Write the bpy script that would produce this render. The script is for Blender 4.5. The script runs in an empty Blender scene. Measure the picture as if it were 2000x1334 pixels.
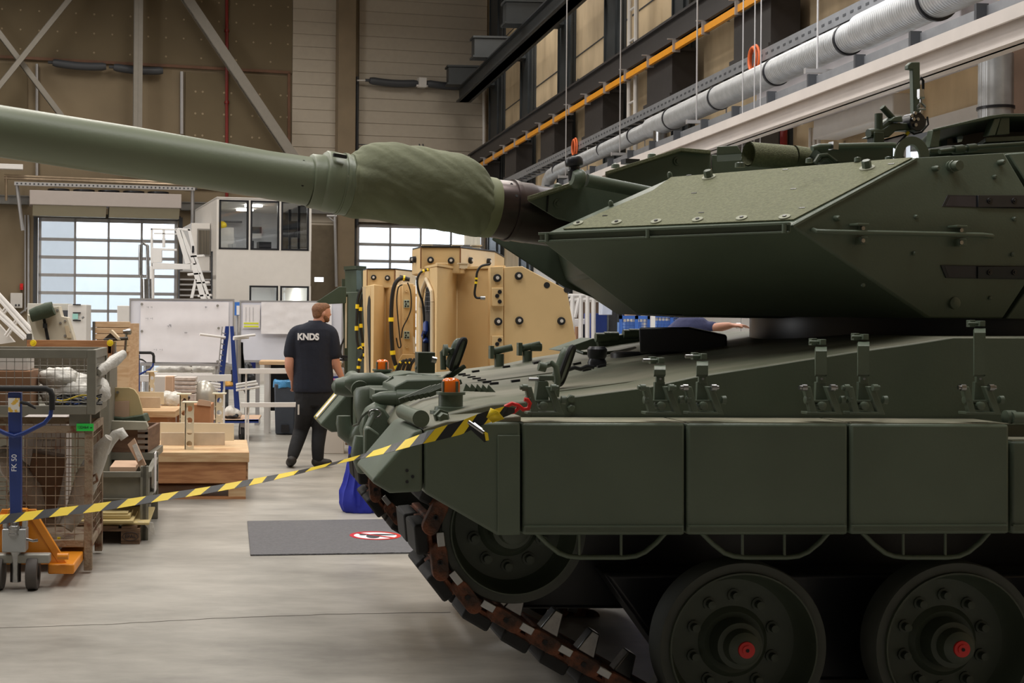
import bpy, bmesh, math, random
from mathutils import Vector as V, Matrix, noise
from math import sin, cos, pi, radians, atan2, sqrt
random.seed(7)
SC = bpy.context.scene
COL = SC.collection
# ------------------------------------------------------------------ camera
F = 2600.0; CX = 620.0; CY = 626.4; RO = 0.0076; H = 1.74
rc, rs = cos(RO), sin(RO)
cam_d = bpy.data.cameras.new('camera'); cam = bpy.data.objects.new('camera', cam_d); COL.objects.link(cam)
cam_d.sensor_width = 36.0; cam_d.lens = F*36/2000
cam_d.shift_x = (1000-CX)/2000; cam_d.shift_y = -(667-CY)/2000
cam_d.clip_end = 400
cam.matrix_world = Matrix(((rc, -rs, 0, 0), (0, 0, -1, 0), (rs, rc, 0, H), (0, 0, 0, 1)))
SC.camera = cam
# ------------------------------------------------------------------ world, lights, exposure
SC.view_settings.view_transform = 'Standard'; SC.view_settings.look = 'None'
SC.view_settings.exposure = 0.0; SC.view_settings.gamma = 1.0
SC.view_settings.use_curve_mapping = False
wd = bpy.data.worlds.new('world'); SC.world = wd; wd.use_nodes = True
wd.node_tree.nodes['Background'].inputs[0].default_value = (0.90, 0.95, 1.0, 1)
wd.node_tree.nodes['Background'].inputs[1].default_value = 4.2
def area(name, loc, sx, sy, power, col=(1, .945, .87), rot=(0, 0, 0), spread=165):
    l = bpy.data.lights.new(name, 'AREA'); l.shape = 'RECTANGLE'; l.size = sx; l.size_y = sy
    l.energy = power; l.color = col; l.spread = radians(spread)
    o = bpy.data.objects.new(name, l); COL.objects.link(o); o.location = loc; o.rotation_euler = rot
    return o
for i, (x, y, p) in enumerate([(-9, 9, 400), (-3, 10.5, 480), (-9.5, 17, 520), (-2.5, 18, 560), (4.6, 16, 560), (-10, 26, 540), (-3, 27, 560), (5.0, 26, 620),
                               (-10, 36, 520), (-2.5, 36, 500), (5, 36, 420)]):
    area('ceiling_lamp', (x, y, 13.0), 2.6, 5.0, p*.72, rot=(0, 0, radians(4)))
for x, y, p in ((-7.5, 4.6, 320), (-1.8, 3.8, 230), (2.5, 3.0, 130), (4.8, 8.0, 300)): area('ceiling_lamp', (x, y, 13.0), 2.0, 3.5, p, (1, .98, .95), spread=150)
area('left_wall_fill', (-16.5, 19, 6.5), 12.0, 7.0, 1550, (.96, .98, 1.0), rot=(0, radians(-88), radians(8)), spread=175)  # added fill on the unseen left wall, brightens upright faces at the back
area('side_fill', (5.6, 14.5, 7.5), 1.2, 6.0, 160, (.93, .96, 1.0), rot=(0, 0, radians(4)))  # added fill without a fitting, brightens the white beam
# ------------------------------------------------------------------ projection onto real planes
def ray(px, py):
    a = (px-CX)/F; b = -(py-CY)/F
    return V((a*rc-b*rs, 1.0, a*rs+b*rc))
CAM = V((0, 0, H))
def W(px, py, Y): return CAM+ray(px, py)*Y
def plane_at(px, py, P0, n):
    r = ray(px, py); return CAM+r*((P0-CAM).dot(n)/r.dot(n))
def G(px, py, th, d):                      # plane parallel to direction th (deg), at distance d
    t = radians(th); n = V((-sin(t), cos(t), 0)); r = ray(px, py); return CAM+r*(d/r.dot(n))
def Zp(px, py, z=0.0):
    r = ray(px, py); return CAM+r*((z-H)/r.z)
TH = 4.0
e1 = V((cos(radians(TH)), sin(radians(TH)), 0)); e2 = V((-sin(radians(TH)), cos(radians(TH)), 0)); ez = V((0, 0, 1))
def T(px, py, y): return G(px, py, TH, y)
def TT(x, y, z): return e1*x+e2*y+V((0, 0, z))      # hall / vehicle coordinates
def Sd(px, py, x):                          # plane parallel to the long side wall
    r = ray(px, py); return CAM+r*(x/r.dot(e1))
BT = 12.9; BD = 43.6
b1 = V((cos(radians(BT)), sin(radians(BT)), 0)); b2 = V((-sin(radians(BT)), cos(radians(BT)), 0))
def B(px, py, d=BD): return G(px, py, BT, d)
def BB(x, y, z): return b1*x+b2*y+V((0, 0, z))
def bx(px, d=BD): return B(px, 600, d).dot(b1)
def bz(py, px=400, d=BD): return B(px, py, d).z
# ------------------------------------------------------------------ materials
def lin(c): 
    c = c/255.0
    return c/12.92 if c <= .04045 else ((c+.055)/1.055)**2.4
def rgb(*c): return (lin(c[0]), lin(c[1]), lin(c[2]), 1)
MATS = {}
def mat(name, c, rough=.5, metal=0.0, var=.12, scale=6.0, bump=0.0, bscale=60.0, spec=.5, stretch=(1, 1, 1), c2=None, mixlo=.4, mixhi=.6, coat=0.0):
    m = bpy.data.materials.new(name); m.use_nodes = True; nt = m.node_tree; N = nt.nodes; L = nt.links
    bs = N['Principled BSDF']; bs.inputs['Roughness'].default_value = rough; bs.inputs['Metallic'].default_value = metal
    bs.inputs['Specular IOR Level'].default_value = spec; bs.inputs['Coat Weight'].default_value = coat
    tc = N.new('ShaderNodeTexCoord'); mp = N.new('ShaderNodeMapping'); L.new(tc.outputs['Object'], mp.inputs[0])
    mp.inputs['Scale'].default_value = stretch
    nz = N.new('ShaderNodeTexNoise'); nz.inputs['Scale'].default_value = scale; nz.inputs['Detail'].default_value = 5
    L.new(mp.outputs[0], nz.inputs['Vector'])
    rp = N.new('ShaderNodeValToRGB'); L.new(nz.outputs[0], rp.inputs[0])
    a = rgb(*c)
    if c2 is None:
        lo = tuple(v*(1-var) for v in a[:3])+(1,); hi = tuple(min(1, v*(1+var)) for v in a[:3])+(1,)
        rp.color_ramp.elements[0].position = .3; rp.color_ramp.elements[1].position = .7
    else:
        lo = a; hi = rgb(*c2); rp.color_ramp.elements[0].position = mixlo; rp.color_ramp.elements[1].position = mixhi
    rp.color_ramp.elements[0].color = lo; rp.color_ramp.elements[1].color = hi
    L.new(rp.outputs[0], bs.inputs['Base Color'])
    if bump:
        n2 = N.new('ShaderNodeTexNoise'); n2.inputs['Scale'].default_value = bscale; n2.inputs['Detail'].default_value = 3
        L.new(mp.outputs[0], n2.inputs['Vector'])
        bp = N.new('ShaderNodeBump'); bp.inputs['Strength'].default_value = bump; bp.inputs['Distance'].default_value = .02
        L.new(n2.outputs[0], bp.inputs['Height']); L.new(bp.outputs[0], bs.inputs['Normal'])
    MATS[name] = m; return m
def emis(name, c, st):
    m = bpy.data.materials.new(name); m.use_nodes = True; b = m.node_tree.nodes['Principled BSDF']
    b.inputs['Base Color'].default_value = rgb(*c); b.inputs['Emission Color'].default_value = rgb(*c); b.inputs['Emission Strength'].default_value = st
    return m
def glass(name, tint=(.9, .95, 1), refl=.12, rough=.02):
    m = bpy.data.materials.new(name); m.use_nodes = True; nt = m.node_tree; N = nt.nodes; L = nt.links
    N.remove(N['Principled BSDF']); out = N['Material Output']
    t = N.new('ShaderNodeBsdfTransparent'); t.inputs[0].default_value = tint+(1,)
    g = N.new('ShaderNodeBsdfGlossy'); g.inputs['Roughness'].default_value = rough
    mx = N.new('ShaderNodeMixShader'); mx.inputs[0].default_value = refl
    L.new(t.outputs[0], mx.inputs[1]); L.new(g.outputs[0], mx.inputs[2]); L.new(mx.outputs[0], out.inputs[0]); return m
# ------------------------------------------------------------------ mesh builder
class MB:
    def __init__(s): s.bm = bmesh.new(); s.mi = 0
    def _f(s, vs):
        try:
            f = s.bm.faces.new(vs); f.material_index = s.mi; return f
        except ValueError: return None
    def prism(s, pts, vec):
        a = [s.bm.verts.new(p) for p in pts]; b = [s.bm.verts.new(V(p)+vec) for p in pts]; n = len(pts)
        s._f(a); s._f(b[::-1])
        for i in range(n): s._f([a[i], b[i], b[(i+1) % n], a[(i+1) % n]])
        return s
    def face(s, pts): s._f([s.bm.verts.new(p) for p in pts]); return s
    def box(s, c, ax, ay, az):              # centre and three half vectors
        c, ax, ay, az = V(c), V(ax), V(ay), V(az)
        return s.prism([c-ax-ay-az, c+ax-ay-az, c+ax-ay+az, c-ax-ay+az], ay*2)
    def tb(s, x0, x1, y0, y1, z0, z1):       # box in hall coordinates
        return s.prism([TT(x0, y0, z0), TT(x1, y0, z0), TT(x1, y0, z1), TT(x0, y0, z1)], e2*(y1-y0))
    def bb(s, x0, x1, y0, y1, z0, z1):       # box in back wall coordinates
        return s.prism([BB(x0, y0, z0), BB(x1, y0, z0), BB(x1, y0, z1), BB(x0, y0, z1)], b2*(y1-y0))
    def wb(s, x0, x1, y0, y1, z0, z1):
        return s.prism([V((x0, y0, z0)), V((x1, y0, z0)), V((x1, y0, z1)), V((x0, y0, z1))], V((0, y1-y0, 0)))
    def rings(s, rs, caps=True, closed=False):
        R = [[s.bm.verts.new(p) for p in r] for r in rs]; n = len(R[0])
        m = len(R)
        for i in range(m if closed else m-1):
            A, Bq = R[i], R[(i+1) % m]
            for j in range(n): s._f([A[j], A[(j+1) % n], Bq[(j+1) % n], Bq[j]])
        if caps and not closed: s._f(R[0][::-1]); s._f(R[-1])
        return s
    def tube(s, pts, r, n=10, closed=False, caps=True, flat=1.0, up=None):
        pts = [V(p) for p in pts]; m = len(pts); rs = []
        rr = r if isinstance(r, (list, tuple)) else [r]*m
        u = None
        for i, p in enumerate(pts):
            if closed: d = pts[(i+1) % m]-pts[i-1]
            else: d = pts[min(i+1, m-1)]-pts[max(i-1, 0)]
            d.normalize()
            if u is None:
                u = V(up) if up else (V((0, 0, 1)) if abs(d.z) < .9 else V((1, 0, 0)))
            u = (u-d*u.dot(d)); u.normalize(); w = d.cross(u)
            rs.append([p+u*(cos(2*pi*k/n)*rr[i]*flat)+w*(sin(2*pi*k/n)*rr[i]) for k in range(n)])
        return s.rings(rs, caps, closed)
    def cyl(s, a, b, r, n=20, r2=None): return s.tube([a, b], [r, r if r2 is None else r2], n)
    def lathe(s, c, axis, prof, n=32, caps=True):      # prof: (distance along axis, radius)
        c = V(c); ax = V(axis).normalized(); u = ax.orthogonal().normalized(); w = ax.cross(u)
        rs = [[c+ax*h+u*(cos(2*pi*k/n)*max(r, 1e-4))+w*(sin(2*pi*k/n)*max(r, 1e-4)) for k in range(n)] for h, r in prof]
        return s.rings(rs, caps)
    def ell(s, c, rx, ry=None, rz=None, n=14, R=None):
        ry = rx if ry is None else ry; rz = rx if rz is None else rz
        M = R if R else Matrix.Identity(3)
        rs = []
        for i in range(n+1):
            t = pi*i/n
            rs.append([V(c)+M @ V((rx*max(sin(t), .01)*cos(2*pi*k/(n*2)), ry*max(sin(t), .01)*sin(2*pi*k/(n*2)), rz*cos(t))) for k in range(n*2)])
        return s.rings(rs)
    def hull(s, pts):
        vs = [s.bm.verts.new(p) for p in pts]
        r = bmesh.ops.convex_hull(s.bm, input=vs)
        for f in s.bm.faces: f.material_index = f.material_index
        for v in [g for g in r['geom_interior'] if isinstance(g, bmesh.types.BMVert)]: s.bm.verts.remove(v)
        return s
    def crumple(s, amp, scale, seed=0.0):
        bmesh.ops.recalc_face_normals(s.bm, faces=s.bm.faces)
        s.bm.normal_update()
        for v in s.bm.verts: v.co = v.co+v.normal*(noise.noise(v.co*scale+V((seed, seed, seed)))*amp)
        return s
def root_loc(o):
    while o.parent: o = o.parent
    return V(o.location)
def props(o, label=None, cat=None, group=None, kind=None):
    if label: o['label'] = label
    if cat: o['category'] = cat
    if group: o['group'] = group
    if kind: o['kind'] = kind
    return o
def thing(name, label, cat, loc, group=None):
    o = bpy.data.objects.new(name, None); COL.objects.link(o); o.location = V(loc); o.empty_display_size = .1
    return props(o, label, cat, group)
def part(name, mb, m, parent=None, bev=0.0, smooth=40, label=None, loc=None, seg=2):
    bm = mb.bm
    bmesh.ops.remove_doubles(bm, verts=bm.verts, dist=1e-5)
    bmesh.ops.recalc_face_normals(bm, faces=bm.faces)
    me = bpy.data.meshes.new(name)
    off = root_loc(parent) if parent else (V(loc) if loc is not None else V((0, 0, 0)))
    if parent is None and loc is None and len(bm.verts):
        zs = min(v.co.z for v in bm.verts); cx = sum((v.co for v in bm.verts), V())/len(bm.verts); off = V((cx.x, cx.y, zs))
    bmesh.ops.translate(bm, verts=bm.verts, vec=-off)
    bm.to_mesh(me); bm.free()
    for mm in (m if isinstance(m, (list, tuple)) else [m]): me.materials.append(mm)
    if smooth and len(me.polygons):
        me.polygons.foreach_set('use_smooth', [True]*len(me.polygons)); me.set_sharp_from_angle(angle=radians(smooth))
    o = bpy.data.objects.new(name, me); COL.objects.link(o)
    if parent: o.parent = parent
    else: o.location = off
    if bev:
        b = o.modifiers.new('bevel', 'BEVEL'); b.width = bev; b.segments = seg; b.limit_method = 'ANGLE'; b.angle_limit = radians(35); b.harden_normals = False
    if label: o['label'] = label
    return o
def single(name, label, cat, mb, m, group=None, **k):
    return props(part(name, mb, m, None, **k), label, cat, group)
def struct(name, mb, m, **k): return props(part(name, mb, m, None, **k), kind='structure')
def copy_tree(o, parent=None):
    c = o.copy(); COL.objects.link(c)
    if parent is not None: c.parent = parent
    for ch in list(o.children): copy_tree(ch, c)
    return c
def txt(body, size, M, ext=.0015, bold=0.0, sx=1.0):      # lettering turned into a mesh, placed by matrix M
    cu = bpy.data.curves.new('t', 'FONT'); cu.body = body; cu.size = size; cu.extrude = ext; cu.offset = bold
    cu.align_x = 'CENTER'; cu.align_y = 'CENTER'
    o = bpy.data.objects.new('t', cu); COL.objects.link(o)
    dg = bpy.context.evaluated_depsgraph_get(); dg.update()
    me = bpy.data.meshes.new_from_object(o.evaluated_get(dg))
    bpy.data.objects.remove(o); mb = MB(); mb.bm.from_mesh(me)
    bmesh.ops.scale(mb.bm, verts=mb.bm.verts, vec=(sx, 1, 1)); bmesh.ops.transform(mb.bm, matrix=M, verts=mb.bm.verts)
    return mb
def frame(o, x, y, z):
    M = Matrix.Identity(4)
    for i, a in enumerate((x, y, z)):
        a = V(a).normalized()
        for j in range(3): M[j][i] = a[j]
    for j in range(3): M[j][3] = o[j]
    return M
# ------------------------------------------------------------------ palette
GREEN = mat('green_paint', (86, 97, 82), .42, var=.10, scale=2.5, bump=.05, bscale=90)
GREEN2 = mat('green_paint_coarse', (112, 114, 86), .75, var=.2, scale=70, bump=.35, bscale=160)
DECK = mat('dusty_green_paint', (98, 102, 84), .5, c2=(134, 130, 114), scale=1.6, mixlo=.35, mixhi=.75, stretch=(1, 3, 1), bump=.06)
CLOTH = mat('green_canvas', (114, 118, 92), .8, var=.10, scale=5, bump=.25, bscale=22, stretch=(1, 1, 1))
DKGREEN = mat('dark_green_paint', (52, 62, 46), .45, var=.1)
BLK = mat('black_rubber', (24, 24, 25), .7, var=.15)
BLKM = mat('black_metal', (30, 31, 36), .35, var=.1, spec=.5)
TYRE = mat('wheel_rubber', (70, 73, 68), .8, var=.1)
STEEL = mat('bare_steel', (165, 165, 165), .28, 1.0, var=.15, scale=20)
GUNM = mat('gun_steel', (78, 68, 66), .32, .85, var=.08, scale=3)
DISC_SHADED = mat('wheel_green_shaded', (62, 70, 58), .5, var=.1, scale=3)  # hull green darkened, shade under the skirts put into the wheel colour
RUSTY = mat('rusty_track', (120, 72, 50), .8, c2=(62, 44, 36), scale=14, bump=.4)
ORANGE_L = mat('amber_lens', (238, 112, 26), .15, var=.05, coat=.6)
RED = mat('red_paint', (205, 32, 28), .35, var=.05)
REDPIPE = mat('red_pipe_paint', (118, 26, 20), .45, var=.05)
YEL = mat('yellow_tape', (246, 214, 40), .4, var=.02)
BLKT = mat('black_tape', (26, 28, 32), .4, var=.05)
YELRAIL = mat('orange_yellow_rail', (226, 150, 28), .4, var=.04)
WHITE = mat('white_paint', (228, 225, 222), .5, var=.03)
LGREY = mat('light_grey_paint', (206, 201, 195), .5, var=.03)
MGREY = mat('mid_grey_paint', (140, 136, 130), .5, var=.05)
DGREY = mat('dark_grey', (62, 64, 68), .5, var=.05)
GREYBOX = mat('grey_green_steel', (120, 117, 105), .5, var=.08, scale=10)
WIRE = mat('cage_wire', (126, 116, 100), .5, .2, var=.1)
RUSTC = mat('rusted_cage', (146, 128, 106), .75, c2=(104, 64, 40), scale=11, bump=.3, mixlo=.5, mixhi=.66)
CONC = mat('concrete', (128, 112, 90), .85, var=.10, scale=1.4, bump=.1)
CONCW = mat('cast_wall', (126, 111, 88), .85, var=.08, scale=.9)
BEIGEP = mat('beige_ribbed_panel', (172, 161, 145), .6, var=.03)
DSTEEL = mat('dark_girder_paint', (44, 48, 50), .5, var=.12, scale=3)
DSTEEL2 = mat('brown_black_girder', (50, 47, 47), .5, var=.1)
GALV = mat('galvanised_duct', (186, 188, 190), .36, .45, var=.12, scale=8)
TRAY = mat('galvanised_tray', (140, 142, 146), .45, .5, var=.1)
BEAMW = mat('white_beam_paint', (214, 206, 201), .5, var=.05, scale=3)
TAN = mat('tan_primer', (214, 183, 132), .6, var=.05, scale=2)
TANL = mat('tan_primer_light', (222, 204, 172), .6, var=.04)
CREAM = mat('cream_primer', (222, 210, 184), .6, var=.03)
BLUE = mat('blue_paint', (34, 58, 128), .4, var=.06)
ORANGEP = mat('orange_paint', (224, 140, 34), .4, var=.06)
BLUECL = mat('blue_cloth', (36, 46, 160), .75, var=.12, scale=5, bump=.2, bscale=15)
PLASTIC = mat('milky_plastic', (206, 202, 194), .35, var=.08, scale=14, bump=.7, bscale=18)
PLY = mat('plywood', (206, 176, 136), .65, c2=(190, 152, 112), scale=3, stretch=(1, 1, 9))
PLYO = mat('fir_plank', (188, 136, 92), .6, c2=(160, 108, 70), scale=3, stretch=(1, 1, 10))
WOODP = mat('pallet_wood', (128, 100, 76), .8, c2=(92, 70, 52), scale=5, stretch=(1, 1, 8))
CARD = mat('cardboard', (150, 112, 84), .85, var=.06)
CARDL = mat('cardboard_light', (196, 164, 138), .85, var=.05)
PAPER = mat('paper', (226, 222, 222), .8, var=.03, bump=.4, bscale=4)
BOARD = mat('whiteboard', (222, 222, 230), .25, var=.02)
ALU = mat('aluminium_frame', (176, 174, 174), .4, .5, var=.05)
SKIN = mat('skin', (198, 142, 118), .55, var=.05)
HAIR = mat('auburn_hair', (126, 86, 58), .7, var=.25, scale=60, bump=.5, bscale=120)
NAVY = mat('navy_shirt', (20, 25, 40), .85, var=.12, scale=14, bump=.25, bscale=20)
TROUS = mat('black_trousers', (20, 21, 25), .85, var=.15, scale=14, bump=.3, bscale=18)
SHOE = mat('black_shoe', (34, 30, 28), .6, var=.1)
PRINTW = mat('white_print', (235, 235, 238), .6, var=.0)
INK = mat('dark_ink', (40, 42, 50), .7, var=.0)
GREENL = mat('green_label', (46, 214, 82), .6, var=.0)
OLIVE = mat('olive_tarp', (62, 74, 56), .7, var=.1, bump=.3, bscale=20)
BLUEBAG = mat('blue_bag', (70, 140, 190), .35, var=.1, bump=.5)
BINGREY = mat('grey_bin', (60, 66, 76), .5)
BLUERACK = mat('blue_rack_paint', (60, 104, 186), .45, var=.04)
CBLK = mat('cable_black', (20, 20, 20), .5)
PINK = mat('pink_plastic', (216, 90, 150), .5)
OUTW = mat('outside_render', (225, 228, 232), .9, var=.02)
OUTG = mat('outside_window', (150, 165, 185), .5, var=.02)
GLASS = glass('door_glass', (.94, .97, 1.0), .05, .05)
GLASSO = glass('office_glass', (.78, .80, .82), .05, .01)
LAMPW = emis('lit_tube', (255, 250, 240), 14.0)
EXITL = emis('lit_sign', (245, 250, 255), 1.6)
# floor: grey screed with wear, expansion joint and faint polish
def floor_mat():
    m = bpy.data.materials.new('polished_screed'); m.use_nodes = True; nt = m.node_tree; N = nt.nodes; L = nt.links
    bs = N['Principled BSDF']; tc = N.new('ShaderNodeTexCoord')
    n1 = N.new('ShaderNodeTexNoise'); n1.inputs['Scale'].default_value = .9; n1.inputs['Detail'].default_value = 8; n1.inputs['Roughness'].default_value = .65
    mp = N.new('ShaderNodeMapping'); mp.inputs['Scale'].default_value = (1, 2.2, 1); L.new(tc.outputs['Object'], mp.inputs[0]); L.new(mp.outputs[0], n1.inputs['Vector'])
    r = N.new('ShaderNodeValToRGB'); L.new(n1.outputs[0], r.inputs[0])
    r.color_ramp.elements[0].position = .3; r.color_ramp.elements[0].color = rgb(128, 124, 117)
    r.color_ramp.elements[1].position = .7; r.color_ramp.elements[1].color = rgb(180, 175, 166)
    n2 = N.new('ShaderNodeTexNoise'); n2.inputs['Scale'].default_value = 5; n2.inputs['Detail'].default_value = 9; n2.inputs['Roughness'].default_value = .7
    L.new(mp.outputs[0], n2.inputs['Vector'])
    r2 = N.new('ShaderNodeValToRGB'); L.new(n2.outputs[0], r2.inputs[0])
    r2.color_ramp.elements[0].position = .28; r2.color_ramp.elements[0].color = (.62, .62, .62, 1)
    r2.color_ramp.elements[1].position = .40; r2.color_ramp.elements[1].color = (1, 1, 1, 1)
    mx = N.new('ShaderNodeMix'); mx.data_type = 'RGBA'; mx.blend_type = 'MULTIPLY'; mx.inputs[0].default_value = .55
    L.new(r.outputs[0], mx.inputs[6]); L.new(r2.outputs[0], mx.inputs[7]); L.new(mx.outputs[2], bs.inputs['Base Color'])
    bs.inputs['Roughness'].default_value = .38; bs.inputs['Specular IOR Level'].default_value = .45
    bp = N.new('ShaderNodeBump'); bp.inputs['Strength'].default_value = .08; L.new(n2.outputs[0], bp.inputs['Height']); L.new(bp.outputs[0], bs.inputs['Normal'])
    return m
FLOORM = floor_mat()
def wave_bump(m, scale, strength, axis='Z', dist=.02):
    nt = m.node_tree; N = nt.nodes; L = nt.links; bs = N['Principled BSDF']
    tc = N.new('ShaderNodeTexCoord'); w = N.new('ShaderNodeTexWave'); w.bands_direction = axis; w.inputs['Scale'].default_value = scale
    L.new(tc.outputs['Object'], w.inputs['Vector']); bp = N.new('ShaderNodeBump'); bp.inputs['Strength'].default_value = strength; bp.inputs['Distance'].default_value = dist
    L.new(w.outputs['Fac'], bp.inputs['Height']); L.new(bp.outputs[0], bs.inputs['Normal'])
# ------------------------------------------------------------------ hall shell
CEIL = 13.6
XW = 9.05
mb = MB(); mb.wb(-17, 14, -11, 49, -.3, 0); struct('floor', mb, FLOORM, smooth=0)
mb = MB(); mb.wb(-17, 16, -11, 50, CEIL, CEIL+.3); struct('ceiling', mb, MGREY, smooth=0)
mb = MB(); mb.wb(-17, -16.7, -11, 50, 0, CEIL); struct('wall_left', mb, CONCW, smooth=0)
mb = MB(); mb.wb(-17, 16, -11.3, -11, 0, CEIL); struct('wall_front', mb, MGREY, smooth=0)
d1x0, d1x1, d1z = bx(73), bx(347), bz(424, 73)
d2x0, d2x1, d2z = bx(696), bx(946), bz(438, 760)
mb = MB(); xl, xr = -15.5, bx(950)+4
mb.bb(xl, d1x0, BD, BD+.3, 0, CEIL); mb.bb(d1x1, d2x0, BD, BD+.3, 0, CEIL); mb.bb(d2x1, xr, BD, BD+.3, 0, CEIL)
mb.bb(d1x0, d1x1, BD, BD+.3, d1z, CEIL); mb.bb(d2x0, d2x1, BD, BD+.3, d2z, CEIL)
struct('wall_back', mb, CONCW, smooth=0)
# ribbed cladding beside the pillar and above the right sectional door
def ribbed(name, x0, x1, z0, z1, d=BD, pitch=.42):
    mb = MB(); z = z0
    while z < z1-.01:
        zz = min(z+pitch, z1); mb.bb(x0, x1, d-.06, d, z, zz-.025); mb.bb(x0, x1, d-.035, d, zz-.025, zz); z = zz
    struct(name, mb, BEIGEP, smooth=0)
ribbed('trim_1', bx(567), bx(657), 0, CEIL)
ribbed('trim_2', bx(697), bx(946), d2z+.05, CEIL)
mb = MB(); mb.bb(bx(658, BD-.5), bx(692, BD-.5), BD-.5, BD, 0, CEIL); struct('trim_3', mb, CONC, bev=.02)
# boarded sound panels on the upper left wall: studded pattern as small pressed discs
mb = MB()
zt = bz(130, 280)
mb.bb(xl+.3, bx(566), BD-.08, BD, zt, CEIL)
mb.bb(bx(358), bx(560), BD-.08, BD, bz(372, 450), zt-.12)
mb.bb(xl+.3, bx(50), BD-.08, BD, bz(215, 20), zt-.12)
struct('trim_4', mb, mat('sound_board', (104, 91, 69), .9, var=.07, scale=.8), smooth=0)
mb = MB(); mb2 = MB()
for row in range(9):
    z = zt+.35+row*.62
    if row in (0,): step = 1.16
    else: step = .58
    x = xl+.6
    while x < bx(560):
        mb.lathe(BB(x, BD-.08, z), -b2, [(0, .035), (.012, .03), (.014, .0)], 8); x += step
for row in range(5):
    z = zt-.75-row*.72
    x = bx(378)
    while x < bx(550):
        for dx in (0, .24): mb.lathe(BB(x+dx, BD-.08, z), -b2, [(0, .04), (.012, .034), (.014, 0)], 8)
        x += .95
struct('trim_5', mb, mat('board_plugs', (150, 134, 108), .8, var=.05), smooth=0)
mb = MB()
def bl(mb, p0, p1, r, d=BD-.15, n=8): mb.tube([B(p0[0], p0[1], d), B(p1[0], p1[1], d)], r, n)
# side wall with the big concrete panels
d3y0 = Sd(1800, 300, XW).dot(e2); d3y1 = Sd(1652, 300, XW).dot(e2); d3z = 4.3
mb = MB(); yb = 50; yf = -11
mb.tb(XW, XW+.3, yf, d3y0, 0, CEIL); mb.tb(XW, XW+.3, d3y1, yb, 0, CEIL); mb.tb(XW, XW+.3, d3y0, d3y1, d3z, CEIL)
struct('wall_right', mb, mat('side_wall_concrete', (168, 148, 118), .85, c2=(196, 174, 140), scale=1.1, stretch=(1, 1, .35), bump=.08), smooth=0)
# lower side wall painted pale
mb = MB(); mb.tb(XW-.04, XW, 10.5, d3y0-.05, 0, 4.4); mb.tb(XW-.04, XW, d3y1+.05, 40, 0, 4.1)
struct('trim_6', mb, LGREY, smooth=0)
# panel joints and round lifting holes on the side wall
mb = MB()
for y in range(10, 46, 1):
    pass
for z in (6.2, 8.6, 11): mb.tb(XW-.012, XW, -5, 46, z, z+.03)
for t in (24.6, 29, 33.7, 38.3): mb.lathe(TT(XW-.02, t, 7.9), -e1, [(0, .12), (.01, .12)], 16)
struct('trim_7', mb, DGREY, smooth=0)
# sectional doors -------------------------------------------------
def sect_door(name, x0, x1, ztop, cols, rowh, P, ax, nv, nrows, sill=.0):
    rt = bpy.data.objects.new(name, None); COL.objects.link(rt); rt.location = P(x0, 0); props(rt, kind='structure')
    w = x1-x0; fr = MB(); gl = MB()
    def bar(xa, xb, za, zb): fr.prism([P(xa, za), P(xb, za), P(xb, zb), P(xa, zb)], nv*.07)
    bar(x0, x0+.09, 0, ztop); bar(x1-.09, x1, 0, ztop); bar(x0, x1, ztop-.12, ztop)
    cw = (w-.18)/cols
    for i in range(1, cols): bar(x0+.09+cw*i-.035, x0+.09+cw*i+.035, 0, ztop)
    z = ztop-.12
    for r in range(nrows):
        z -= rowh; bar(x0, x1, z-.05, z+.05)
        if z < .3: break
    gl.prism([P(x0+.05, 0)+nv*.03, P(x1-.05, 0)+nv*.03, P(x1-.05, ztop-.05)+nv*.03, P(x0+.05, ztop-.05)+nv*.03], nv*.012)
    part('door_frame', fr, ALU, rt, smooth=0); part('door_panes', gl, GLASS, rt, smooth=0)
    sl = MB()
    for xx in (x0-.16, x1+.04): sl.prism([P(xx, 0)-nv*.1, P(xx+.12, 0)-nv*.1, P(xx+.12, ztop+.1)-nv*.1, P(xx, ztop+.1)-nv*.1], nv*.1)
    part('guide_rail', sl, DGREY, rt, smooth=0)
    hd = MB(); hd.prism([P(x0-.1, ztop)-nv*.08, P(x1+.1, ztop)-nv*.08, P(x1+.1, ztop+.14)-nv*.08, P(x0-.1, ztop+.14)-nv*.08], nv*.08); part('door_header', hd, BLKM, rt, smooth=0)
    return rt
sect_door('door_1', d1x0+.02, d1x1-.02, d1z, 4, .575, lambda x, z: BB(x, BD+.08, z), b1, b2, 9)
sect_door('door_2', d2x0+.02, d2x1-.02, d2z, 4, .57, lambda x, z: BB(x, BD+.08, z), b1, b2, 9)
sect_door('door_3', -d3y1+.02, -d3y0-.02, d3z, 4, .575, lambda x, z: TT(XW+.08, -x, z), e2, e1, 8)
# outside: ground and a pale building opposite
mb = MB(); mb.wb(-60, 60, 49, 120, -.4, -.05); struct('ground', mb, mat('outside_paving', (190, 190, 188), .9, var=.05), smooth=0)
mb = MB(); mb.bb(-7, 2.5, BD+13, BD+20, 0, 9); mb.bb(2.5, 22, BD+18, BD+26, 0, 5.5)
tb_ = thing('building', 'pale rendered building seen through the left sectional door', 'building', BB(-2, BD+13, 0))
part('wall', mb, OUTW, tb_, smooth=0)
for (x0, x1, z0, z1) in ((-6.4, -5.0, 1.0, 2.4), (-3.2, -2.9, 3.0, 3.8), (-2.0, -1.7, 3.0, 3.8), (-1.2, -.9, 4.5, 5.2), (-.4, 0, 4.0, 4.9), (-2.6, -1.2, .3, 1.6)):
    m_ = MB(); m_.bb(x0, x1, BD+12.96, BD+13.02, z0, z1); part('window', m_, OUTG, tb_, smooth=0)
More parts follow.
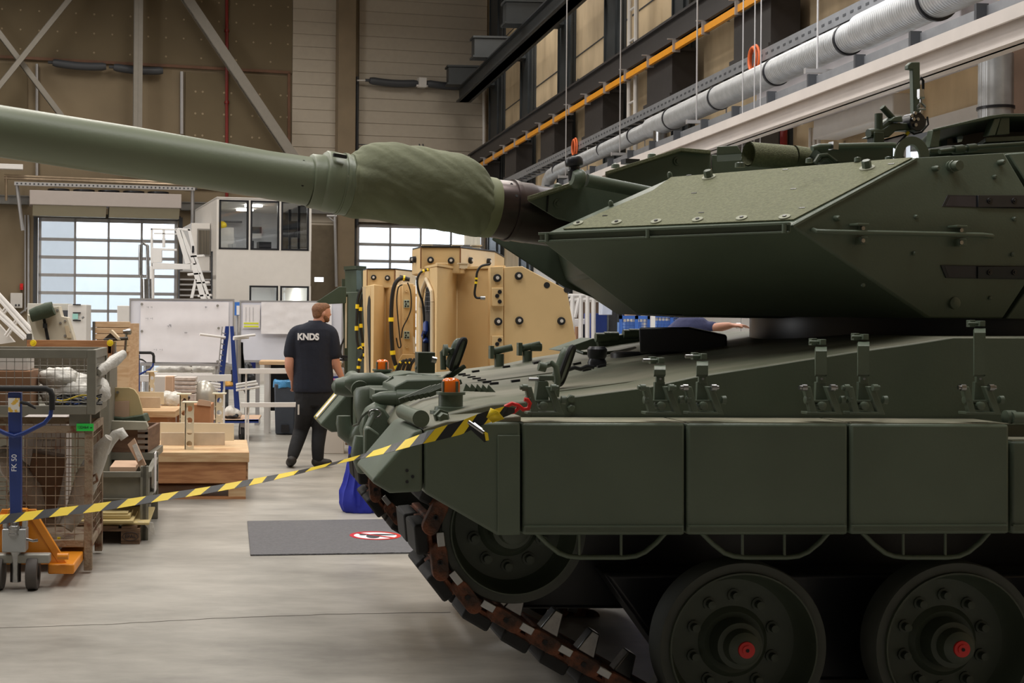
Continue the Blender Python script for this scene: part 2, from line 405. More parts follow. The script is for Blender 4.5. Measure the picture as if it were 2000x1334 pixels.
# ------------------------------------------------------------------ fittings on the back wall
def bpost(name, label, cat, x0, x1, d0, d1, z0, z1, m, bev=0, group=None):
    mb = MB(); mb.bb(x0, x1, d0, d1, z0, z1); return single(name, label, cat, mb, m, group, bev=bev, smooth=0)
DP = BD-1.0
STRUT = mat('steel_strut_paint', (132, 126, 116), .5, var=.04)
mb = MB(); x0, x1 = bx(258, DP), bx(275, DP)
zc_ = bz(320, 266, DP); mb.bb(x0, x1, DP, DP+.02, zc_, CEIL); mb.bb(x0, x1, DP+.26, DP+.28, zc_, CEIL); mb.bb((x0+x1)/2-.01, (x0+x1)/2+.01, DP, DP+.28, zc_, CEIL); mb.bb(x0, x1, DP, BD, zc_-.1, zc_)
single('steel_column', 'slim grey steel column standing in front of the upper left wall', 'column', mb, STRUT, smooth=0)
def brace(p0, p1, w, label, group=None, d=DP, thick=.12):
    a, b = B(p0[0], p0[1], d), B(p1[0], p1[1], d); u = (b-a).normalized(); n = u.cross(b2).normalized()*w/2
    mb = MB(); mb.prism([a-n, a+n, b+n, b-n], b2*thick); mb.prism([a-n, a-n*.8, b-n*.8, b-n], b2*thick*1.6)
    return single('steel_brace', label, 'brace', mb, STRUT, group, smooth=0)
brace((311, -85), (590, 330), .34, 'wide grey diagonal steel brace right of the slim column')
brace((200, -82), (-105, 295), .17, 'thin grey diagonal brace rising to the right at the far left wall', d=DP-.3)
brace((-112, -82), (122, 228), .17, 'thin grey diagonal brace falling to the right at the far left wall')
mb = MB(); bl(mb, (443, -20), (443, 400), .055)
for y in (200, 60): 
    p = B(443, y, BD-.15); mb.tube([p-ez*.04, p+ez*.04], .08, 10)
single('sprinkler_pipe', 'thin red vertical pipe on the brown left wall', 'pipe', mb, REDPIPE)
RUSTP = mat('reddish_rail', (104, 72, 52), .7, var=.15)
mb = MB(); dd = BD-.12
for a, b in (((0, 113), (566, 144)), ((562, 144), (562, 285))):
    A, Bq = B(*a, dd), B(*b, dd); mb.prism([A, Bq, Bq+ez*.09+(b1*.09 if a[0] == 562 else V()), A+ez*.09+(b1*.09 if a[0] == 562 else V())], b2*.06)
single('reddish_edge_rail', 'reddish brown edging rail around the panels on the left wall', 'rail', mb, RUSTP, smooth=0)
def seal_roll(p0, p1, lab):
    mb = MB(); a, b = B(*p0, BD-.35), B(*p1, BD-.35); n = 14; pts = [a.lerp(b, i/n)-ez*(.05*sin(pi*i/n)) for i in range(n+1)]
    mb.tube(pts, [.10]+[.13]*(n-1)+[.10], 10); mb.tube([a-b1*.15, a], .05, 8)
    return single('spring_shaft', lab, 'shaft', mb, DGREY, 'spring shafts above the doors')
seal_roll((103, 122), (207, 130), 'dark sagging spring shaft high on the left wall, left piece')
seal_roll((222, 131), (318, 138), 'dark sagging spring shaft high on the left wall behind the slim column')
seal_roll((722, 157), (815, 163), 'dark horizontal spring shaft on the ribbed wall, left of its white bracket')
seal_roll((833, 163), (925, 168), 'dark horizontal spring shaft on the ribbed wall, right of its white bracket')
mb = MB(); c = B(824, 162, BD-.4); mb.box(c, b1*.13, b2*.12, ez*.16); mb.box(c-ez*.1, b1*.2, b2*.05, ez*.03); mb.tube([B(697, 157, BD-.35), B(722, 157, BD-.35)], .025, 8)
single('shaft_bracket', 'small cream bracket joining the two dark shafts on the ribbed wall', 'bracket', mb, LGREY, smooth=0)
def conduit(pts, r, lab, d=BD-.12, m=None, name='conduit', cat='pipe', group=None):
    mb = MB(); mb.tube([B(x, y, d) for x, y in pts], r, 8); return single(name, lab, cat, mb, m or ALU, group)
conduit([(72, 125), (72, 345)], .05, 'grey vertical door rail on the upper left wall near the thin brace')
conduit([(355, 140), (355, 262)], .06, 'grey vertical door rail on the left wall, right of the slim column')
conduit([(55, 420), (55, 600), (40, 612)], .035, 'grey conduit beside the left sectional door, outer of the pair')
conduit([(49, 420), (49, 608)], .03, 'grey conduit beside the left sectional door, inner of the pair')
conduit([(697, 150), (697, 440)], .06, 'dark vertical rail at the left edge of the right sectional door', m=DGREY)
conduit([(945, 150), (945, 440)], .05, 'pale vertical rail at the right edge of the ribbed wall', m=LGREY)
# faint handles and slots on the right door leaf
mb = MB(); 
for a, b, h in (((700, 283), (812, 287), .03), ((818, 281), (820, 292), .0), ((825, 281), (827, 292), .0)):
    A, Bq = B(*a, BD-.08), B(*b, BD-.08)
    if h: mb.prism([A, Bq, Bq+ez*h, A+ez*h], b2*.03)
    else: mb.prism([A, A+b1*.04, Bq+b1*.02, Bq-b1*.02], b2*.03)
single('wall_slots', 'thin dark slot and two short dark marks on the ribbed wall', 'slot', mb, DGREY, smooth=0)
# grey horizontal beam behind
mb = MB(); mb.bb(xl+1, bx(56), BD-.3, BD, bz(400, 30), bz(385, 30)); mb.bb(bx(350), bx(655), BD-.3, BD, bz(412, 380), bz(398, 380)); 
mb.bb(xl+1, bx(56), BD-.34, BD, bz(385, 30), bz(383, 30)); mb.bb(bx(350), bx(655), BD-.34, BD, bz(398, 380), bz(396, 380))
single('wall_girder', 'grey horizontal steel girder on the back wall at door head height', 'beam', mb, mat('girder_grey', (112, 110, 106), .5, var=.05), smooth=0)
# air curtain
DA = BD-1.3
ac = thing('air_curtain', 'long pale grey air curtain box above the left sectional door', 'air curtain', B(205, 395, DA))
x0, x1 = bx(56, DA), bx(353, DA); z1_, z2_, z3_ = bz(372, 100, DA), bz(396, 100, DA)-.02, bz(423, 200, DA)
mb = MB(); mb.bb(x0, x1, DA, DA+.8, z2_-.05, z1_); part('housing', mb, mat('curtain_housing', (176, 166, 160), .5, var=.02), ac, bev=.02)
mb = MB(); mid = (x0+x1)/2+.05
mb.prism([BB(x0+.1, DA+.05, z2_-.05), BB(x0+.1, DA+.75, z2_-.05), BB(x0+.1, DA+.6, z3_), BB(x0+.1, DA+.22, z3_)], b1*(mid-x0-.15))
mb.prism([BB(mid+.05, DA+.05, z2_-.05), BB(mid+.05, DA+.75, z2_-.05), BB(mid+.05, DA+.6, z3_), BB(mid+.05, DA+.22, z3_)], b1*(x1-mid-.1))
part('air_outlet', mb, mat('curtain_outlet', (150, 142, 120), .55, var=.02), ac, smooth=0)
mb = MB()
for k in range(5): c = BB(x0+.9+k*(x1-x0-1.6)/4, DA+.4, z1_+.03); mb.lathe(c, ez, [(0, .34), (.05, .34), (.05, .28), (.02, .25), (.02, 0)], 20)
part('fan_guard', mb, BLKM, ac)
mb = MB(); a = B(25, 352, DA+.2); 
pr = thing('pipe_bracket_rail', 'perforated steel rail carrying thin pipes above the air curtain', 'rail', B(190, 362, DA))
mb.bb(bx(26, DA), bx(380, DA), DA+.1, DA+.2, bz(362, 60, DA), bz(355, 60, DA)); part('rail', mb, ALU, pr, smooth=0)
mb = MB()
for i in range(44): 
    x = bx(30, DA)+i*.13; mb.bb(x, x+.05, DA+.09, DA+.11, bz(360, 60, DA), bz(357, 60, DA))
part('slots', mb, DGREY, pr, smooth=0)
for k, (ya, yb_) in enumerate(((344, 357), (349, 361))):
    mb = MB(); mb.tube([B(8, ya-1, DA+.3), B(385, yb_+1, DA+.3)], .045, 8)
    if k == 0: mb.tube([B(12, ya, DA+.3), B(12, 392, DA+.3)], .045, 8)
    part('pipe', mb, mat('brass_pipe' if k else 'grey_pipe', (150, 132, 110), .35, .5), pr)
for (xa, xb_, yb_) in ((33, 44, 450), (376, 376, 440)):
    mb = MB(); mb.tube([B(xa, 362, DA+.3), B(xb_, yb_, DA+.5)], .06, 6); part('hanger', mb, ALU, pr, smooth=0)
mb = MB(); mb.bb(bx(-20, DA), bx(43, DA), DA, DA+.3, bz(330, 20, DA), bz(320, 20, DA)); single('strip_light', 'narrow white strip light housing at the left edge below the gun barrel', 'light fitting', mb, WHITE, bev=.01)
# switch box with red button
sw = thing('switch_box', 'pale grey wall switch box at the left edge beside the conduits', 'switch box', B(32, 588, BD-.25))
mb = MB(); mb.box(B(32, 587, BD-.12), b1*.19, b2*.11, ez*.24); part('box', mb, LGREY, sw, bev=.02)
for xx in (31, 37): mb = MB(); mb.lathe(B(xx, 596, BD-.24), -b2, [(0, .03), (.05, .03)], 10); part('switch', mb, BLKM, sw)
mb = MB(); mb.box(B(42, 560, BD-.1), b1*.05, b2*.06, ez*.1); mb.lathe(B(42, 561, BD-.16), -b2, [(0, .03), (.03, .03)], 10); part('stop_button', mb, RED, sw)
# exit sign
ex = thing('exit_sign', 'small glowing white sign hanging near the pillar beside the office', 'sign', B(623, 546, BD-3)); mb = MB(); mb.box(B(623, 546, BD-3), b1*.14, b2*.03, ez*.07); part('lit_face', mb, EXITL, ex)
mb = MB(); mb.tube([B(623, 543, BD-3), B(623, 543, BD-.0)], .012, 6); part('hanger', mb, DGREY, ex)
# brown wall infill right of the office
mb = MB(); mb.bb(bx(607), bx(655), BD-.1, BD, 0, bz(440, 630)); struct('trim_8', mb, mat('brown_gate', (104, 92, 74), .7, var=.08))
mb = MB(); mb.tube([B(654, 420, BD-.6), B(657, 560, BD-.6)], .05, 8); mb.tube([B(638, 422, BD-.6), B(657, 422, BD-.6)], .05, 8); mb.tube([B(642, 424, BD-.6), B(654, 434, BD-.6)], .03, 8)
single('wall_bracket', 'grey pipe and bracket left of the concrete pillar', 'bracket', mb, ALU)
# ------------------------------------------------------------------ overhead run along the side wall
cols = [(951, 976), (1012, 1035), (1085, 1111), (1175, 1208), (1307, 1341), (1490, 1530)]
for i, (pa, pb) in enumerate(cols):
    ya, yb_ = Sd(pb, 600, XW-.14).dot(e2), Sd(pa, 600, XW-.14).dot(e2)
    mb = MB(); w = yb_-ya; mb.tb(XW-.14, XW, ya, ya+.05, 0, CEIL); mb.tb(XW-.14, XW, yb_-.05, yb_, 0, CEIL); mb.tb(XW-.10, XW-.06, ya, yb_, 0, CEIL); mb.tb(XW-.15, XW-.10, ya+w*.3, yb_-w*.3, 0, CEIL)
    place = ['nearest the back corner', 'second from the back corner', 'third from the back corner', 'fourth from the back corner', 'fifth from the back corner, right of the pipe rack', 'sixth from the back corner, beside the red pipe'][i]
    single('dark_column', 'black steel column on the side wall, '+place, 'column', mb, DSTEEL, 'steel columns of the side wall', smooth=0)
    yc = (ya+yb_)/2
    mb = MB(); mb.tb(8.42, XW-.16, yc-1.0, yc+.5, 6.1, 6.9); mb.tb(8.36, XW-.16, yc-1.05, yc+.55, 6.04, 6.1); mb.tb(8.36, XW-.16, yc-1.05, yc+.55, 6.9, 6.96)
    single('corbel', 'black corbel under the crane rail, '+place, 'corbel', mb, DSTEEL2, 'corbels of the side wall', smooth=0)
    if i < 5:
        mb = MB(); mb.tb(7.35, XW-.16, yc-.05, yc+.4, 9.62, 10.2); mb.tb(7.3, XW-.16, yc-.1, yc+.45, 9.60, 9.66); mb.tb(7.3, 8.4, yc-.1, yc+.45, 10.18, 10.24)
        single('upper_bracket', 'dark bracket under the upper girder, '+place, 'bracket', mb, DSTEEL, 'brackets of the upper girder', smooth=0)
def girder(name, lab, x0, x1, z0, z1, y0, y1, m, web=.08, group=None, cat='beam'):
    mb = MB(); xm = (x0+x1)/2; f = (z1-z0)*.10
    mb.tb(x0, x1, y0, y1, z0, z0+f); mb.tb(x0, x1, y0, y1, z1-f, z1); mb.tb(xm-web/2, xm+web/2, y0, y1, z0, z1)
    return single(name, lab, cat, mb, m, group, smooth=0)
girder('crane_girder', 'dark steel girder high on the side wall, upper of the two', 7.75, 8.25, 9.15, 9.6, 8, 44.5, DSTEEL, web=.3)
girder('crane_rail', 'dark brown crane rail directly above the yellow rail', 8.25, 8.65, 6.98, 7.45, 6, 45, DSTEEL2, web=.25)
yr = thing('conductor_rail', 'long orange-yellow conductor rail running under the dark crane rail', 'rail', TT(8.3, 20, 6.8))
mb = MB(); mb.tb(8.24, 8.31, 7, 45, 6.78, 6.9); part('rail', mb, YELRAIL, yr, smooth=0)
for k in range(22):
    y = 12+k*1.5; mb = MB(); mb.tb(8.2, 8.34, y, y+.03, 6.74, 6.99); mb.tb(8.1, 8.7, y, y+.03, 6.97, 6.99); part('clip', mb, ALU, yr, smooth=0)
# stand for small joint boxes
mb = MB()
for y0 in range(8, 40, 1):
    pass
tr = thing('cable_tray', 'perforated grey cable tray running above the round duct', 'cable tray', TT(7.95, 20, 5.6))
mb = MB(); mb.tb(7.75, 7.76, 8, 40, 5.55, 5.72); mb.tb(8.1, 8.11, 8, 40, 5.55, 5.72); part('side_rail', mb, TRAY, tr, smooth=0)
for k in range(64): mb = MB(); mb.tb(7.76, 8.1, 8+k*.5, 8.12+k*.5, 5.55, 5.57); part('rung', mb, TRAY, tr, smooth=0)
mb = MB()
for k in range(130): mb.tb(7.745, 7.752, 8+k*.2, 8.08+k*.2, 5.62, 5.65)
part('perforation', mb, DGREY, tr, smooth=0)
for k, (xx, zz, rr) in enumerate(((7.85, 5.6, .03), (7.93, 5.6, .022), (8.0, 5.6, .028))): mb = MB(); mb.tube([TT(xx, 8, zz), TT(xx, 39, zz)], rr, 8); part('cable', mb, CBLK, tr)
for k, (px, py, yy) in enumerate(((1136, 292, 29.0), (1430, 160, 19.0))):
    mb = MB(); c = TT(7.72, yy, 5.62); mb.tube([c+e2*(.16*sin(2*pi*j/16))+ez*(.2*cos(2*pi*j/16)) for j in range(16)], .02, 6, closed=True); 
    mb.tube([c+e2*(.13*sin(2*pi*j/16))-e1*.04+ez*(.17*cos(2*pi*j/16)) for j in range(16)], .02, 6, closed=True)
    single('cable_coil', ['orange cable coil on the tray, farther small one', 'orange cable coil on the tray beside the red pipe'][k], 'cable', mb, mat('orange_cable', (210, 96, 40), .5))
# duct
wave_bump(GALV, 6.5, .5, 'Y', .01)
du = thing('ventilation_duct', 'long spiral galvanised round duct along the side wall', 'duct', TT(7.5, 20, 5.2))
mb = MB(); mb.tube([TT(7.5, 7, 5.25), TT(7.5, 15.2, 5.2)], .22, 28); part('wide_section', mb, GALV, du)
mb = MB(); mb.tube([TT(7.5, 15.0, 5.2), TT(7.5, 23.0, 5.18)], .185, 28); part('middle_section', mb, GALV, du)
mb = MB(); mb.tube([TT(7.5, 22.6, 5.18), TT(7.5, 30.0, 5.16)], .145, 24); part('narrow_section', mb, GALV, du)
mb = MB(); pts = [TT(7.5, 29.9, 5.16), TT(7.5, 30.3, 5.14), TT(7.5, 30.55, 5.04), TT(7.5, 30.68, 4.85), TT(7.5, 30.7, 4.4)]; mb.tube(pts, .145, 20); part('end_elbow', mb, GALV, du)
mb = MB(); mb.tube([TT(7.5, 22.5, 5.1), TT(7.5, 22.5, 4.85), TT(7.5, 22.5, 4.75)], [.14, .14, .11], 20); mb.tube([TT(7.5, 22.5, 4.75), TT(7.5, 22.5, 4.6)], [.11, .15], 20); part('branch', mb, STEEL, du)
for k, y in enumerate([11.6, 13.6, 15.6, 17.7, 19.8, 21.9, 24.0, 26, 28, 29.6]):
    r = .22 if y < 15.2 else (.185 if y < 22.8 else .145); mb = MB(); mb.tube([TT(7.5, y-.02, 5.19), TT(7.5, y+.02, 5.19)], r+.014, 28); part('clamp_band', mb, BLKM, du)
# suspension rods for duct
for k, y in enumerate([15.9, 20.1, 24.1, 28.0]):
    mb = MB(); mb.tube([TT(7.25, y, 4.87), TT(7.25, y, 9.5)], .012, 6); mb.tube([TT(7.72, y, 4.87), TT(7.72, y, 5.5)], .012, 6); mb.tb(7.1, 7.9, y-.025, y+.025, 4.83, 4.88)
    mb.tb(7.09, 7.1, y-.03, y+.03, 4.82, 4.89)
    single('suspension_rod', 'thin suspension rod with crossbar under the duct, '+['nearest the camera', 'second from the camera', 'third from the camera', 'farthest'][k], 'rod', mb, ALU, 'rods of the duct', smooth=0)
# white light beam with its trunking
wb_ = thing('white_beam', 'long white painted steel beam running below the duct', 'beam', TT(6.8, 15, 4.3))
mb = MB(); mb.tb(6.74, 6.98, 5, 31, 4.18, 4.21); mb.tb(6.74, 6.98, 5, 31, 4.46, 4.49); mb.tb(6.83, 6.87, 5, 31, 4.18, 4.49)
mb.tb(6.72, 6.75, 5, 31, 4.37, 4.49)
part('profile', mb, BEAMW, wb_, smooth=0)
mb = MB(); mb.tb(7.1, 7.12, 5, 31, 4.62, 4.74); mb.tb(7.1, 7.3, 5, 31, 4.62, 4.64); part('trunking', mb, TRAY, wb_, smooth=0)
mb = MB()
for k in range(20): mb.tb(7.0, 7.12, 6+k*1.2, 6.04+k*1.2, 4.46, 4.76)
part('post', mb, DGREY, wb_, smooth=0)
mb = MB(); mb.tb(7.5, 8.6, 20.2, 34, 4.5, 4.75); struct('trim_9', mb, mat('dark_soffit', (84, 80, 76), .7), smooth=0)
# red pipe, dark columns further on, vertical duct
mb = MB(); mb.tube([TT(XW-.2, 20.6, 0), TT(XW-.2, 20.6, CEIL)], .06, 10); single('riser_pipe', 'red vertical riser pipe on the side wall behind the duct', 'pipe', mb, REDPIPE)
mb = MB(); mb.tube([TT(XW-.6, 27.0, 0), TT(XW-.6, 27.0, CEIL)], .05, 8); mb.tube([TT(XW-.6, 27.45, 0), TT(XW-.6, 27.45, CEIL)], .05, 8)
for k in range(20): mb.tube([TT(XW-.6, 27, .5+k*.65), TT(XW-.6, 27.45, .5+k*.65)], .03, 6)
single('ladder_rack', 'pale vertical ladder rack on the side wall between black columns', 'rack', mb, LGREY)
ya, yb_ = Sd(1836, 600, XW-.3).dot(e2), Sd(1812, 600, XW-.3).dot(e2)
mb = MB(); mb.tb(XW-.5, XW, 12.2, 14.0, 0, CEIL); struct('trim_10', mb, mat('brown_column', (96, 72, 54), .7, var=.08), bev=.02)
vd = thing('vertical_duct', 'vertical galvanised duct on the brown wall behind the hatch', 'duct', TT(8.3, 11.2, 4))
mb = MB(); c = Sd(1945, 150, 8.1); c = V((c.x, c.y, 0)); mb.tube([c+ez*3.4, c+ez*4.6], .17, 24); part('pipe', mb, GALV, vd)
mb = MB(); mb.tube([c+ez*3.4, c+ez*3.25-e2*.05, c+ez*3.1-e2*.2], .17, 20); part('elbow', mb, GALV, vd)
mb = MB(); mb.tube([c+ez*4.02, c+ez*4.05], .185, 24); part('clamp_band', mb, BLKM, vd)
mb = MB(); mb.tb(8.15, 8.6, 14.3, 20.0, 4.72, 5.6); single('side_air_curtain', 'large pale grey air curtain box under the white beam on the side wall', 'air curtain', mb, mat('lilac_grey', (190, 186, 190), .5, var=.02), bev=.02)
for k in range(4): mb = MB(); y = 14.9+k*1.4; mb.tb(8.0, 8.5, y, y+.04, 4.69, 4.715); single('curtain_bracket', 'short pale bar under the side air curtain', 'bar', mb, WHITE, 'bars under the side air curtain')
# hoist ropes
for k, px in enumerate((1450, 1473, 1485)):
    p = Sd(px, 250, 7.0); mb = MB(); mb.tube([V((p.x, p.y, 1.2)), V((p.x, p.y, CEIL))], .008, 6)
    single('hanging_wire', 'thin grey vertical wire hanging before the duct, '+['left', 'middle', 'right'][k]+' of three', 'wire', mb, ALU, 'hanging wires')
# roller box over the side door and its fan housing
mb = MB(); mb.tb(8.6, XW-.06, d3y0-.1, d3y1+.1, 4.45, 4.75)
single('roller_box', 'pale roller box above the bright door in the side wall', 'shutter box', mb, LGREY, bev=.02)
mb = MB()
for k in range(3): mb.tube([Sd(1583+k*8, 250, 8.8)+ez*0, V((Sd(1583+k*8, 250, 8.8).x, Sd(1583+k*8, 250, 8.8).y, 0))], .03, 8)
single('wall_pipes', 'three thin pale vertical pipes on the side wall left of its door', 'pipes', mb, LGREY)
# ------------------------------------------------------------------ the tank (hull in hall coordinates, turret turned towards the camera)
YN = 5.2
def tx(px, py, y): return T(px, py, y).dot(e1)
TK = thing('battle_tank', 'dark green battle tank with raised gun filling the foreground, behind the striped tape', 'tank', TT(3.6, 7.0, 0))
def tprism(name, poly, y, depth, m=GREEN, bev=.006, parent=None, label=None, smooth=40):
    mb = MB(); mb.prism([T(a, b, y) for a, b in poly], e2*depth); return part(name, mb, m, parent or TK, bev=bev, label=label, smooth=smooth)
# hull body
HY0, HY1 = 5.5, 8.4
top = [(2560, 660), (1862, 658), (1780, 671), (1664, 687), (1500, 713), (1357, 735), (1265, 755), (1095, 777), (960, 788), (880, 806), (838, 826), (815, 860), (860, 930), (980, 1000), (2560, 1000)]
mb = MB(); mb.prism([T(a, b, HY0) for a, b in top], e2*(HY1-HY0)); part('hull', mb, [DECK], TK, bev=.01)
# sponson side sheet, cleaner paint than the dusty roof
side = [(2560, 663), (1862, 661), (1780, 674), (1664, 690), (1500, 716), (1357, 738), (1265, 758), (1095, 780), (1040, 786), (1040, 830), (2560, 830)]
tprism('hull_side_plate', side, HY0-.012, .011, GREEN, bev=0)
mb = MB(); mb.prism([T(a, b, 6.0) for a, b in ((900, 905), (1000, 1190), (2560, 1190), (2560, 905))], e2*(7.95-6.0)); part('lower_hull', mb, BLKM, TK, bev=.02)
# skirts
TOPLIT = mat('top_lit_tone', (146, 142, 122), .8, c2=(116, 116, 96), scale=5)  # paler colour laid on the skirt tops to carry light from above
for poly, y, dp in (([(1021, 826), (1338, 826.5), (1338, 1045.5), (1021, 1045.5)], YN, .28), ([(1342, 826.5), (1656.5, 827.5), (1656.5, 1044.8), (1342, 1045)], YN, .28),
                    ([(1661, 827.5), (1971.5, 829), (1971.5, 1043), (1661, 1044)], YN, .28), ([(1976, 862), (2300, 864), (2300, 1043), (1976, 1043)], YN+.06, .2)):
    o = tprism('side_skirt', poly, y, dp, bev=.012)
    mb = MB(); mb.prism([T(poly[0][0]+1, poly[0][1], y+.012)+ez*.001, T(poly[1][0]-1, poly[1][1], y+.012)+ez*.001, T(poly[1][0]-1, poly[1][1], y+.012)+ez*.004, T(poly[0][0]+1, poly[0][1], y+.012)+ez*.004], e2*(dp-.02)); part('skirt_top', mb, TOPLIT, o, label='top face coloured paler for overhead light')
    mb = MB(); a, b = T(poly[3][0]+3, poly[3][1]-15, y-.012), T(poly[2][0]-3, poly[2][1]-15, y-.012)
    mb.prism([a, b, b+ez*.006, a+ez*.006], e2*.014); part('skirt_lip', mb, GREEN, o)
tprism('front_skirt', [(829, 842), (945, 824), (1017, 825), (1017, 1046), (972, 1046), (829, 963)], YN, .22, bev=.012)
tprism('front_skirt_rear_edge', [(972, 850), (1016, 850), (1016, 1045), (972, 1045)], YN-.008, .008, bev=.003)
# front mudguards (near and far)
GP = [(809, 841), (826, 837), (826, 961), (762, 964), (724, 941)]
gp = [T(a, b, YN).dot(e1) for a, b in GP]; gz = [T(a, b, YN).z for a, b in GP]
def mudguard(y, lab=None):
    mb = MB(); mb.prism([TT(x, y, z) for x, z in zip(gp, gz)], e2*.62); return part('mudguard', mb, GREEN, TK, bev=.016, seg=3, label=lab)
mg = mudguard(YN)
for (a, b) in ((795, 919), (806, 931), (795, 941)): mb = MB(); mb.cyl(T(a, b, YN-.004), T(a, b, YN+.01), .0065, 10); part('hole', mb, BLK, mg)
mf = mudguard(8.05, 'far mudguard carrying a white marker strip')
# marker strip on the far mudguard's sloping front
A_, B_ = TT(gp[0], 8.05, gz[0]), TT(gp[4], 8.05, gz[4]); dn = (B_-A_).normalized(); nn = dn.cross(e2).normalized()
if nn.dot(-e1) < 0: nn = -nn
o_ = A_+dn*.02+e2*.28+nn*.004
mb = MB(); mb.prism([o_, o_+dn*.22, o_+dn*.22+e2*.17, o_+e2*.17], nn*.004); part('marker_strip', mb, PRINTW, mf, label='white reflective strip')
mb = MB()
for yy in (0.0, .16): mb.prism([o_+nn*.004+e2*yy-dn*.01, o_+nn*.004+e2*yy+dn*.235, o_+nn*.004+e2*(yy+.016)+dn*.235, o_+nn*.004+e2*(yy+.016)-dn*.01], nn*.003)
part('strip_edge', mb, YEL, mf, label='yellow edge of the strip')
# near fender deck
tprism('fender', [(826, 838), (872, 822), (1018, 812), (1018, 824), (829, 848)], YN+.02, .6, DECK, bev=.006)
mb = MB(); mb.prism([TT(tx(826, 838, YN), 8.0, 1.28), TT(tx(872, 822, YN), 8.0, 1.32), TT(tx(1018, 812, YN), 8.0, 1.34), TT(tx(1018, 812, YN), 8.0, 1.26)], e2*.6); part('fender', mb, DECK, TK, bev=.006)
def tcyl(name, a, b, r, m=GREEN, parent=None, bev=0, r2=None, n=24, label=None):
    mb = MB(); mb.cyl(a, b, r, n, r2); return part(name, mb, m, parent or TK, bev=bev, label=label)
# rolled cylinders over the mudguards
for (y0_, tag_) in ((YN+.03, 0), (8.05, 1)):
    c = T(822, 818, YN+.03); x, z = c.dot(e1), c.z; c = TT(x, y0_, z)
    o = tcyl('stowage_tube', c, c+e2*.42-e1*.015, .031); tcyl('tube_cap', c-e2*.004, c+e2*.03, .034, parent=o)
    c2 = TT(x+.10, y0_+.04, z+.0); mb = MB(); mb.lathe(c2, e2, [(0, .018), (.01, .022), (.05, .022), (.05, .032), (.09, .032)], 6); part('corner_bolt', mb, GREEN, TK)
# beacons
def beacon(x, y, z, s=1):
    zs = .69
    b = MB(); b.lathe(TT(x, y, z), ez, [(0, .088*s), (.014, .088*s), (.015, .07*s), (.03, .068*s), (.032, .052*s), (.08, .052*s), (.082, .062*s), (.093, .062*s)], 28)
    o = part('lamp_base', b, GREEN, TK)
    b = MB(); b.lathe(TT(x, y, z+.093), ez, [(0, .040*s), (.042, .039*s), (.054, .033*s), (.060, .02*s), (.061, 0)], 24); part('amber_lens', b, ORANGE_L, o, label='orange beacon lens')
    b = MB()
    for k in range(4):
        a = k*pi/2+.5; d = e1*cos(a)+e2*sin(a); b.box(TT(x, y, z+.115)+d*.041*s, d*.004, d.cross(ez)*.005, ez*.024)
    part('lens_cage', b, GREEN, o)
    return o
nb = T(880, 808, 5.62); beacon(nb.dot(e1), 5.62, nb.z)
fb = T(737, 741, 8.25); beacon(nb.dot(e1)+.02, 8.25, nb.z)
# bow details: headlamp pots, tow hooks, shackles, cables
def pt(px, py, y): return T(px, py, y)
def tt_(name, pts, r, m=GREEN, n=12, parent=None, closed=False): mb = MB(); mb.tube(pts, r, n, closed); return part(name, mb, m, parent or TK)
mb = MB(); c = pt(735, 790, 7.2); mb.lathe(c, (e2*.1+ez), [(-.14, .09), (-.02, .125), (.07, .125), (.09, .11), (.10, .06), (.10, 0)], 28); part('headlamp_housing', mb, GREEN, TK)
mb = MB(); c = pt(695, 755, 7.6); mb.lathe(c, e1-e2*.05, [(-.14, .01), (-.12, .045), (-.05, .06), (.08, .06), (.12, .05), (.13, 0)], 20); part('lamp_pod', mb, GREEN, TK)
mb = MB(); c = pt(770, 778, 6.6); mb.lathe(c+e1*.05, e1-e2*.1, [(-.16, .015), (-.12, .032), (-.09, .036), (-.04, .038), (-.038, .044), (.0, .046), (.1, .046), (.13, .03), (.14, 0)], 20); part('lamp_pod', mb, GREEN, TK)
mb = MB(); c = pt(802, 779, 6.6); mb.lathe(c+e1*.03, e1-e2*.1, [(-.10, .03), (-.06, .046), (.05, .048), (.09, .03), (.1, 0)], 20); part('lamp_pod', mb, GREEN, TK)
mb = MB(); c = pt(712, 748, 7.4); mb.lathe(c+e1*.03, e1-e2*.1, [(-.14, .02), (-.10, .055), (.06, .06), (.12, .03), (.13, 0)], 20); part('lamp_pod', mb, GREEN, TK)
tcyl('stowage_tube', pt(688, 740, 8.0), pt(704, 762, 7.3), .05)
tt_('tow_hook', [pt(671, 812, 6.9), pt(671, 826, 6.9), pt(674, 842, 6.9), pt(690, 853, 6.9), pt(706, 849, 6.85), pt(716, 836, 6.8), pt(728, 808, 6.8), pt(745, 798, 6.9)], [.036, .040, .046, .054, .06, .055, .05, .05], n=14)
tt_('tow_hook', [pt(708, 852, 6.25), pt(707, 866, 6.25), pt(705, 885, 6.25), pt(712, 905, 6.25), pt(735, 905, 6.3), pt(760, 880, 6.4)], [.040, .046, .050, .055, .055, .06], n=14)
mb = MB(); pl = [pt(a, b, 6.55) for a, b in ((706, 842), (712, 812), (722, 798), (738, 792), (752, 800), (763, 816), (768, 840), (745, 880), (715, 880))]; mb.prism(pl, e2*.14); part('tow_lug', mb, GREEN, TK, bev=.012)
tcyl('tow_pin', pt(730, 808, 6.4), pt(716, 838, 6.35), .016); tt_('pin_ring', [pt(732, 808, 6.38)+e1*(.03*cos(k*pi/6))+ez*(.02*sin(k*pi/6)) for k in range(12)], .004, STEEL, 6, closed=True)
tt_('retaining_chain', [pt(727, 800, 6.4), pt(716, 806, 6.42), pt(706, 815, 6.45), pt(700, 828, 6.5), pt(690, 832, 6.6)], .006, DKGREEN, 6)
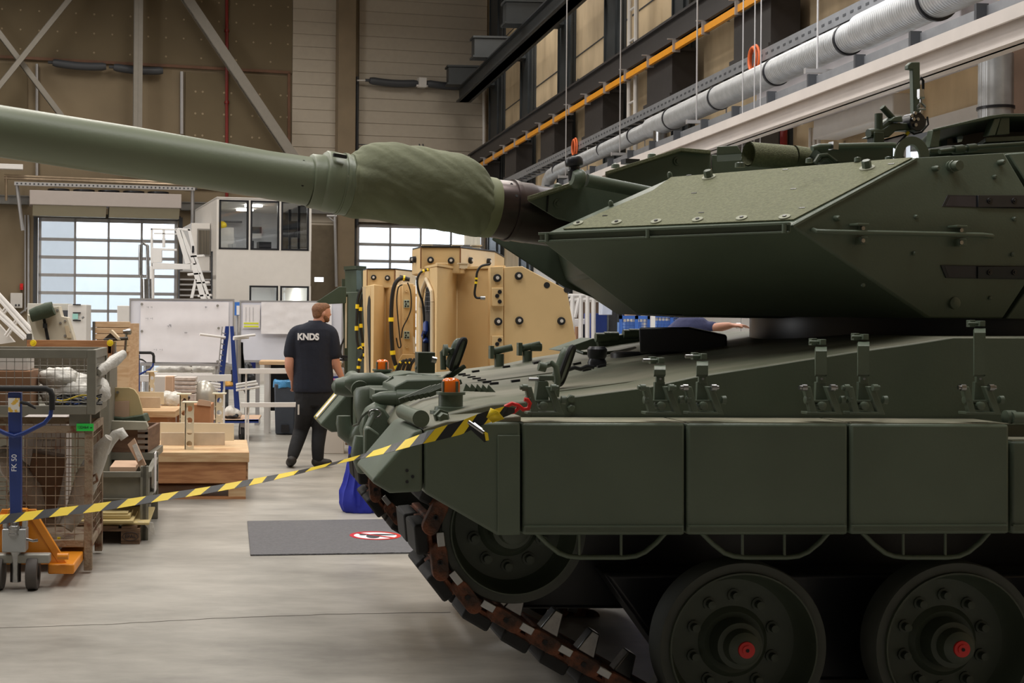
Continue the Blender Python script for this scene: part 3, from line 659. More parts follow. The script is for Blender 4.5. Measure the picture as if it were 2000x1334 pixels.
mb = MB(); pl = [pt(a, b, 6.1) for a, b in ((712, 838), (720, 833), (728, 838), (742, 848), (738, 900), (712, 900))]; mb.prism(pl, e2*.08); part('tow_lug', mb, GREEN, TK, bev=.01)
# upper bow plates and the fan of small parts between the lamps
def tbox(name, c, hx, hy, hz, m=GREEN, bev=.004, parent=None, ax=e1, ay=e2, az=ez): mb = MB(); mb.box(c, ax*hx, ay*hy, az*hz); return part(name, mb, m, parent or TK, bev=bev)
tbox('bow_plate', pt(800, 762, 7.4), .26, .55, .03); tbox('bow_plate', pt(790, 742, 7.8), .3, .4, .012, DECK)
mb = MB(); mb.prism([pt(a, b, 7.9) for a, b in ((757, 735), (800, 728), (862, 733), (862, 742), (770, 748))], e2*.4); part('bow_edge', mb, GREEN, TK, bev=.006)
mb = MB(); mb.prism([pt(a, b, 6.6) for a, b in ((770, 755), (795, 742), (878, 740), (870, 790), (770, 800))], e2*.5); part('bow_block', mb, GREEN, TK, bev=.008)
mb = MB(); mb.lathe(pt(810, 739, 7.3), ez, [(0, .05), (.015, .05), (.02, .04), (.021, 0)], 20); part('filler_cap', mb, GREEN, TK)
for k in range(7):
    x0_, y0_ = 812+k*9.5, 770-k*2; a = pt(x0_, y0_, 6.35); mb = MB(); d = (e1*.9+ez*.35+e2*.2).normalized(); mb.box(a, d*.09, d.cross(e2).normalized()*.012, e2*.014); part('tool_clip', mb, DKGREEN, TK, bev=.003)
for k in range(5):
    a = pt(858+k*8, 746-k*4.5, 6.9); mb = MB(); d = (e1*.8+ez*.6).normalized(); mb.box(a, d*.06, d.cross(e2).normalized()*.01, e2*.02); part('tool_clip', mb, DKGREEN, TK, bev=.003)
for k in range(5):
    a = pt(905+k*11, 764+k*.5, 5.95); mb = MB(); mb.prism([a, a+e1*.045, a+e1*.012+ez*.034], e2*.012); part('anti_slip_tooth', mb, GREEN, TK)
tt_('cable_clamp', [pt(757, 748, 7.0), pt(765, 740, 7.0), pt(775, 748, 7.0), pt(782, 760, 6.9)], .016, GREEN, 8)
tt_('cable_clamp', [pt(770, 768, 6.8), pt(778, 758, 6.8), pt(790, 756, 6.8)], .022, GREEN, 8)
# ribs and dashes on the glacis (weld-on grips)
P0 = T(1300, 748, HY0); sl_ = (T(1664, 687, HY0)-T(1265, 755, HY0)).normalized(); ng = sl_.cross(e2).normalized()
if ng.z < 0: ng = -ng
P0 = T(1265, 755, HY0)
def deckhit(px, py):
    best = None
    for i in range(1, len(top)-3):
        p, q = T(*top[i+1], HY0), T(*top[i], HY0); s_ = (q-p).normalized(); n_ = s_.cross(e2).normalized(); n_ = -n_ if n_.z < 0 else n_
        c = plane_at(px, py, p, n_); x = c.dot(e1)
        if p.dot(e1)-.001 <= x <= q.dot(e1)+.001 and HY0 < c.dot(e2) < HY1:
            if best is None or (c-CAM).length < (best[0]-CAM).length: best = (c, s_, n_)
    return best or (plane_at(px, py, P0, ng), sl_, ng)
for (a, b) in ((902, 733), (911, 736), (921, 739), (931, 742), (941, 745), (951, 748), (965, 751), (929, 727), (989, 718), (1049, 710), (1007, 746), (1127, 712), (1146, 724), (1175, 717), (1048, 709)):
    c, sl_, ng = deckhit(a, b); mb = MB(); mb.box(c+ng*.004, sl_*.022, e2*.012, ng*.008); part('grip_cleat', mb, BLKM, TK)
# flush hatch plates on the glacis
for (a, b, hx, hy) in ((1010, 730, .35, .32), (1060, 760, .4, .25)):
    c, sl_, ng = deckhit(a, b); mb = MB(); mb.box(c, sl_*hx, e2*hy, ng*.006); part('engine_cover', mb, DECK, TK, bev=.003)
# mirrors on arms
def mirror(px, py, y, w, h, ang, s=1):
    c = pt(px, py, y); d = (e1*cos(radians(ang))+e2*sin(radians(ang))); up_ = (ez+e1*.35).normalized()
    fwd = d.cross(up_).normalized(); mb = MB(); n = 20
    def ringp(off, sc): return [c+fwd*off+(d*(cos(2*pi*k/n)*abs(cos(2*pi*k/n))**-.35 if abs(cos(2*pi*k/n)) > 1e-3 else d*0)*w*sc if False else c*0) for k in range(n)]
    def sup(t): ct, st = cos(t), sin(t); return (math.copysign(abs(ct)**.55, ct), math.copysign(abs(st)**.55, st))
    rs_ = []
    for off, sc in ((-.02, .82), (-.012, .95), (.0, 1.0), (.018, 1.0), (.022, .93)):
        rs_.append([c+fwd*off+d*(sup(2*pi*k/n)[0]*w*sc)+up_*(sup(2*pi*k/n)[1]*h*sc) for k in range(n)])
    mb.rings(rs_); o = part('mirror', mb, GREEN, TK)
    mb = MB(); mb.tube([c+fwd*.018+d*(sup(2*pi*k/n)[0]*w)+up_*(sup(2*pi*k/n)[1]*h) for k in range(n)], .011, 8, closed=True); part('rubber_rim', mb, BLK, o, label='black rubber rim')
    return o
mirror(889, 690, 6.9, .05, .085, 60); tt_('mirror_arm', [pt(866, 722, 6.9), pt(865, 688, 6.9), pt(869, 683, 6.9), pt(884, 686, 6.85)], .016, GREEN, 10)
tcyl('arm_joint', pt(866, 684, 6.85), pt(874, 684, 6.85), .03)
mirror(1098, 712, 5.9, .05, .09, 62); tt_('mirror_arm', [pt(1086, 775, 5.5), pt(1089, 740, 5.5), pt(1086, 716, 5.5), pt(1078, 710, 5.5), pt(1064, 714, 5.55)], .013, GREEN, 10)
tcyl('arm_joint', pt(1052, 715, 5.5), pt(1066, 718, 5.5), .02)
tbox('bracket_block', pt(830, 708, 7.6), .05, .06, .06, DKGREEN); tt_('bracket_arm', [pt(815, 722, 7.6), pt(822, 705, 7.6), pt(846, 700, 7.6)], .02, DKGREEN, 8); tcyl('bracket_pin', pt(843, 702, 7.5), pt(852, 704, 7.5), .018, STEEL)
tt_('bracket_arm', [pt(815, 725, 7.7), pt(818, 706, 7.7)], .012, STEEL, 8)
for (a, b) in ((1030, 682), (975, 688)):
    mb = MB(); c = pt(a, b, 8.2); mb.cyl(c-ez*.09, c-ez*.01, .03, 14); mb.cyl(c-e1*.06, c+e1*.08+ez*.03, .022, 14); mb.box(c-e1*.05, e1*.012, e2*.03, ez*.04)
    part('lifting_lug', mb, GREEN, TK)
mb = MB(); c = pt(1048, 678, 8.2); mb.cyl(c-e1*.04, c+e1*.03, .026, 14); part('lug_end', mb, GREEN, TK)
# far side skirt top box, periscopes
mb = MB(); mb.prism([pt(a, b, 8.45) for a, b in ((1092, 684), (1160, 660), (1168, 677), (1125, 690))], e2*.3); part('far_skirt_plate', mb, GREEN, TK, bev=.006)
mb = MB(); mb.prism([pt(a, b, 8.4) for a, b in ((1166, 664), (1212, 654), (1262, 650), (1262, 668), (1170, 680))], e2*.2); part('far_skirt_plate', mb, GREEN, TK, bev=.006)
for a in (1178, 1195, 1232, 1243): c = pt(a, 659-(a-1178)*.12, 8.4); mb = MB(); mb.cyl(c-e1*.05, c+e1*.04, .03, 12); part('far_clamp', mb, GREEN, TK)
mb = MB(); c = pt(1166, 708, 6.9); mb.lathe(c, ez, [(-.04, .045), (.0, .05), (.02, .042), (.035, .05), (.07, .052), (.085, .04), (.086, 0)], 24); part('periscope', mb, BLKM, TK)
mb = MB(); c = pt(1235, 690, 7.3); mb.lathe(c, ez, [(-.06, .12), (.0, .12), (.01, .1), (.01, 0)], 24); part('periscope', mb, BLKM, TK)
tt_('hatch_seal', [pt(1120, 683, 7.6), pt(1140, 690, 7.5), pt(1170, 691, 7.5), pt(1210, 687, 7.6), pt(1240, 680, 7.8)], .01, DKGREEN, 8)
tt_('retaining_chain', [pt(1110, 722, 6.4), pt(1122, 718, 6.4), pt(1134, 721, 6.4), pt(1146, 716, 6.4), pt(1160, 717, 6.4)], .01, BLKM, 6)
# skirt hinge clamps
def clamp(px, ytop, yl=812, short=False):
    y = YN+.02; base = T(px, 811, y); x = base.dot(e1); z0 = base.z
    def q(dx, py, dy=0.0): p = T(px+dx, py, y+dy); return TT(p.dot(e1), y+dy, p.z)
    rt = MB(); rt.box(TT(x+.003, y+.03, z0+.008), e1*.062, e2*.03, ez*.005)
    o = part('skirt_clamp', rt, GREEN, TK, bev=.002)
    for sgn, xt, xb in ((-1, -27, -13), (1, 15, 36)):
        mb = MB(); a, b = q(xt, 755, .01), q(xb, 810, 0); w = e1*.014
        mb.prism([a-w, a+w, b+w, b-w], e2*.03); part('clamp_leg', mb, GREEN, o, bev=.003)
        mb = MB(); mb.lathe(q(xt+(-2 if sgn < 0 else 2), 757, .0), e1*sgn, [(0, .014), (.02, .014), (.02, .009), (.03, .009)], 12); part('clamp_bolt', mb, STEEL if (px+sgn) % 2 else GREEN, o)
    mb = MB(); a, b = q(-16, 786, .02), q(26, 786, .02); mb.prism([a, b, b+ez*.008, a+ez*.008], e2*.03); part('crossbar', mb, GREEN, o)
    mb = MB(); mb.lathe(q(4, 793, .0), e2, [(0, .012), (.004, .017), (.05, .018)], 18); part('hub', mb, GREEN, o)
    for dx in (-29, 40): mb = MB(); mb.lathe(q(dx, 781, .02), e1, [(-.008, .010), (-.006, .016), (.01, .018)], 12); part('clamp_lug', mb, GREEN, o)
    mb = MB(); a, b = q(-11, 785, .05), q(10, 750, .05); mb.prism([q(-11, 786, .06), q(11, 786, .06), q(10, 746, .06), q(-10, 746, .06)], e2*.02); part('lower_strap', mb, GREEN, o, bev=.002)
    if not short:
        mb = MB(); mb.prism([q(-7, 750, .058), q(9, 750, .058), q(9, 728, .07), q(-7, 728, .07)], e2*.015); part('middle_strap', mb, GREEN, o, bev=.002)
        mb = MB(); mb.cyl(q(1, 740, .05), q(1, 740, .062), .005, 8); part('strap_bolt', mb, STEEL, o)
        yt = ytop+14
        prof = [(0, 732, .05), (0, yt+6, .05), (0, yt+1, .065), (0, yt-1, .09), (0, yt-3, .16)]
        mb = MB(); A = [q(-11, p[1], p[2]) for p in prof]; Bq = [q(11, p[1], p[2]) for p in prof]
        A2 = [p+e2*.008-ez*.008 for p in A]; B2 = [p+e2*.008-ez*.008 for p in Bq]
        for i in range(len(A)-1):
            mb._f([mb.bm.verts.new(v) for v in (A[i], Bq[i], Bq[i+1], A[i+1])]); mb._f([mb.bm.verts.new(v) for v in (A2[i+1], B2[i+1], B2[i], A2[i])])
            mb._f([mb.bm.verts.new(v) for v in (A[i], A[i+1], A2[i+1], A2[i])]); mb._f([mb.bm.verts.new(v) for v in (Bq[i+1], Bq[i], B2[i], B2[i+1])])
        part('hook_strap', mb, GREEN, o)
        mb = MB(); c = q(-8, ytop+2, .15); mb.cyl(c-e1*.035, c+e1*.03, .007, 10); mb.box(c+e1*.018, e1*.012, e2*.02, ez*.012); mb.box(c-e1*.005+e2*.03, e1*.012, e2*.015, ez*.015); part('hook_end', mb, GREEN, o, bev=.002)
        if ytop > 690: mb = MB(); mb.cyl(c-e1*.055, c-e1*.025, .008, 10); part('hook_pin', mb, STEEL, o, label='bare metal pin')
    else:
        mb = MB(); mb.prism([q(-13, 786, .05), q(13, 786, .05), q(13, 748, .05), (q(10, 744, .05)), q(-8, 744, .05)], e2*.05); part('upper_block', mb, GREEN, o, bev=.003)
        mb = MB(); c = q(-12, 741, .06); mb.cyl(c-e1*.03, c+e1*.02, .007, 10); part('hook_pin', mb, STEEL, o)
        mb = MB(); mb.box(q(6, 738, .07), e1*.03, e2*.02, ez*.01); part('hook_end', mb, GREEN, o, bev=.002)
clamp(1059, 735, short=True); clamp(1289, 702); clamp(1372, 694); clamp(1604, 666); clamp(1687, 656); clamp(1914, 630)
for (a, b) in ((1117, 779), (1117, 798)): mb = MB(); mb.lathe(pt(a, b, HY0-.03), e2, [(0, .012), (.004, .017), (.03, .018)], 6); part('side_bolt', mb, GREEN, TK)
# red hook
rh = thing('snap_hook', 'red forked hook clipped to the tank beside the tape end', 'hook', pt(1010, 797, YN+.02))
mb = MB(); mb.tube([pt(a, b, YN-.0) for a, b in ((986, 795), (1000, 788), (1012, 792), (1022, 800), (1032, 798), (1035, 788), (1030, 781), (1024, 780))], .0085, 10); mb.tube([pt(a, b, YN-.0) for a, b in ((992, 806), (1004, 805), (1011, 799), (1013, 793))], .0075, 10)
part('hook', mb, RED, rh)
# rear stowage tube at the right edge
tcyl('exhaust_tube', pt(1975, 816, 5.3), pt(2200, 822, 5.3), .025); mb = MB(); mb.lathe(pt(1972, 815, 5.32), e1, [(-.03, .01), (-.02, .03), (.02, .03)], 12); part('tube_cap', mb, GREEN, TK)
# foot rails beneath the skirts
for xa, xb_, b1_, b2_ in ((1047, 1300, 1131, 1213), (1370, 1618, 1450, 1532), (1684, 1931, 1764, 1846)):
    y = YN+.1; pts = [(xa, 1040), (xa+22, 1062), (xa+45, 1080), (xa+62, 1086), (xa+85, 1088.5), (xb_-80, 1088.5), (xb_-58, 1086), (xb_-40, 1078), (xb_-18, 1060), (xb_, 1040)]
    mb = MB(); mb.tube([pt(a, b, y) for a, b in pts], .0105, 10); o = part('foot_rail', mb, GREEN, TK)
    for bx_ in (b1_, b2_): mb = MB(); mb.cyl(pt(bx_, 1035, y), pt(bx_, 1088, y), .006, 8); part('rail_bar', mb, GREEN, o)
# wheels
WY = 5.38
def wheel(name, px, py, rpx, yface=WY, hub=True, lab=None):
    c = pt(px, py, yface); s = yface/F; r = rpx*s
    mb = MB(); mb.rings([[c+e2*h_+e1*(cos(2*pi*k/64)*r_)+ez*(sin(2*pi*k/64)*r_) for k in range(64)] for h_, r_ in ((.02, r*.86), (0, r*.88), (-.002, r*.985), (.01, r), (.13, r), (.14, r*.86))], closed=True); o = part(name, mb, TYRE, TK, label=lab)
    mb = MB(); mb.lathe(c, e2, [(.004, r*.885), (-.012, r*.875), (-.012, r*.855), (.03, r*.84), (.09, r*.80), (.115, r*.74), (.12, r*.42), (.10, r*.36), (.14, .01)], 64, caps=False); part('wheel_disc', mb, DISC_SHADED, o)
    mb = MB(); mb.lathe(c, e2, [(-.03, .001), (-.03, r*.13), (-.015, r*.19), (.03, r*.21), (.034, r*.27), (.10, r*.29), (.12, r*.3)], 40); part('hub', mb, DISC_SHADED, o)
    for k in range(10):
        a = 2*pi*k/10+.3; p = c+e1*(cos(a)*r*.5)+ez*(sin(a)*r*.55)+e2*.12; mb = MB(); mb.lathe(p, -e2, [(0, .028), (.01, .028), (.011, .018), (.04, .017), (.042, 0)], 10); part('wheel_bolt', mb, DISC_SHADED, o)
    if hub:
        mb = MB(); mb.lathe(c-e2*.03, -e2, [(0, .035), (.008, .034), (.009, .02), (.014, .02), (.014, 0)], 28); part('hub_cap', mb, RED, o, label='red hub cap')
        mb = MB(); mb.lathe(c-e2*.0445, -e2, [(0, .008), (.002, .008)], 6); part('cap_hole', mb, BLK, o)
    return o
wheel('road_wheel', 1452, 1266, 173); wheel('road_wheel', 1870, 1264, 173); wheel('road_wheel', 2290, 1262, 173)
wheel('idler_wheel', 1004, 1036, 146, yface=5.42, hub=False)
for px_ in (1452, 1870, 2290):
    c0 = pt(px_, 1266, 5.38); mb = MB(); mb.lathe(TT(c0.dot(e1), 7.95, c0.z), e2, [(0, .3), (0, .355), (.13, .355), (.14, .3)], 40); part('road_wheel', mb, TYRE, TK)
c0 = pt(1004, 1036, 5.42); mb = MB(); mb.lathe(TT(c0.dot(e1), 7.95, c0.z), e2, [(0, .26), (0, .3), (.13, .3), (.14, .25)], 40); part('idler_wheel', mb, TYRE, TK)
c1 = pt(1021, 826, YN); c2_ = pt(1021, 1045, YN)
for k in range(4):
    x0_ = c1.dot(e1)+k*.64; mb = MB(); mb.prism([TT(x0_, 8.5, c2_.z), TT(x0_+.63, 8.5, c2_.z), TT(x0_+.63, 8.5, c1.z), TT(x0_, 8.5, c1.z)], e2*.2); part('side_skirt', mb, GREEN, TK, bev=.01)
for yy in (5.42, 7.75):
    mb = MB(); mb.prism([TT(xi0, yy, 0.012) for xi0 in (3.0,)]+[TT(7.2, yy, .012), TT(7.2, yy, .09), TT(3.0, yy, .09)], e2*.6); part('track_run', mb, BLK, TK)
mb = MB(); mb.prism([T(1180, 1120, 5.75), T(2560, 1120, 5.75), T(2560, 1330, 5.75), T(1330, 1330, 5.75)], e2*.2); part('suspension_housing', mb, BLKM, TK, bev=.02)
# track: closed path round idler and under the wheels
S_ = 5.42/F
ci = pt(1004, 1036, 5.42); cw_ = pt(1452, 1266, 5.38); ri = 146*S_+.03; rw = 173*5.38/F+.03
xi, zi, xw_, zw = ci.dot(e1), ci.z, cw_.dot(e1), cw_.z
path = []
# from rear top to idler top, round the front, down to the first wheel, then along the floor
xr_ = xi+7.2
path += [(xr_-.0, zi+ri+.02), (xi+.02, zi+ri)]
dx, dz = xw_-xi, zw-zi; L_ = sqrt(dx*dx+dz*dz); base_a = atan2(dz, dx); off = math.acos((ri-rw)/L_)
a_end = base_a-off; a_end += 2*pi if a_end < 0 else 0
a0 = pi/2; n = 40
for k in range(1, n+1): a = a0+(a_end-a0)*k/n; path.append((xi+ri*cos(a), zi+ri*sin(a)))
a1_ = a_end; a2_ = 3*pi/2
for k in range(0, 9): a = a1_+(a2_-a1_)*k/8; path.append((xw_+rw*cos(a), zw+rw*sin(a)))
path.append((xr_, zw-rw))
# resample at link pitch
pitch = .187
def resample(P, st):
    out = [P[0]]; i = 0; cur = P[0]; need = st
    for q in P[1:]:
        while True:
            d = sqrt((q[0]-cur[0])**2+(q[1]-cur[1])**2)
            if d < need: need -= d; cur = q; break
            t = need/d; cur = (cur[0]+(q[0]-cur[0])*t, cur[1]+(q[1]-cur[1])*t); out.append(cur); need = st
    return out
RP = resample(path, pitch)
def link_mesh():
    bmb = MB(); bmb.box((0, .33, .0), (.072, 0, 0), (0, .27, 0), (0, 0, .018)); bmb.box((0, .33, -.03), (.06, 0, 0), (0, .29, 0), (0, 0, .015)); 
    body = part('track_link', bmb, RUSTY, TK, bev=.006)
    p = MB()
    for yy in (.17, .49): p.box((0, yy, -.055), (.064, 0, 0), (0, .13, 0), (0, 0, .034))
    pad = part('rubber_pad', p, BLK, body, bev=.012)
    h = MB(); h.prism([V((-.045, .29, .015)), V((.045, .29, .015)), V((.02, .31, .12)), V((-.02, .31, .12))], V((0, .08, 0))); horn = part('guide_horn', h, STEEL, body, bev=.006)
    c = MB(); n = 14
    prof = [(.045+.034*cos(a), .034*sin(a)) for a in [(-pi/2)+pi*k/7 for k in range(8)]]+[(-.045+.034*cos(a), .034*sin(a)) for a in [(pi/2)+pi*k/7 for k in range(8)]]
    c.prism([V((x+.093, 0, z)) for x, z in prof], V((0, .05, 0))); con = part('end_connector', c, RUSTY, body, bev=.004)
    b_ = MB(); b_.box((.093, -.001, 0), (.008, 0, .008), (0, .002, 0), (-.004, 0, .004)); b_.box((.093, -.001, 0), (.008, 0, -.008), (0, .002, 0), (.004, 0, .004)); part('bolt_slot', b_, BLK, con)
    s_ = MB(); s_.box((0, .006, .012), (.03, 0, 0), (0, .008, 0), (0, 0, .016)); part('link_face', s_, STEEL, body, bev=.003, label='bare metal link face')
    return body
# link_mesh is laid out at the tank's origin, then every copy gets its own matrix
_l = root_loc(TK); lk = link_mesh()
for o in [lk]+[q for q in lk.children_recursive]:
    o.data.transform(Matrix.Translation(_l))
first = True
count = 0
for i in range(len(RP)-1):
    (xa, za), (xb_, zb) = RP[i], RP[i+1]
    if xa > xi+2.2 and za > zi: continue
    if xa > xi+3.0: continue
    for yy in ((5.40, 7.75) if (xa < xi+.9) else (5.40,)):
        o = lk if first else copy_tree(lk, TK); first = False
        m_ = ((xa+xb_)/2, (za+zb)/2); t = (e1*(xb_-xa)+ez*(zb-za)).normalized(); nrm = t.cross(e2).normalized()*-1
        inward = (TT(xi, 0, zi)-TT(m_[0], 0, m_[1])) if m_[0] < xi+.1 else ez
        if nrm.dot(inward) < 0: nrm = -nrm
        # local x along the track, y across, z towards the wheels
        xax = t if t.cross(e2).dot(nrm) > 0 else -t
        M = frame(TT(m_[0], yy, m_[1])-_l, xax, e2, xax.cross(e2)); o.matrix_local = M; count += 1
# ------------------------------------------------------------------ turret
UT = 15.0
u1 = V((cos(radians(UT)), sin(radians(UT)), 0)); u2 = V((-sin(radians(UT)), cos(radians(UT)), 0))
N2 = W(1545, 440, 5.75); N1 = W(1057, 455, 6.54); N1.z = N2.z
UD = N2.dot(u2)
def U(px, py, off=0.0): return G(px, py, UT, UD+off)
TLT = .11
def Us(px, py, off=0.0): return U(px, py, off+TLT*abs(py-452)/150)
A2 = Us(1788, 308); ntop = (N2-N1).cross(A2-N1).normalized()
ntop = -ntop if ntop.z < 0 else ntop
def topp(px, py): return plane_at(px, py, N1, ntop)
B2 = Us(1812, 621); nbot = (N2-N1).cross(B2-N1).normalized()
nbot = -nbot if nbot.z > 0 else nbot
def botp(px, py): return plane_at(px, py, N1, nbot)
A1 = topp(1310, 347); B1 = botp(1240, 612); C2 = Us(1962, 299); D2 = Us(1958, 622)
mb = MB(); dq = u2*1.1
M2 = U(2009, 452); q3 = Us(2009, 378); q4 = Us(2009, 545)
mb.hull([N1, N1-ez*.03, N2, A1, A2, B1, B2, M2, q3, q4, C2, D2, C2+dq, D2+dq, A1+u1*.5, B1+u1*.9])
part('cheek_armour', mb, GREEN, TK, bev=.008)
# coarse coating sheet on the sloping top
mb = MB(); sh = [topp(a, b) for a, b in ((1100, 449), (1275, 374), (1311, 348), (1783, 309.5), (1550, 431)) ]; mb.prism([p+ntop*.001 for p in sh], ntop*.006); cov = part('cheek_top_sheet', mb, GREEN2, TK, bev=.002)
# rim strips
mb = MB(); a, b = N2, A2; d = (b-a).normalized(); w = d.cross(u2).normalized(); w = w if w.z < 0 else -w
mb.prism([a-u2*.014, b-u2*.014, b-u2*.014+w*.012, a-u2*.014+w*.012], u2*.03); part('edge_strip', mb, GREEN, TK, bev=.002)
nv_ = (N2-N1).cross(ez).normalized(); nv_ = nv_ if nv_.y < 0 else -nv_
for dz, hh in ((.0, .012), (-.036, .010)):
    mb = MB(); a, b = N1+ez*dz, N2+ez*dz; mb.prism([a, b, b+ez*hh, a+ez*hh], nv_*.03); mb2_ = part('nose_strip', mb, GREEN, TK, bev=.002)
mb = MB(); a, b = N1-ez*.03, N2-ez*.03; mb.prism([a, b, b+ez*.03, a+ez*.03], nv_*.012); part('nose_channel', mb, GREEN, TK)
for f_ in (.04, .47, .985): c = N1.lerp(N2, f_)+nv_*.03; mb = MB(); mb.cyl(c-ez*.035, c+ez*.005, .010, 10); part('nose_clip', mb, GREEN, TK)
# bolts on the top sheet
def hexbolt(px, py, r, h, washer=True, P=topp, nn=None, m2=GREEN):
    nn = nn or ntop; c = P(px, py)+nn*.007
    if washer: mb = MB(); mb.lathe(c, nn, [(0, r*2.1), (.004, r*2.0), (.004, 0)], 24); o = part('washer', mb, GREEN, TK, label='pale painted washer')
    mb = MB(); mb.lathe(c+nn*.003, nn, [(0, r), (h, r), (h, 0)], 6); part('hex_bolt', mb, BLKM if washer and h < .012 else m2, TK)
WASH = mat('pale_washer', (150, 152, 132), .6, var=.05)
for a, b in ((1130, 439), (1205, 437), (1282, 435.5), (1363, 432), (1449, 429), (1533, 427)):
    c = topp(a, b)+ntop*.007; mb = MB(); mb.lathe(c, ntop, [(0, .026), (.005, .025), (.005, 0)], 24); o = part('washer', mb, WASH, TK, label='pale painted washer')
    mb = MB(); mb.lathe(c+ntop*.005, ntop, [(0, .009), (.004, .009), (.004, 0)], 6); part('socket', mb, BLKM, o)
for a, b in ((1385, 349), (1694, 331)):
    c = topp(a, b)+ntop*.007; mb = MB(); mb.lathe(c, ntop, [(0, .034), (.004, .033), (.004, 0)], 24); o = part('washer', mb, WASH, TK, label='pale painted washer')
    mb = MB(); mb.lathe(c+ntop*.004, ntop, [(0, .021), (.03, .021), (.034, .018), (.034, 0)], 6); part('hex_head', mb, GREEN, o)
for a, b in ((1194, 402), (1309, 346)):
    c = topp(a, b); mb = MB(); mb.lathe(c, ntop, [(0, .012), (.02, .012), (.028, .006), (.028, 0)], 12); part('edge_bolt', mb, GREEN, TK)
for a, b in ((1182, 424), (1356, 380), (1346, 345), (1370, 418), (1550, 372), (1567, 409), (1741, 323), (1534, 334)):
    c = topp(a, b)+ntop*.006; mb = MB(); mb.box(c, (N2-N1).normalized()*.013, ntop.cross(N2-N1).normalized()*.004, ntop*.003); part('cleat', mb, BLKM, TK)
# studs on the side face
def stud(px, py, r, l, m=GREEN, rings=0, name='stud'):
    c = Us(px, py); mb = MB(); prof = [(0, r), (l*.7, r), (l, r*.6), (l, 0)]
    if rings: prof = [(0, r), (.01, r), (.011, r*.85), (.02, r*.85), (.021, r), (.03, r), (.031, r*.85), (l*.6, r*.85), (l, r*.8), (l, 0)]
    mb.lathe(c, -u2+u1*(.0), prof, 16); part(name, mb, m, TK)
for a, b, r, l in ((1630, 427, .013, .035), (1787, 424, .010, .015), (1823, 330, .013, .035), (1951, 318, .013, .035), (1941, 346, .010, .015), (1979, 428, .010, .015), (1784, 495, .009, .014), (1976, 497, .010, .014), (1685, 557, .009, .01), (1932, 582, .009, .012)): stud(a, b, r, l)
stud(1856, 326, .028, .06, rings=1, name='breather_plug'); stud(1862, 592, .028, .02, name='breather_plug')
# recessed dark sensor strips
for poly, yy in ((((1838, 404), (1849, 381), (2010, 383), (2010, 408)), 393), (((1836, 518), (1846, 543), (2010, 546), (2010, 520)), 532)):
    mb = MB(); mb.prism([Us(a, b) for a, b in poly], -u2*.006); o = part('recessed_strip', mb, BLKM, TK, bev=.001, label='black recessed strip')
    cx_ = [(a+(1924-a)*.04, b+(yy-b)*.18) for a, b in poly]
    mb = MB(); mb.prism([Us(a, b)-u2*.005 for a, b in ((cx_[0][0]+4, cx_[0][1]), (cx_[1][0]+2, cx_[1][1]), (1904, cx_[1][1]+1), (1904, cx_[3][1]-1 if yy < 400 else cx_[0][1]))], -u2*.002); part('strip_face', mb, mat('strip_grey', (52, 48, 54), .4), o)
    mb = MB(); mb.prism([Us(1906, yy-11)-u2*.006, Us(2010, yy-11)-u2*.006, Us(2010, yy+12)-u2*.006, Us(1906, yy+12)-u2*.006], -u2*.008); part('cover_plate', mb, BLKM, o, bev=.001)
    for a in (1928, 1976): mb = MB(); mb.lathe(Us(a, yy)-u2*.014, -u2, [(0, .014), (.006, .013), (.006, .007), (.010, .006), (.010, 0)], 18); part('plate_screw', mb, BLKM, o)
# hand rail
hr = [U(1588, 449), U(1596, 452, -.03), U(1625, 453, -.05), U(1760, 455.5, -.05), U(1920, 459, -.05), U(1937, 461, -.04), U(1938, 462, 0)]
mb = MB(); mb.tube(hr, .0105, 10); hrp = part('hand_rail', mb, GREEN, TK)
for a in (1681, 1873):
    b = 445+(a-1681)*.02; mb = MB(); mb.box(U(a-3, b-6, -.03), u1*.028, u2*.03, ez*.005); mb.box(U(a+2, b, -.0), u1*.018, u2*.012, ez*.016); mb.box(U(a+2, b+25, -.0), u1*.018, u2*.02, ez*.016); part('rail_bracket', mb, GREEN, hrp, bev=.002)
    for dy in (1, 25): mb = MB(); mb.lathe(U(a+3, b+dy, -.02), -u2, [(0, .011), (.008, .010), (.008, 0)], 6); part('bracket_nut', mb, STEEL, hrp)
# turret side module behind the seam
mb = MB(); pp = [Us(a, b, .012) for a, b in ((1970, 300), (2400, 268), (2400, 452), (2022, 382), (2022, 543), (2022, 452), (2400, 628), (1966, 622))]; mb.face([pp[0], pp[1], pp[2], pp[5], pp[3]]); mb.face([pp[5], pp[2], pp[6], pp[7], pp[4]]); mb.face([pp[0], pp[0]+u2, pp[1]+u2, pp[1]]); mb.face([pp[0], pp[3], pp[3]+u2, pp[0]+u2]); mb.face([pp[4], pp[7], pp[7]+u2, pp[4]+u2]); mb.face([pp[3], pp[5], pp[5]+u2, pp[3]+u2]); mb.face([pp[5], pp[4], pp[4]+u2, pp[5]+u2]); part('side_module', mb, GREEN, TK, bev=.006)
mb = MB(); mb.prism([U(a, b, .16) for a, b in ((1900, 310), (2050, 305), (2050, 618), (1900, 616))], u2*.8); part('seam_gap', mb, BLK, TK)
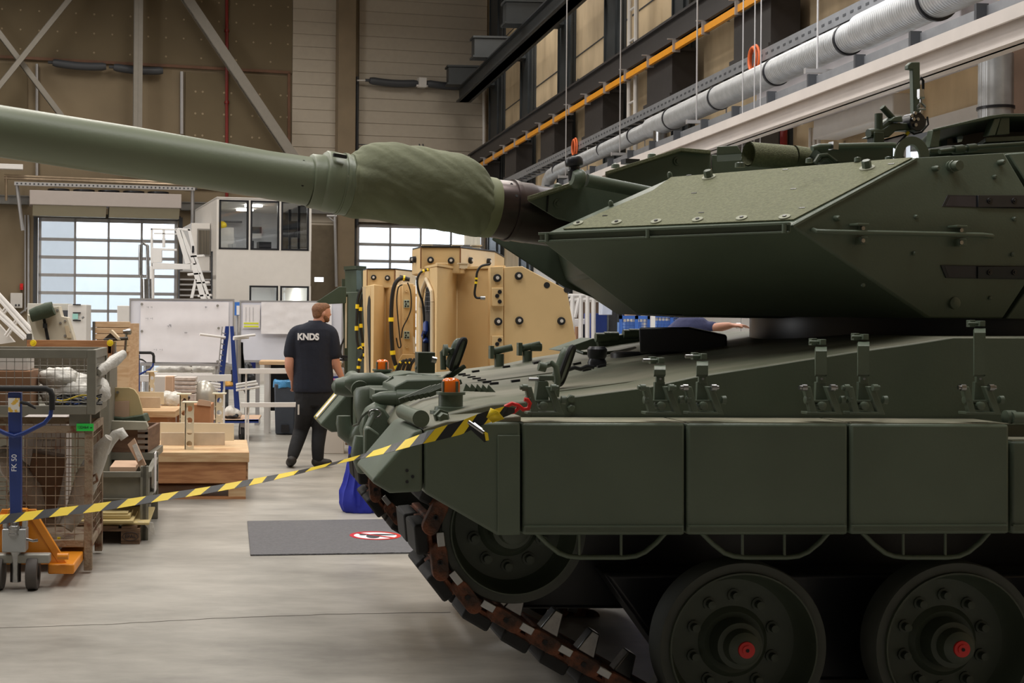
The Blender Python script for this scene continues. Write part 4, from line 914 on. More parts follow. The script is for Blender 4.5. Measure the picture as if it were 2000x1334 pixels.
# turret core, roof and mantlet
EV = V((.30, 1, 0)).normalized()
mb = MB(); mb.prism([U(a, b, 1.12) for a, b in ((1345, 350), (1640, 330), (2500, 300), (2500, 640), (1330, 618), (1330, 480))], EV*.8); part('turret_body', mb, GREEN, TK, bev=.02)
mb = MB(); mb.prism([U(a, b, 1.35) for a, b in ((1120, 440), (1300, 400), (1400, 620), (1260, 612), (1150, 540))], (u2*.7+u1*.2)); part('gun_mantlet', mb, DKGREEN, TK, bev=.02)
mb = MB(); fx = u2*.8+u1*.75
pl = [U(962, 462, 2.2), U(960, 468, 2.2), U(995, 491, 2.15), U(1100, 560, 2.05), U(1175, 573, 2.0), U(1248, 615, 1.9), U(1248, 500, 1.9), U(1080, 430, 2.15)]
mb.hull(pl+[p+fx for p in pl]); part('far_cheek_armour', mb, DKGREEN, TK, bev=.006)
rcx = W(1830, 640, 7.3); rcx = V((rcx.x, rcx.y, 0))
mb = MB(); mb.lathe(rcx, ez, [(1.55, .98), (1.80, .98), (1.80, .01)], 48); part('turret_ring', mb, BLKM, TK)
mb = MB(); mb.prism([T(a, b, 6.9) for a, b in ((1248, 640), (1345, 639), (1420, 655), (1420, 690), (1250, 690))], EV*.5); part('ring_guard', mb, BLKM, TK, bev=.01)
# far cheek seen over the gun: inner side wall and its rims
FO = 1.9
mb = MB(); mb.prism([U(a, b, FO) for a, b in ((1180, 343), (1330, 296), (1388, 300), (1388, 345), (1275, 385), (1200, 352))], EV*.5); far = part('inner_cheek_panel', mb, GREEN, TK, bev=.006)
mb = MB(); mb.prism([U(a, b, 1.42) for a, b in ((1030, 392), (1086, 375), (1138, 358), (1234, 376), (1300, 366), (1120, 434), (1084, 425))], EV*.22); nearp = part('inner_cheek_panel', mb, GREEN, TK, bev=.006)
for (a, b, of_, pr) in (((1030, 391), (1138, 357), 1.36, nearp), ((1182, 342), (1330, 295), FO-.05, far), ((1330, 295), (1388, 300), FO-.05, far)):
    mb = MB(); A_, B_ = U(*a, of_), U(*b, of_); mb.prism([A_, B_, B_+ez*.02, A_+ez*.02], EV*.09); part('cheek_rim', mb, GREEN2, pr, bev=.002)
mb = MB(); mb.prism([U(a, b, 1.41) for a, b in ((1070, 380), (1072, 382), (1070, 414), (1068, 414))], u2*.01); part('seam', mb, BLK, nearp)
for a, b, FO_ in ((1089, 398, 1.42), (1322, 315, FO)): mb = MB(); mb.lathe(U(a, b, FO_), -u2, [(0, .026), (.008, .025), (.008, .014), (.016, .013), (.016, 0)], 14); part('plate_bolt', mb, GREEN, far)
for a, b, FO_ in ((1089, 367, 1.42), (1202, 327, FO), (1273, 307, FO)): mb = MB(); mb.lathe(U(a, b+1, FO_), ez, [(0, .025), (.02, .022), (.03, .0)], 12); part('rim_bolt', mb, GREEN, far)
mb = MB(); mb.box(U(1231, 316, FO+.05), u1*.045, u2*.03, ez*.014); part('rim_block', mb, BLKM, far)
mb = MB(); mb.prism([U(a, b, FO+.05) for a, b in ((1390, 302), (1560, 318), (1640, 318), (1640, 350), (1390, 350))], EV*.5); part('far_roof_edge', mb, GREEN, TK, bev=.004)
# sight tube with its knob
st = MB(); st.cyl(U(1145, 352, 1.25), U(1290, 381, 1.25), .034, 20); so = part('sight_tube', st, GREEN, TK)
mb = MB(); mb.lathe(U(1130, 350, 1.25), u1-ez*.1, [(-.04, .035), (-.02, .05), (.01, .052), (.02, .045)], 24); part('tube_collar', mb, GREEN, so)
mb = MB(); mb.lathe(U(1137, 351, 1.25), u1-ez*.1, [(0, .043), (.004, .043)], 24); part('collar_ring', mb, STEEL, so)
mb = MB(); c = U(1124, 352, 1.27); mb.lathe(c, ez-u1*.1, [(0, .036), (.05, .036), (.055, .03), (.07, .028), (.075, .044), (.085, .046), (.105, .046), (.12, .035), (.125, 0)], 24); part('knob', mb, BLKM, so, label='black knob')
# barrel
BO = W(1000, 415, 7.2).dot(u2)
def Q(px, py): return G(px, py, UT, BO)
def brl(secs, name, m, n=48, parent=None, wr=0.0, bev=0, label=None):
    R = []
    for px, y0_, y1_ in secs:
        a, b = Q(px, y0_), Q(px, y1_); c = (a+b)/2; r = (a-b).length/2*.987; R.append((c, r))
    ax = (R[-1][0]-R[0][0]).normalized(); up_ = ax.cross(u2).normalized(); mb = MB(); rr = []
    for c, r in R:
        rr.append([c+up_*(cos(2*pi*k/n)*r)+u2*(sin(2*pi*k/n)*r) for k in range(n)])
    mb.rings(rr)
    if wr:
        bmesh.ops.recalc_face_normals(mb.bm, faces=mb.bm.faces); mb.bm.normal_update()
        for v in mb.bm.verts:
            p = v.co; s_ = p.dot(ax); h_ = p.z; q_ = V((s_*10+h_*16, (s_-h_)*2.2, p.dot(u2)*3)); f_ = noise.noise(q_)
            v.co = p+v.normal*(wr*(abs(f_)*2.6-.4)+wr*1.2*noise.noise(p*3.2))
    return part(name, mb, m, parent or TK, bev=bev, smooth=60, label=label)
SLV = mat('barrel_sleeve_paint', (116, 124, 102), .38, var=.06, scale=1.2, bump=.03)
gun = brl([(-420, 130, 246), (0, 205, 307.5), (260, 247, 347), (520, 294, 388.5), (603, 306, 403)], 'gun_barrel', SLV)
brl([(603, 302, 405), (606, 300, 407), (628, 302, 411), (630, 302, 411)], 'sleeve_band', SLV, parent=gun)
brl([(626, 296, 408), (630, 293, 411), (640, 294, 415), (660, 299, 418), (662, 300, 418)], 'clamp_ring', SLV, parent=gun)
brl([(660, 299, 419), (690, 303, 424)], 'clamp_ring', SLV, parent=gun)
brl([(664, 297, 421), (670, 298, 422)], 'ring_ridge', SLV, parent=gun)
for a, b, w_, h_ in ((649, 311, .035, .008), (665, 352, .006, .010)):
    c = Q(a, b)-u2*.145; mb = MB(); mb.box(c-ez*.0, (Q(700, 361)-Q(600, 345)).normalized()*w_, u2*.012, ez*h_); part('ring_slot', mb, BLK if w_ > .02 else WASH, gun)
for a, b in ((585, 319), (584, 342), (580, 366)): c = Q(a, b); r_ = .125; dz = c.z-Q(a, 352).z; c2 = c-u2*sqrt(max(.0, r_*r_-dz*dz)); mb = MB(); mb.lathe(c2+u2*.004, -u2, [(0, .007), (.004, .007)], 10); part('sleeve_screw', mb, BLK, gun)
secs = [(680, 300, 423), (684, 299, 424), (692, 291, 425), (702, 284, 427), (715, 278, 428), (735, 276, 430), (770, 280, 435), (800, 284.5, 439.5), (830, 289, 445), (860, 293.5, 450), (885, 299, 454), (905, 307, 457.5), (922, 318, 459), (934, 334, 461), (940, 343, 462.5)]
ss = []
for i in range(len(secs)-1):
    for k in range(6):
        t = k/6; t2 = t; ss.append(tuple(secs[i][j]+(secs[i+1][j]-secs[i][j])*t2 for j in range(3)))
ss.append(secs[-1])
brl(ss, 'canvas_cover', CLOTH, n=140, wr=.0065, parent=gun)
brl([(938, 344, 462), (941, 343, 464), (958, 346, 466), (961, 348, 466)], 'cover_band', mat('cover_band_paint', (122, 126, 92), .6), parent=gun)
brl([(961, 349, 464), (1030, 357, 476), (1035, 360, 476), (1260, 394, 508)], 'gun_tube', GUNM, parent=gun, label='bare dark steel gun tube')
brl([(992, 349, 472), (997, 350, 473), (1001, 351, 473)], 'tube_ring', GUNM, parent=gun)
for a, b in ((986, 364), (988, 388)): c = Q(a, b); dz = abs(c.z-Q(a, 411).z); c2 = c-u2*sqrt(max(.001, .16**2-dz*dz)); mb = MB(); mb.lathe(c2+u2*.006, -u2+ez*.5, [(0, .008), (.006, .008)], 12); part('tube_hole', mb, BLK, gun)
# ------------------------------------------------------------------ turret roof
def box_u(name, px, py, off, hx, hy, hz, m=GREEN, bev=.004, parent=None): mb = MB(); mb.box(U(px, py, off), u1*hx, u2*hy, ez*hz); return part(name, mb, m, parent or TK, bev=bev)
mb = MB(); mb.prism([U(a, b, .35) for a, b in ((1720, 318), (1880, 303), (2500, 268), (2500, 330), (1720, 345))], EV*1.3); part('turret_roof', mb, GREEN, TK, bev=.006)
mb = MB()
n = 18
def arc(c, rx, rz, off, a0, a1, k): return [U(c[0], c[1], off)+u1*(rx*cos(a0+(a1-a0)*i/k))+ez*(rz*sin(a0+(a1-a0)*i/k)) for i in range(k+1)]
oc = arc((1782, 306), .095, .095, .25, 0, pi, 16); ic = arc((1781, 306), .045, .058, .25, 0, pi, 16)
oc = [U(1850, 306, .25)]+oc+[U(1740, 308, .25)]
for i in range(16): mb.prism([oc[i+1], oc[i+2], ic[i+1], ic[i]], EV*.05)
mb.prism([oc[1], U(1858, 303, .25), U(1850, 309, .25), ic[0]], EV*.05)
mb.prism([U(1741, 306, .25), oc[-2], ic[-1], U(1757, 309, .25)], EV*.05)
part('lifting_eye', mb, GREEN, TK, bev=.006)
# rolled mats
for (xa, ya, xb_, yb_, r, nm) in ((1462, 301, 1545, 308, .065, 'rolled_mat'), (1550, 304, 1590, 310, .055, 'rolled_mat')):
    mb = MB(); a, b = U(xa, ya, 1.2), U(xb_, yb_, 1.2); ax = (b-a).normalized()
    rs_ = []
    for t in (0, .02, .5, .98, 1.0):
        c = a.lerp(b, t); rs_.append([c+(ez*cos(th_)+u2*sin(th_))*(r*(1-.0*th_)) for th_ in [2*pi*k/24 for k in range(24)]])
    mb.rings(rs_, caps=False)
    rs_ = [[a.lerp(b, t)+(ez*cos(th_)+u2*sin(th_))*(r*.9) for th_ in [2*pi*k/24 for k in range(24)]] for t in (1, 0)]
    mb.rings(rs_, caps=False); part(nm, mb, GREEN2, TK)
mb = MB(); mb.prism([U(a, b, 1.1) for a, b in ((1400, 286), (1440, 284), (1450, 300), (1400, 303))], EV*.3); part('stowage_bin', mb, GREEN, TK, bev=.004)
mb = MB(); mb.prism([U(a, b, .8) for a, b in ((1590, 288), (1745, 286), (1745, 314), (1640, 318), (1610, 305))], EV*.5); part('stowage_bin', mb, DKGREEN, TK, bev=.004)
mb = MB(); mb.tube([U(1586, 290, .75), U(1600, 286, .75), U(1740, 283, .75), U(1748, 284, .75)], .014, 10); o = part('bin_rail', mb, GREEN, TK)
mb = MB(); mb.box(U(1628, 285, .74), u1*.015, u2*.02, ez*.02); part('rail_clip', mb, STEEL, o)
mb = MB(); mb.tube([U(1592, 318, .7), U(1600, 305, .7), U(1615, 303, .7), U(1632, 316, .7)], .012, 8); mb.tube([U(1600, 318, .7), U(1606, 311, .7), U(1616, 309, .7), U(1625, 318, .7)], .008, 8); part('cable_loop', mb, DKGREEN, TK)
for a in (1442, 1448, 1580, 1675, 1735, 1760): mb = MB(); c = U(a, 321-(a-1442)*.02, .3) if a > 1500 else U(a, 327, .3); mb.lathe(c, ez, [(0, .016), (.02, .015), (.024, 0)], 10); part('roof_bolt', mb, GREEN, TK)
# weapon mount above the roof
wm = box_u('mount_foot', 1710, 278, .9, .03, .03, .05, DKGREEN)
def wt(pts, r, m=DKGREEN, n=10, nm='mount_tube'): mb = MB(); mb.tube([U(a, b, .9) for a, b in pts], r, n); return part(nm, mb, m, wm)
mb = MB(); mb.prism([U(a, b, .88) for a, b in ((1697, 268), (1710, 262), (1742, 240), (1772, 240), (1785, 235), (1805, 238), (1808, 250), (1795, 256), (1770, 254), (1750, 256), (1737, 268), (1720, 270))], u2*.07); part('mount_body', mb, DKGREEN, wm, bev=.006)
mb = MB(); mb.prism([U(a, b, .87) for a, b in ((1738, 236), (1747, 228), (1762, 226), (1764, 238))], u2*.08); part('mount_block', mb, GREEN, wm, bev=.004)
wt([(1746, 234), (1723, 209)], .016, nm='grip'); wt([(1716, 254), (1716, 222)], .02, nm='grip'); wt([(1714, 256), (1738, 236)], .018); wt([(1696, 261), (1722, 258)], .024, nm='sight'); wt([(1700, 274), (1722, 274)], .02, nm='sight')
mb = MB(); mb.prism([U(a, b, .88) for a, b in ((1774, 127), (1780, 121), (1797, 121), (1798, 220), (1785, 222), (1783, 136), (1774, 135))], u2*.03); part('upright', mb, GREEN, wm, bev=.004)
mb = MB(); c = U(1793, 238, .86); mb.lathe(c, u2, [(0, .05), (.08, .05)], 20); part('pivot_plate', mb, BLKM, wm, bev=.004)
for a, b in ((1780, 226), (1787, 221), (1784, 233), (1792, 233), (1799, 219), (1788, 244)): mb = MB(); mb.lathe(U(a, b, .855), -u2, [(0, .010), (.006, .009), (.006, 0)], 12); part('pivot_screw', mb, STEEL, wm)
wt([(1795, 178), (1794, 158), (1799, 152), (1803, 158), (1803, 175)], .007, BLK, 8, 'hose'); wt([(1811, 228), (1813, 243), (1800, 258), (1785, 262), (1776, 255)], .005, BLK, 8, 'hose'); wt([(1808, 232), (1806, 246), (1796, 252)], .005, BLK, 8, 'hose')
mb = MB(); mb.tube([U(a, b, .85) for a, b in ((1799, 200), (1792, 208), (1792, 213), (1807, 213), (1807, 208))], .006, 8, closed=True); mb.tube([U(1799, 200, .85), U(1799, 176, .85)], .008, 8); mb.box(U(1798, 182, .85), u1*.014, u2*.01, ez*.02); mb.cyl(U(1794, 190, .85), U(1804, 190, .85), .010, 8); part('shackle', mb, STEEL, wm)
wt([(1771, 262), (1766, 268), (1756, 278), (1748, 290)], .006, BLK, 8, 'hose'); wt([(1774, 258), (1770, 264)], .009, YEL, 8, 'yellow_plug')
# cupola at the right
cp = MB(); cp.prism([U(a, b, .7) for a, b in ((1816, 290), (2300, 262), (2300, 300), (1816, 300))], EV*.9); cpo = part('cupola_base', cp, DKGREEN, TK, bev=.006)
mb = MB(); mb.prism([U(a, b, .75) for a, b in ((1822, 252), (1932, 226), (1960, 222), (2300, 218), (2300, 226), (1960, 228), (1935, 232), (1824, 256))], EV*.8); part('cupola_roof', mb, GREEN, cpo, bev=.003)
mb = MB(); mb.prism([U(a, b, .76) for a, b in ((1822, 254), (1838, 250), (1834, 287), (1816, 288))], u2*.04); mb.prism([U(a, b, .76) for a, b in ((1942, 232), (1955, 230), (1944, 264), (1930, 266))], u2*.04)
mb.prism([U(a, b, .78) for a, b in ((1955, 230), (1972, 228), (1972, 262), (1946, 264))], u2*.04); mb.prism([U(a, b, 1.3) for a, b in ((1840, 252), (1850, 250), (1848, 284), (1836, 286))], u2*.04)
part('cupola_post', mb, GREEN, cpo, bev=.003)
mb = MB(); mb.prism([U(a, b, .8) for a, b in ((1925, 268), (2300, 252), (2300, 262), (1925, 278))], EV*.7); part('cupola_sill', mb, GREEN, cpo, bev=.003)
mb = MB(); mb.prism([U(a, b, 1.25) for a, b in ((1850, 250), (1970, 232), (2300, 225), (2300, 270), (1850, 284))], u2*.3); part('cupola_interior', mb, BLKM, cpo)
for poly in (((1843, 257), (1846, 256), (1849, 266), (1847, 268)), ((1866, 260), (1874, 261), (1879, 268), (1876, 277), (1868, 279))):
    mb = MB(); mb.prism([U(a, b, 1.24) for a, b in poly], -u2*.01); part('periscope_glass', mb, mat('periscope_glass', (150, 175, 190), .05, var=0, metal=.6), cpo)
mb = MB(); mb.tube([U(1835, 296, .55), U(1865, 292, .55), U(1925, 286, .55), U(2300, 262, .55)], .012, 10); mb.cyl(U(1863, 293, .55), U(1880, 291, .55), .022, 12); mb.cyl(U(1888, 290, .55), U(1905, 288, .55), .020, 12); part('roof_rail', mb, DKGREEN, TK)
# ------------------------------------------------------------------ left foreground: pallet trucks, cages, boxes
def pallet_truck(px, Y, sc, label, name='pallet_truck', forks=True, turn=0.0, note=None, z_extra=0.0):
    # laid out at the origin: handle side faces -y, forks towards +y; then moved
    g = W(px, 800, Y); o0 = V((g.x, Y, 0))
    rt = thing(name, label, 'pallet truck', o0, 'blue pallet trucks')
    R_ = Matrix.Rotation(turn, 3, 'Z')
    def P(x, y, z): return o0+R_ @ V((x, y, z))
    def BX(mb, x0, x1, y0, y1, z0, z1): mb.box(P((x0+x1)/2, (y0+y1)/2, (z0+z1)/2), R_ @ V(((x1-x0)/2, 0, 0)), R_ @ V((0, (y1-y0)/2, 0)), V((0, 0, (z1-z0)/2)))
    mb = MB(); mb.prism([P(-.036, -.02, .46), P(.036, -.02, .46), P(.042, -.10, 1.27), P(-.042, -.10, 1.27)], R_ @ V((0, .05, 0))); tl = part('tiller', mb, BLUE, rt, bev=.006)
    mb = MB(); mb.tube([P(.0, -.085, .99), P(.06, -.088, 1.01), P(.19, -.098, 1.075), P(.228, -.10, 1.12), P(.238, -.10, 1.19)], .014, 10); mb.tube([P(.0, -.085, .99), P(-.06, -.088, 1.01), P(-.19, -.098, 1.075), P(-.228, -.10, 1.12), P(-.238, -.10, 1.19)], .014, 10); part('handle_frame', mb, BLUE, tl)
    mb = MB(); mb.tube([P(.238, -.10, 1.16), P(.238, -.10, 1.25), P(.228, -.10, 1.28), P(.20, -.10, 1.295), P(-.20, -.10, 1.295), P(-.228, -.10, 1.28), P(-.238, -.10, 1.25), P(-.238, -.10, 1.16)], .019, 12); part('grip', mb, BLK, tl, label='black rubber grip')
    mb = MB(); mb.tube([P(.04, -.11, 1.21), P(.09, -.12, 1.20), P(.14, -.12, 1.17)], [.010, .012, .006], 8); part('release_lever', mb, BLK, tl)
    mb = MB(); mb.box(P(0, -.108, 1.19), R_ @ V((.036, 0, 0)), R_ @ V((0, .003, 0)), V((0, -.002, .045))); part('instruction_sticker', mb, mat('sticker', (232, 186, 70), .5, c2=(238, 234, 224), scale=30, mixlo=.45, mixhi=.5), tl)
    if note:
        M = frame(P(0, -.076, .82)-V((0, .003, 0)), R_ @ V((0, 0, 1)), R_ @ V((-1, 0, 0)), R_ @ V((0, -1, 0))); part('lettering', txt(note, .046, M), PRINTW, tl)
    else:
        mb = MB(); mb.box(P(0, -.092, .965), R_ @ V((.034, 0, 0)), R_ @ V((0, .003, 0)), V((0, 0, .018))); part('yellow_sticker', mb, YEL, tl)
    # pump
    mb = MB(); BX(mb, -.075, .075, -.08, .04, .25, .40); mb.prism([P(-.075, -.06, .40), P(-.075, -.06, .46), P(-.05, -.06, .47), P(-.045, -.06, .40)], R_ @ V((0, .08, 0))); mb.prism([P(.075, -.06, .40), P(.075, -.06, .46), P(.05, -.06, .47), P(.045, -.06, .40)], R_ @ V((0, .08, 0)))
    pb = part('pump_body', mb, mat('pump_metal', (168, 170, 170), .4, .5), rt, bev=.008)
    mb = MB(); mb.lathe(P(0, -.05, .36), ez, [(0, .045), (.01, .045), (.012, .04), (.025, .04), (.027, .045), (.04, .045), (.042, .04), (.055, .04), (.06, .03), (.08, .028), (.085, .018), (.12, .018)], 20); part('pump_spring', mb, STEEL, pb)
    mb = MB(); mb.tube([P(.075, -.05, .33), P(.12, -.06, .32), P(.15, -.06, .325)], .009, 8); part('pedal', mb, STEEL, pb)
    mb = MB(); BX(mb, -.22, .22, -.03, .05, .17, .23); part('steering_axle', mb, mat('axle_grey', (160, 158, 150), .5, .3), rt, bev=.01)
    mb = MB(); mb.cyl(P(0, 0, .05), P(0, 0, .25), .035, 16); part('steering_column', mb, STEEL, rt)
    for s in (-1, 1):
        mb = MB(); mb.lathe(P(s*.075, 0, .105), R_ @ V((s, 0, 0)), [(0, .06), (0, .1), (.008, .105), (.062, .105), (.07, .1), (.07, .05), (.05, .045), (.05, .0)], 32); part('steering_wheel', mb, mat('grey_rubber', (76, 70, 66), .7), rt)
        mb = MB(); a, b = P(s*.09, .08, .47), P(s*.30, .10, .12); d = R_ @ V((.028, 0, 0)); mb.prism([a-d, a+d, b+d, b-d], R_ @ V((0, .04, 0))); part('frame_arm', mb, ORANGEP, rt, bev=.004)
        mb = MB(); BX(mb, s*.27-.075 if s > 0 else -.27-.095, s*.27+.095 if s > 0 else -.27+.075, .06, 1.2, .085, .15); part('fork', mb, ORANGEP, rt, bev=.01)
        mb = MB(); mb.cyl(P(s*.26, .04, .205), P(s*.33, .04, .205), .022, 14); part('frame_pin', mb, ORANGEP, rt)
    mb = MB(); mb.prism([P(-.11, .1, .50), P(.11, .1, .50), P(.28, .1, .14), P(-.28, .1, .14)], R_ @ V((0, .02, 0))); part('back_plate', mb, ORANGEP, rt, bev=.003)
    mb = MB(); BX(mb, -.06, .06, .03, .10, .47, .51); part('frame_head', mb, ORANGEP, rt, bev=.004)
    return rt
pallet_truck(33, 8.55, 1, 'blue handled pallet truck with orange fork frame at the left foreground', note='FK 50', turn=radians(3))
pallet_truck(268, 17.9, 1, 'blue pallet truck farther back, its handle before the left whiteboard', turn=radians(-4))
# wire cage helper: axis aligned with the hall
def cage(rt, x0, x1, y0, y1, z0, z1, mfr, mw, pitch=.10, post=.055, feet=True, solid_right=False, r=.0028, rail=.05):
    for (x, y) in ((x0, y0), (x1-post, y0), (x0, y1-post), (x1-post, y1-post)):
        mb = MB(); mb.tb(x, x+post, y, y+post, z0-(.16 if feet else 0), z1); part('corner_post', mb, mfr, rt, bev=.004)
    def rails(zr):
        mb = MB(); mb.tb(x0+post, x1-post, y0, y0+.03, zr, zr+rail); part('rail', mb, mfr, rt, bev=.003)
        mb = MB(); mb.tb(x0+post, x1-post, y1-.03, y1, zr, zr+rail); part('rail', mb, mfr, rt, bev=.003)
        mb = MB(); mb.tb(x1-.03, x1, y0+post, y1-post, zr, zr+rail); part('rail', mb, mfr, rt, bev=.003)
        mb = MB(); mb.tb(x0, x0+.03, y0+post, y1-post, zr, zr+rail); part('rail', mb, mfr, rt, bev=.003)
    rails(z0); rails(z1-rail)
    def mesh_(p0, ax, L, hgt, off):
        mb = MB(); n = int(L/pitch)
        for i in range(1, n): a = p0+ax*(i*L/n); mb.tube([a, a+ez*hgt], r, 4, caps=False)
        k = int(hgt/pitch)
        for i in range(1, k): a = p0+ez*(i*hgt/k)+off; mb.tube([a, a+ax*L], r, 4, caps=False)
        return mb
    h = z1-z0-rail
    part('wire_mesh', mesh_(TT(x0+post, y0+.015, z0+rail/2), e1, x1-x0-2*post, h, e2*.004), mw, rt)
    part('wire_mesh', mesh_(TT(x0+post, y1-.015, z0+rail/2), e1, x1-x0-2*post, h, e2*.004), mw, rt)
    if solid_right:
        mb = MB(); mb.tb(x1-.02, x1-.012, y0+post, y1-post, z0+rail, z1-rail); part('side_sheet', mb, mfr, rt)
        for k in range(4): mb = MB(); zz = z0+rail+.02+k*(z1-z0-2*rail)/4; mb.tb(x1-.012, x1, y0+post, y1-post, zz, zz+.02); part('side_rib', mb, mfr, rt)
    else: part('wire_mesh', mesh_(TT(x1-.015, y0+post, z0+rail/2), e2, y1-y0-2*post, h, e1*.004), mw, rt)
    mb = MB(); mb.tb(x0+.01, x1-.01, y0+.01, y1-.01, z0, z0+.02); part('floor_sheet', mb, mfr, rt)
def hx(px, py, Y): return W(px, py, Y).dot(e1)
# rusty cage below, grey cage on top
cy0 = 9.1-.03; cx1 = hx(180, 1000, 9.1)
p_ = W(180, 1000, 9.1); cy0 = p_.dot(e2); cy1 = cy0+.82; cx0 = cx1-1.22
rz0, rz1 = .18, 1.01
rc_ = thing('mesh_box_pallet', 'rusty wire mesh box pallet on the floor behind the front pallet truck', 'mesh box', TT((cx0+cx1)/2, (cy0+cy1)/2, 0), 'mesh box pallets')
cage(rc_, cx0, cx1, cy0, cy1, rz0, rz1, RUSTC, RUSTC, pitch=.062, post=.055)
mb = MB(); c = TT(cx1, cy0+.04, .66); mb.tube([c, c+e1*.02+ez*.02, c+e1*.03-ez*.03, c-ez*.05], .01, 8); part('latch', mb, RUSTC, rc_)
mb = MB(); a = TT(hx(150, 835, 9.1), cy0-.012, rz1-.035); mb.prism([a, a+e1*.115, a+e1*.115+ez*.05, a+ez*.05], e2*.006); lb = part('green_label', mb, GREENL, rc_, label='bright green label')
part('label_text', txt('132464 w', .026, frame(a+e1*.056+ez*.025-e2*.001, e1, ez, -e2), ext=.0008), INK, lb)
gz0 = W(100, 805, 9.0).z-.02; gz1 = W(100, 683, 9.0).z
gc = thing('mesh_box_pallet', 'grey wire mesh box stacked on top of the rusty one', 'mesh box', TT((cx0+cx1)/2, (cy0+cy1)/2, gz0), 'mesh box pallets')
cage(gc, cx0-.02, cx1+.02, cy0-.03, cy1+.05, gz0, gz1, GREYBOX, mat('grey_wire', (150, 146, 138), .45, .4), pitch=.052, post=.06, solid_right=True, feet=False, rail=.06, r=.0022)
for (x, y) in ((cx0, cy0), (cx1-.16, cy0), (cx0, cy1-.1), (cx1-.16, cy1-.1)): mb = MB(); mb.tb(x, x+.14, y, y+.1, rz1, gz0); part('foot', mb, GREYBOX, gc)
# things in the grey cage
def tbx(name, lab, cat, x0, x1, y0, y1, z0, z1, m, bev=.004, group=None, rotz=0.0, tilt=0.0):
    mb = MB(); c = TT((x0+x1)/2, (y0+y1)/2, (z0+z1)/2); R_ = Matrix.Rotation(rotz, 3, 'Z') @ Matrix.Rotation(tilt, 3, 'Y')
    mb.box(c, R_ @ (e1*(x1-x0)/2), R_ @ (e2*(y1-y0)/2), R_ @ (ez*(z1-z0)/2)); return single(name, lab, cat, mb, m, group, bev=bev)
zi0 = gz0+.022
cb = tbx('cardboard_box', 'brown cardboard box with open flap inside the grey mesh box', 'box', cx0+.15, hx(66, 800, 9.3), cy0+.08, cy0+.5, zi0, zi0+.27, CARD, bev=.006)
tbx('tray_box', 'flat pale grey box lying on the brown carton in the grey mesh box', 'box', cx0+.1, hx(58, 740, 9.3), cy0+.12, cy0+.45, zi0+.273, zi0+.36, LGREY)
def crumpled(name, lab, cat, c, rx, ry, rz, m, amp=.05, scale=7, seed=1, group=None, n=20):
    mb = MB(); mb.ell(c, rx, ry, rz, n); mb.crumple(amp, scale, seed); mb.crumple(amp*.4, scale*3, seed+3); return single(name, lab, cat, mb, m, group, smooth=70)
crumpled('foam_wrap', 'heap of crumpled white packing foil inside the grey mesh box', 'packing foil', TT(hx(135, 750, 9.4), cy0+.5, zi0+.11), .26, .2, .11, PLASTIC)
crumpled('foam_wrap', 'smaller crumpled milky foil bulge beside the grey box post', 'packing foil', TT(hx(112, 735, 9.5), cy0+.42, zi0+.21), .12, .12, .09, PLASTIC, seed=5)
cols_c = [CBLK, CBLK, mat('cable_blue', (40, 90, 190), .5), mat('cable_yellow', (220, 190, 40), .5), mat('cable_grey', (150, 150, 150), .5)]
rnd = random.Random(3)
for k in range(16):
    mb = MB(); x = hx(105+rnd.uniform(0, 15), 780, 9.15); y = cy0+.07+rnd.uniform(0, .2); z = zi0+.012+rnd.uniform(0, .07); pts = []
    for i in range(9): pts.append(TT(x+i*.035, y+.03*sin(i*.9+k), z+.02*sin(i*.7+k*1.3)*(.5 if z < zi0+.04 else 1)+.012))
    mb.tube(pts, .0055, 6); single('cable', 'loose '+['black', 'black', 'blue', 'yellow', 'grey'][k % 5 if k % 3 else 0]+' cable in the tangle at the bottom of the grey mesh box', 'cable', mb, cols_c[k % 5 if k % 3 else 0], 'tangled cables in the grey mesh box')
# white wrapped roll leaning out to the right
mb = MB(); a, b = W(192, 728, 9.25), W(240, 692, 9.5); mb.tube([a.lerp(b, t) for t in (0, .2, .4, .6, .8, 1)], [.028, .035, .033, .04, .042, .03], 14); mb.crumple(.012, 25, 2); single('wrapped_rod', 'white foil-wrapped rod sticking out of the grey mesh box to the right', 'wrapped part', mb, PLASTIC, smooth=70)
mb = MB(); a, b = W(196, 705, 9.9), W(222, 722, 9.1)
# things in the rusty cage
zb0 = rz0+.022
tbx('cardboard_sheet', 'big dark brown cardboard box standing in the rusty mesh box', 'box', hx(52, 950, 9.5), hx(118, 950, 9.5), cy0+.3, cy0+.55, zb0+.14, zb0+.58, mat('dark_card', (112, 88, 70), .85), rotz=.15, tilt=.18)
wbx = tbx('printed_carton', 'pale carton with printed text behind the rusty mesh box', 'box', hx(60, 870, 10.4), hx(140, 870, 10.4), cy1+.15, cy1+.5, 0, 1.0, mat('print_carton', (168, 160, 156), .8))
c_ = TT((hx(60, 870, 10.4)+hx(140, 870, 10.4))/2, cy1+.147, .90)
for i, t_ in enumerate(('CH-155', 'MM-Halter', 'Auft. 41000')):
    o = part('print', txt(t_, .04, frame(c_-ez*(.07*i), e1, ez, -e2), ext=.0008), mat('faded_ink', (110, 100, 96), .8), wbx)
for i, (pa, pb, r, sd) in enumerate((((5, 880, 9.3), (85, 1000, 9.45), .085, 1), ((20, 960, 9.5), (110, 1045, 9.5), .07, 4))):
    mb = MB(); a, b = W(*pa), W(*pb); a.z = max(a.z, rz0+.15); b.z = max(b.z, rz0+.12); mb.tube([a.lerp(b, t/8) for t in range(9)], [r*.7]+[r]*7+[r*.7], 16); mb.crumple(.03, 12, sd)
    single('foil_bundle', ['translucent foil bundle slanting down behind the blue tiller', 'lower foil bundle in the rusty mesh box'][i], 'wrapped part', mb, mat('dull_foil', (150, 140, 130), .35, bump=.8, bscale=20), smooth=70)
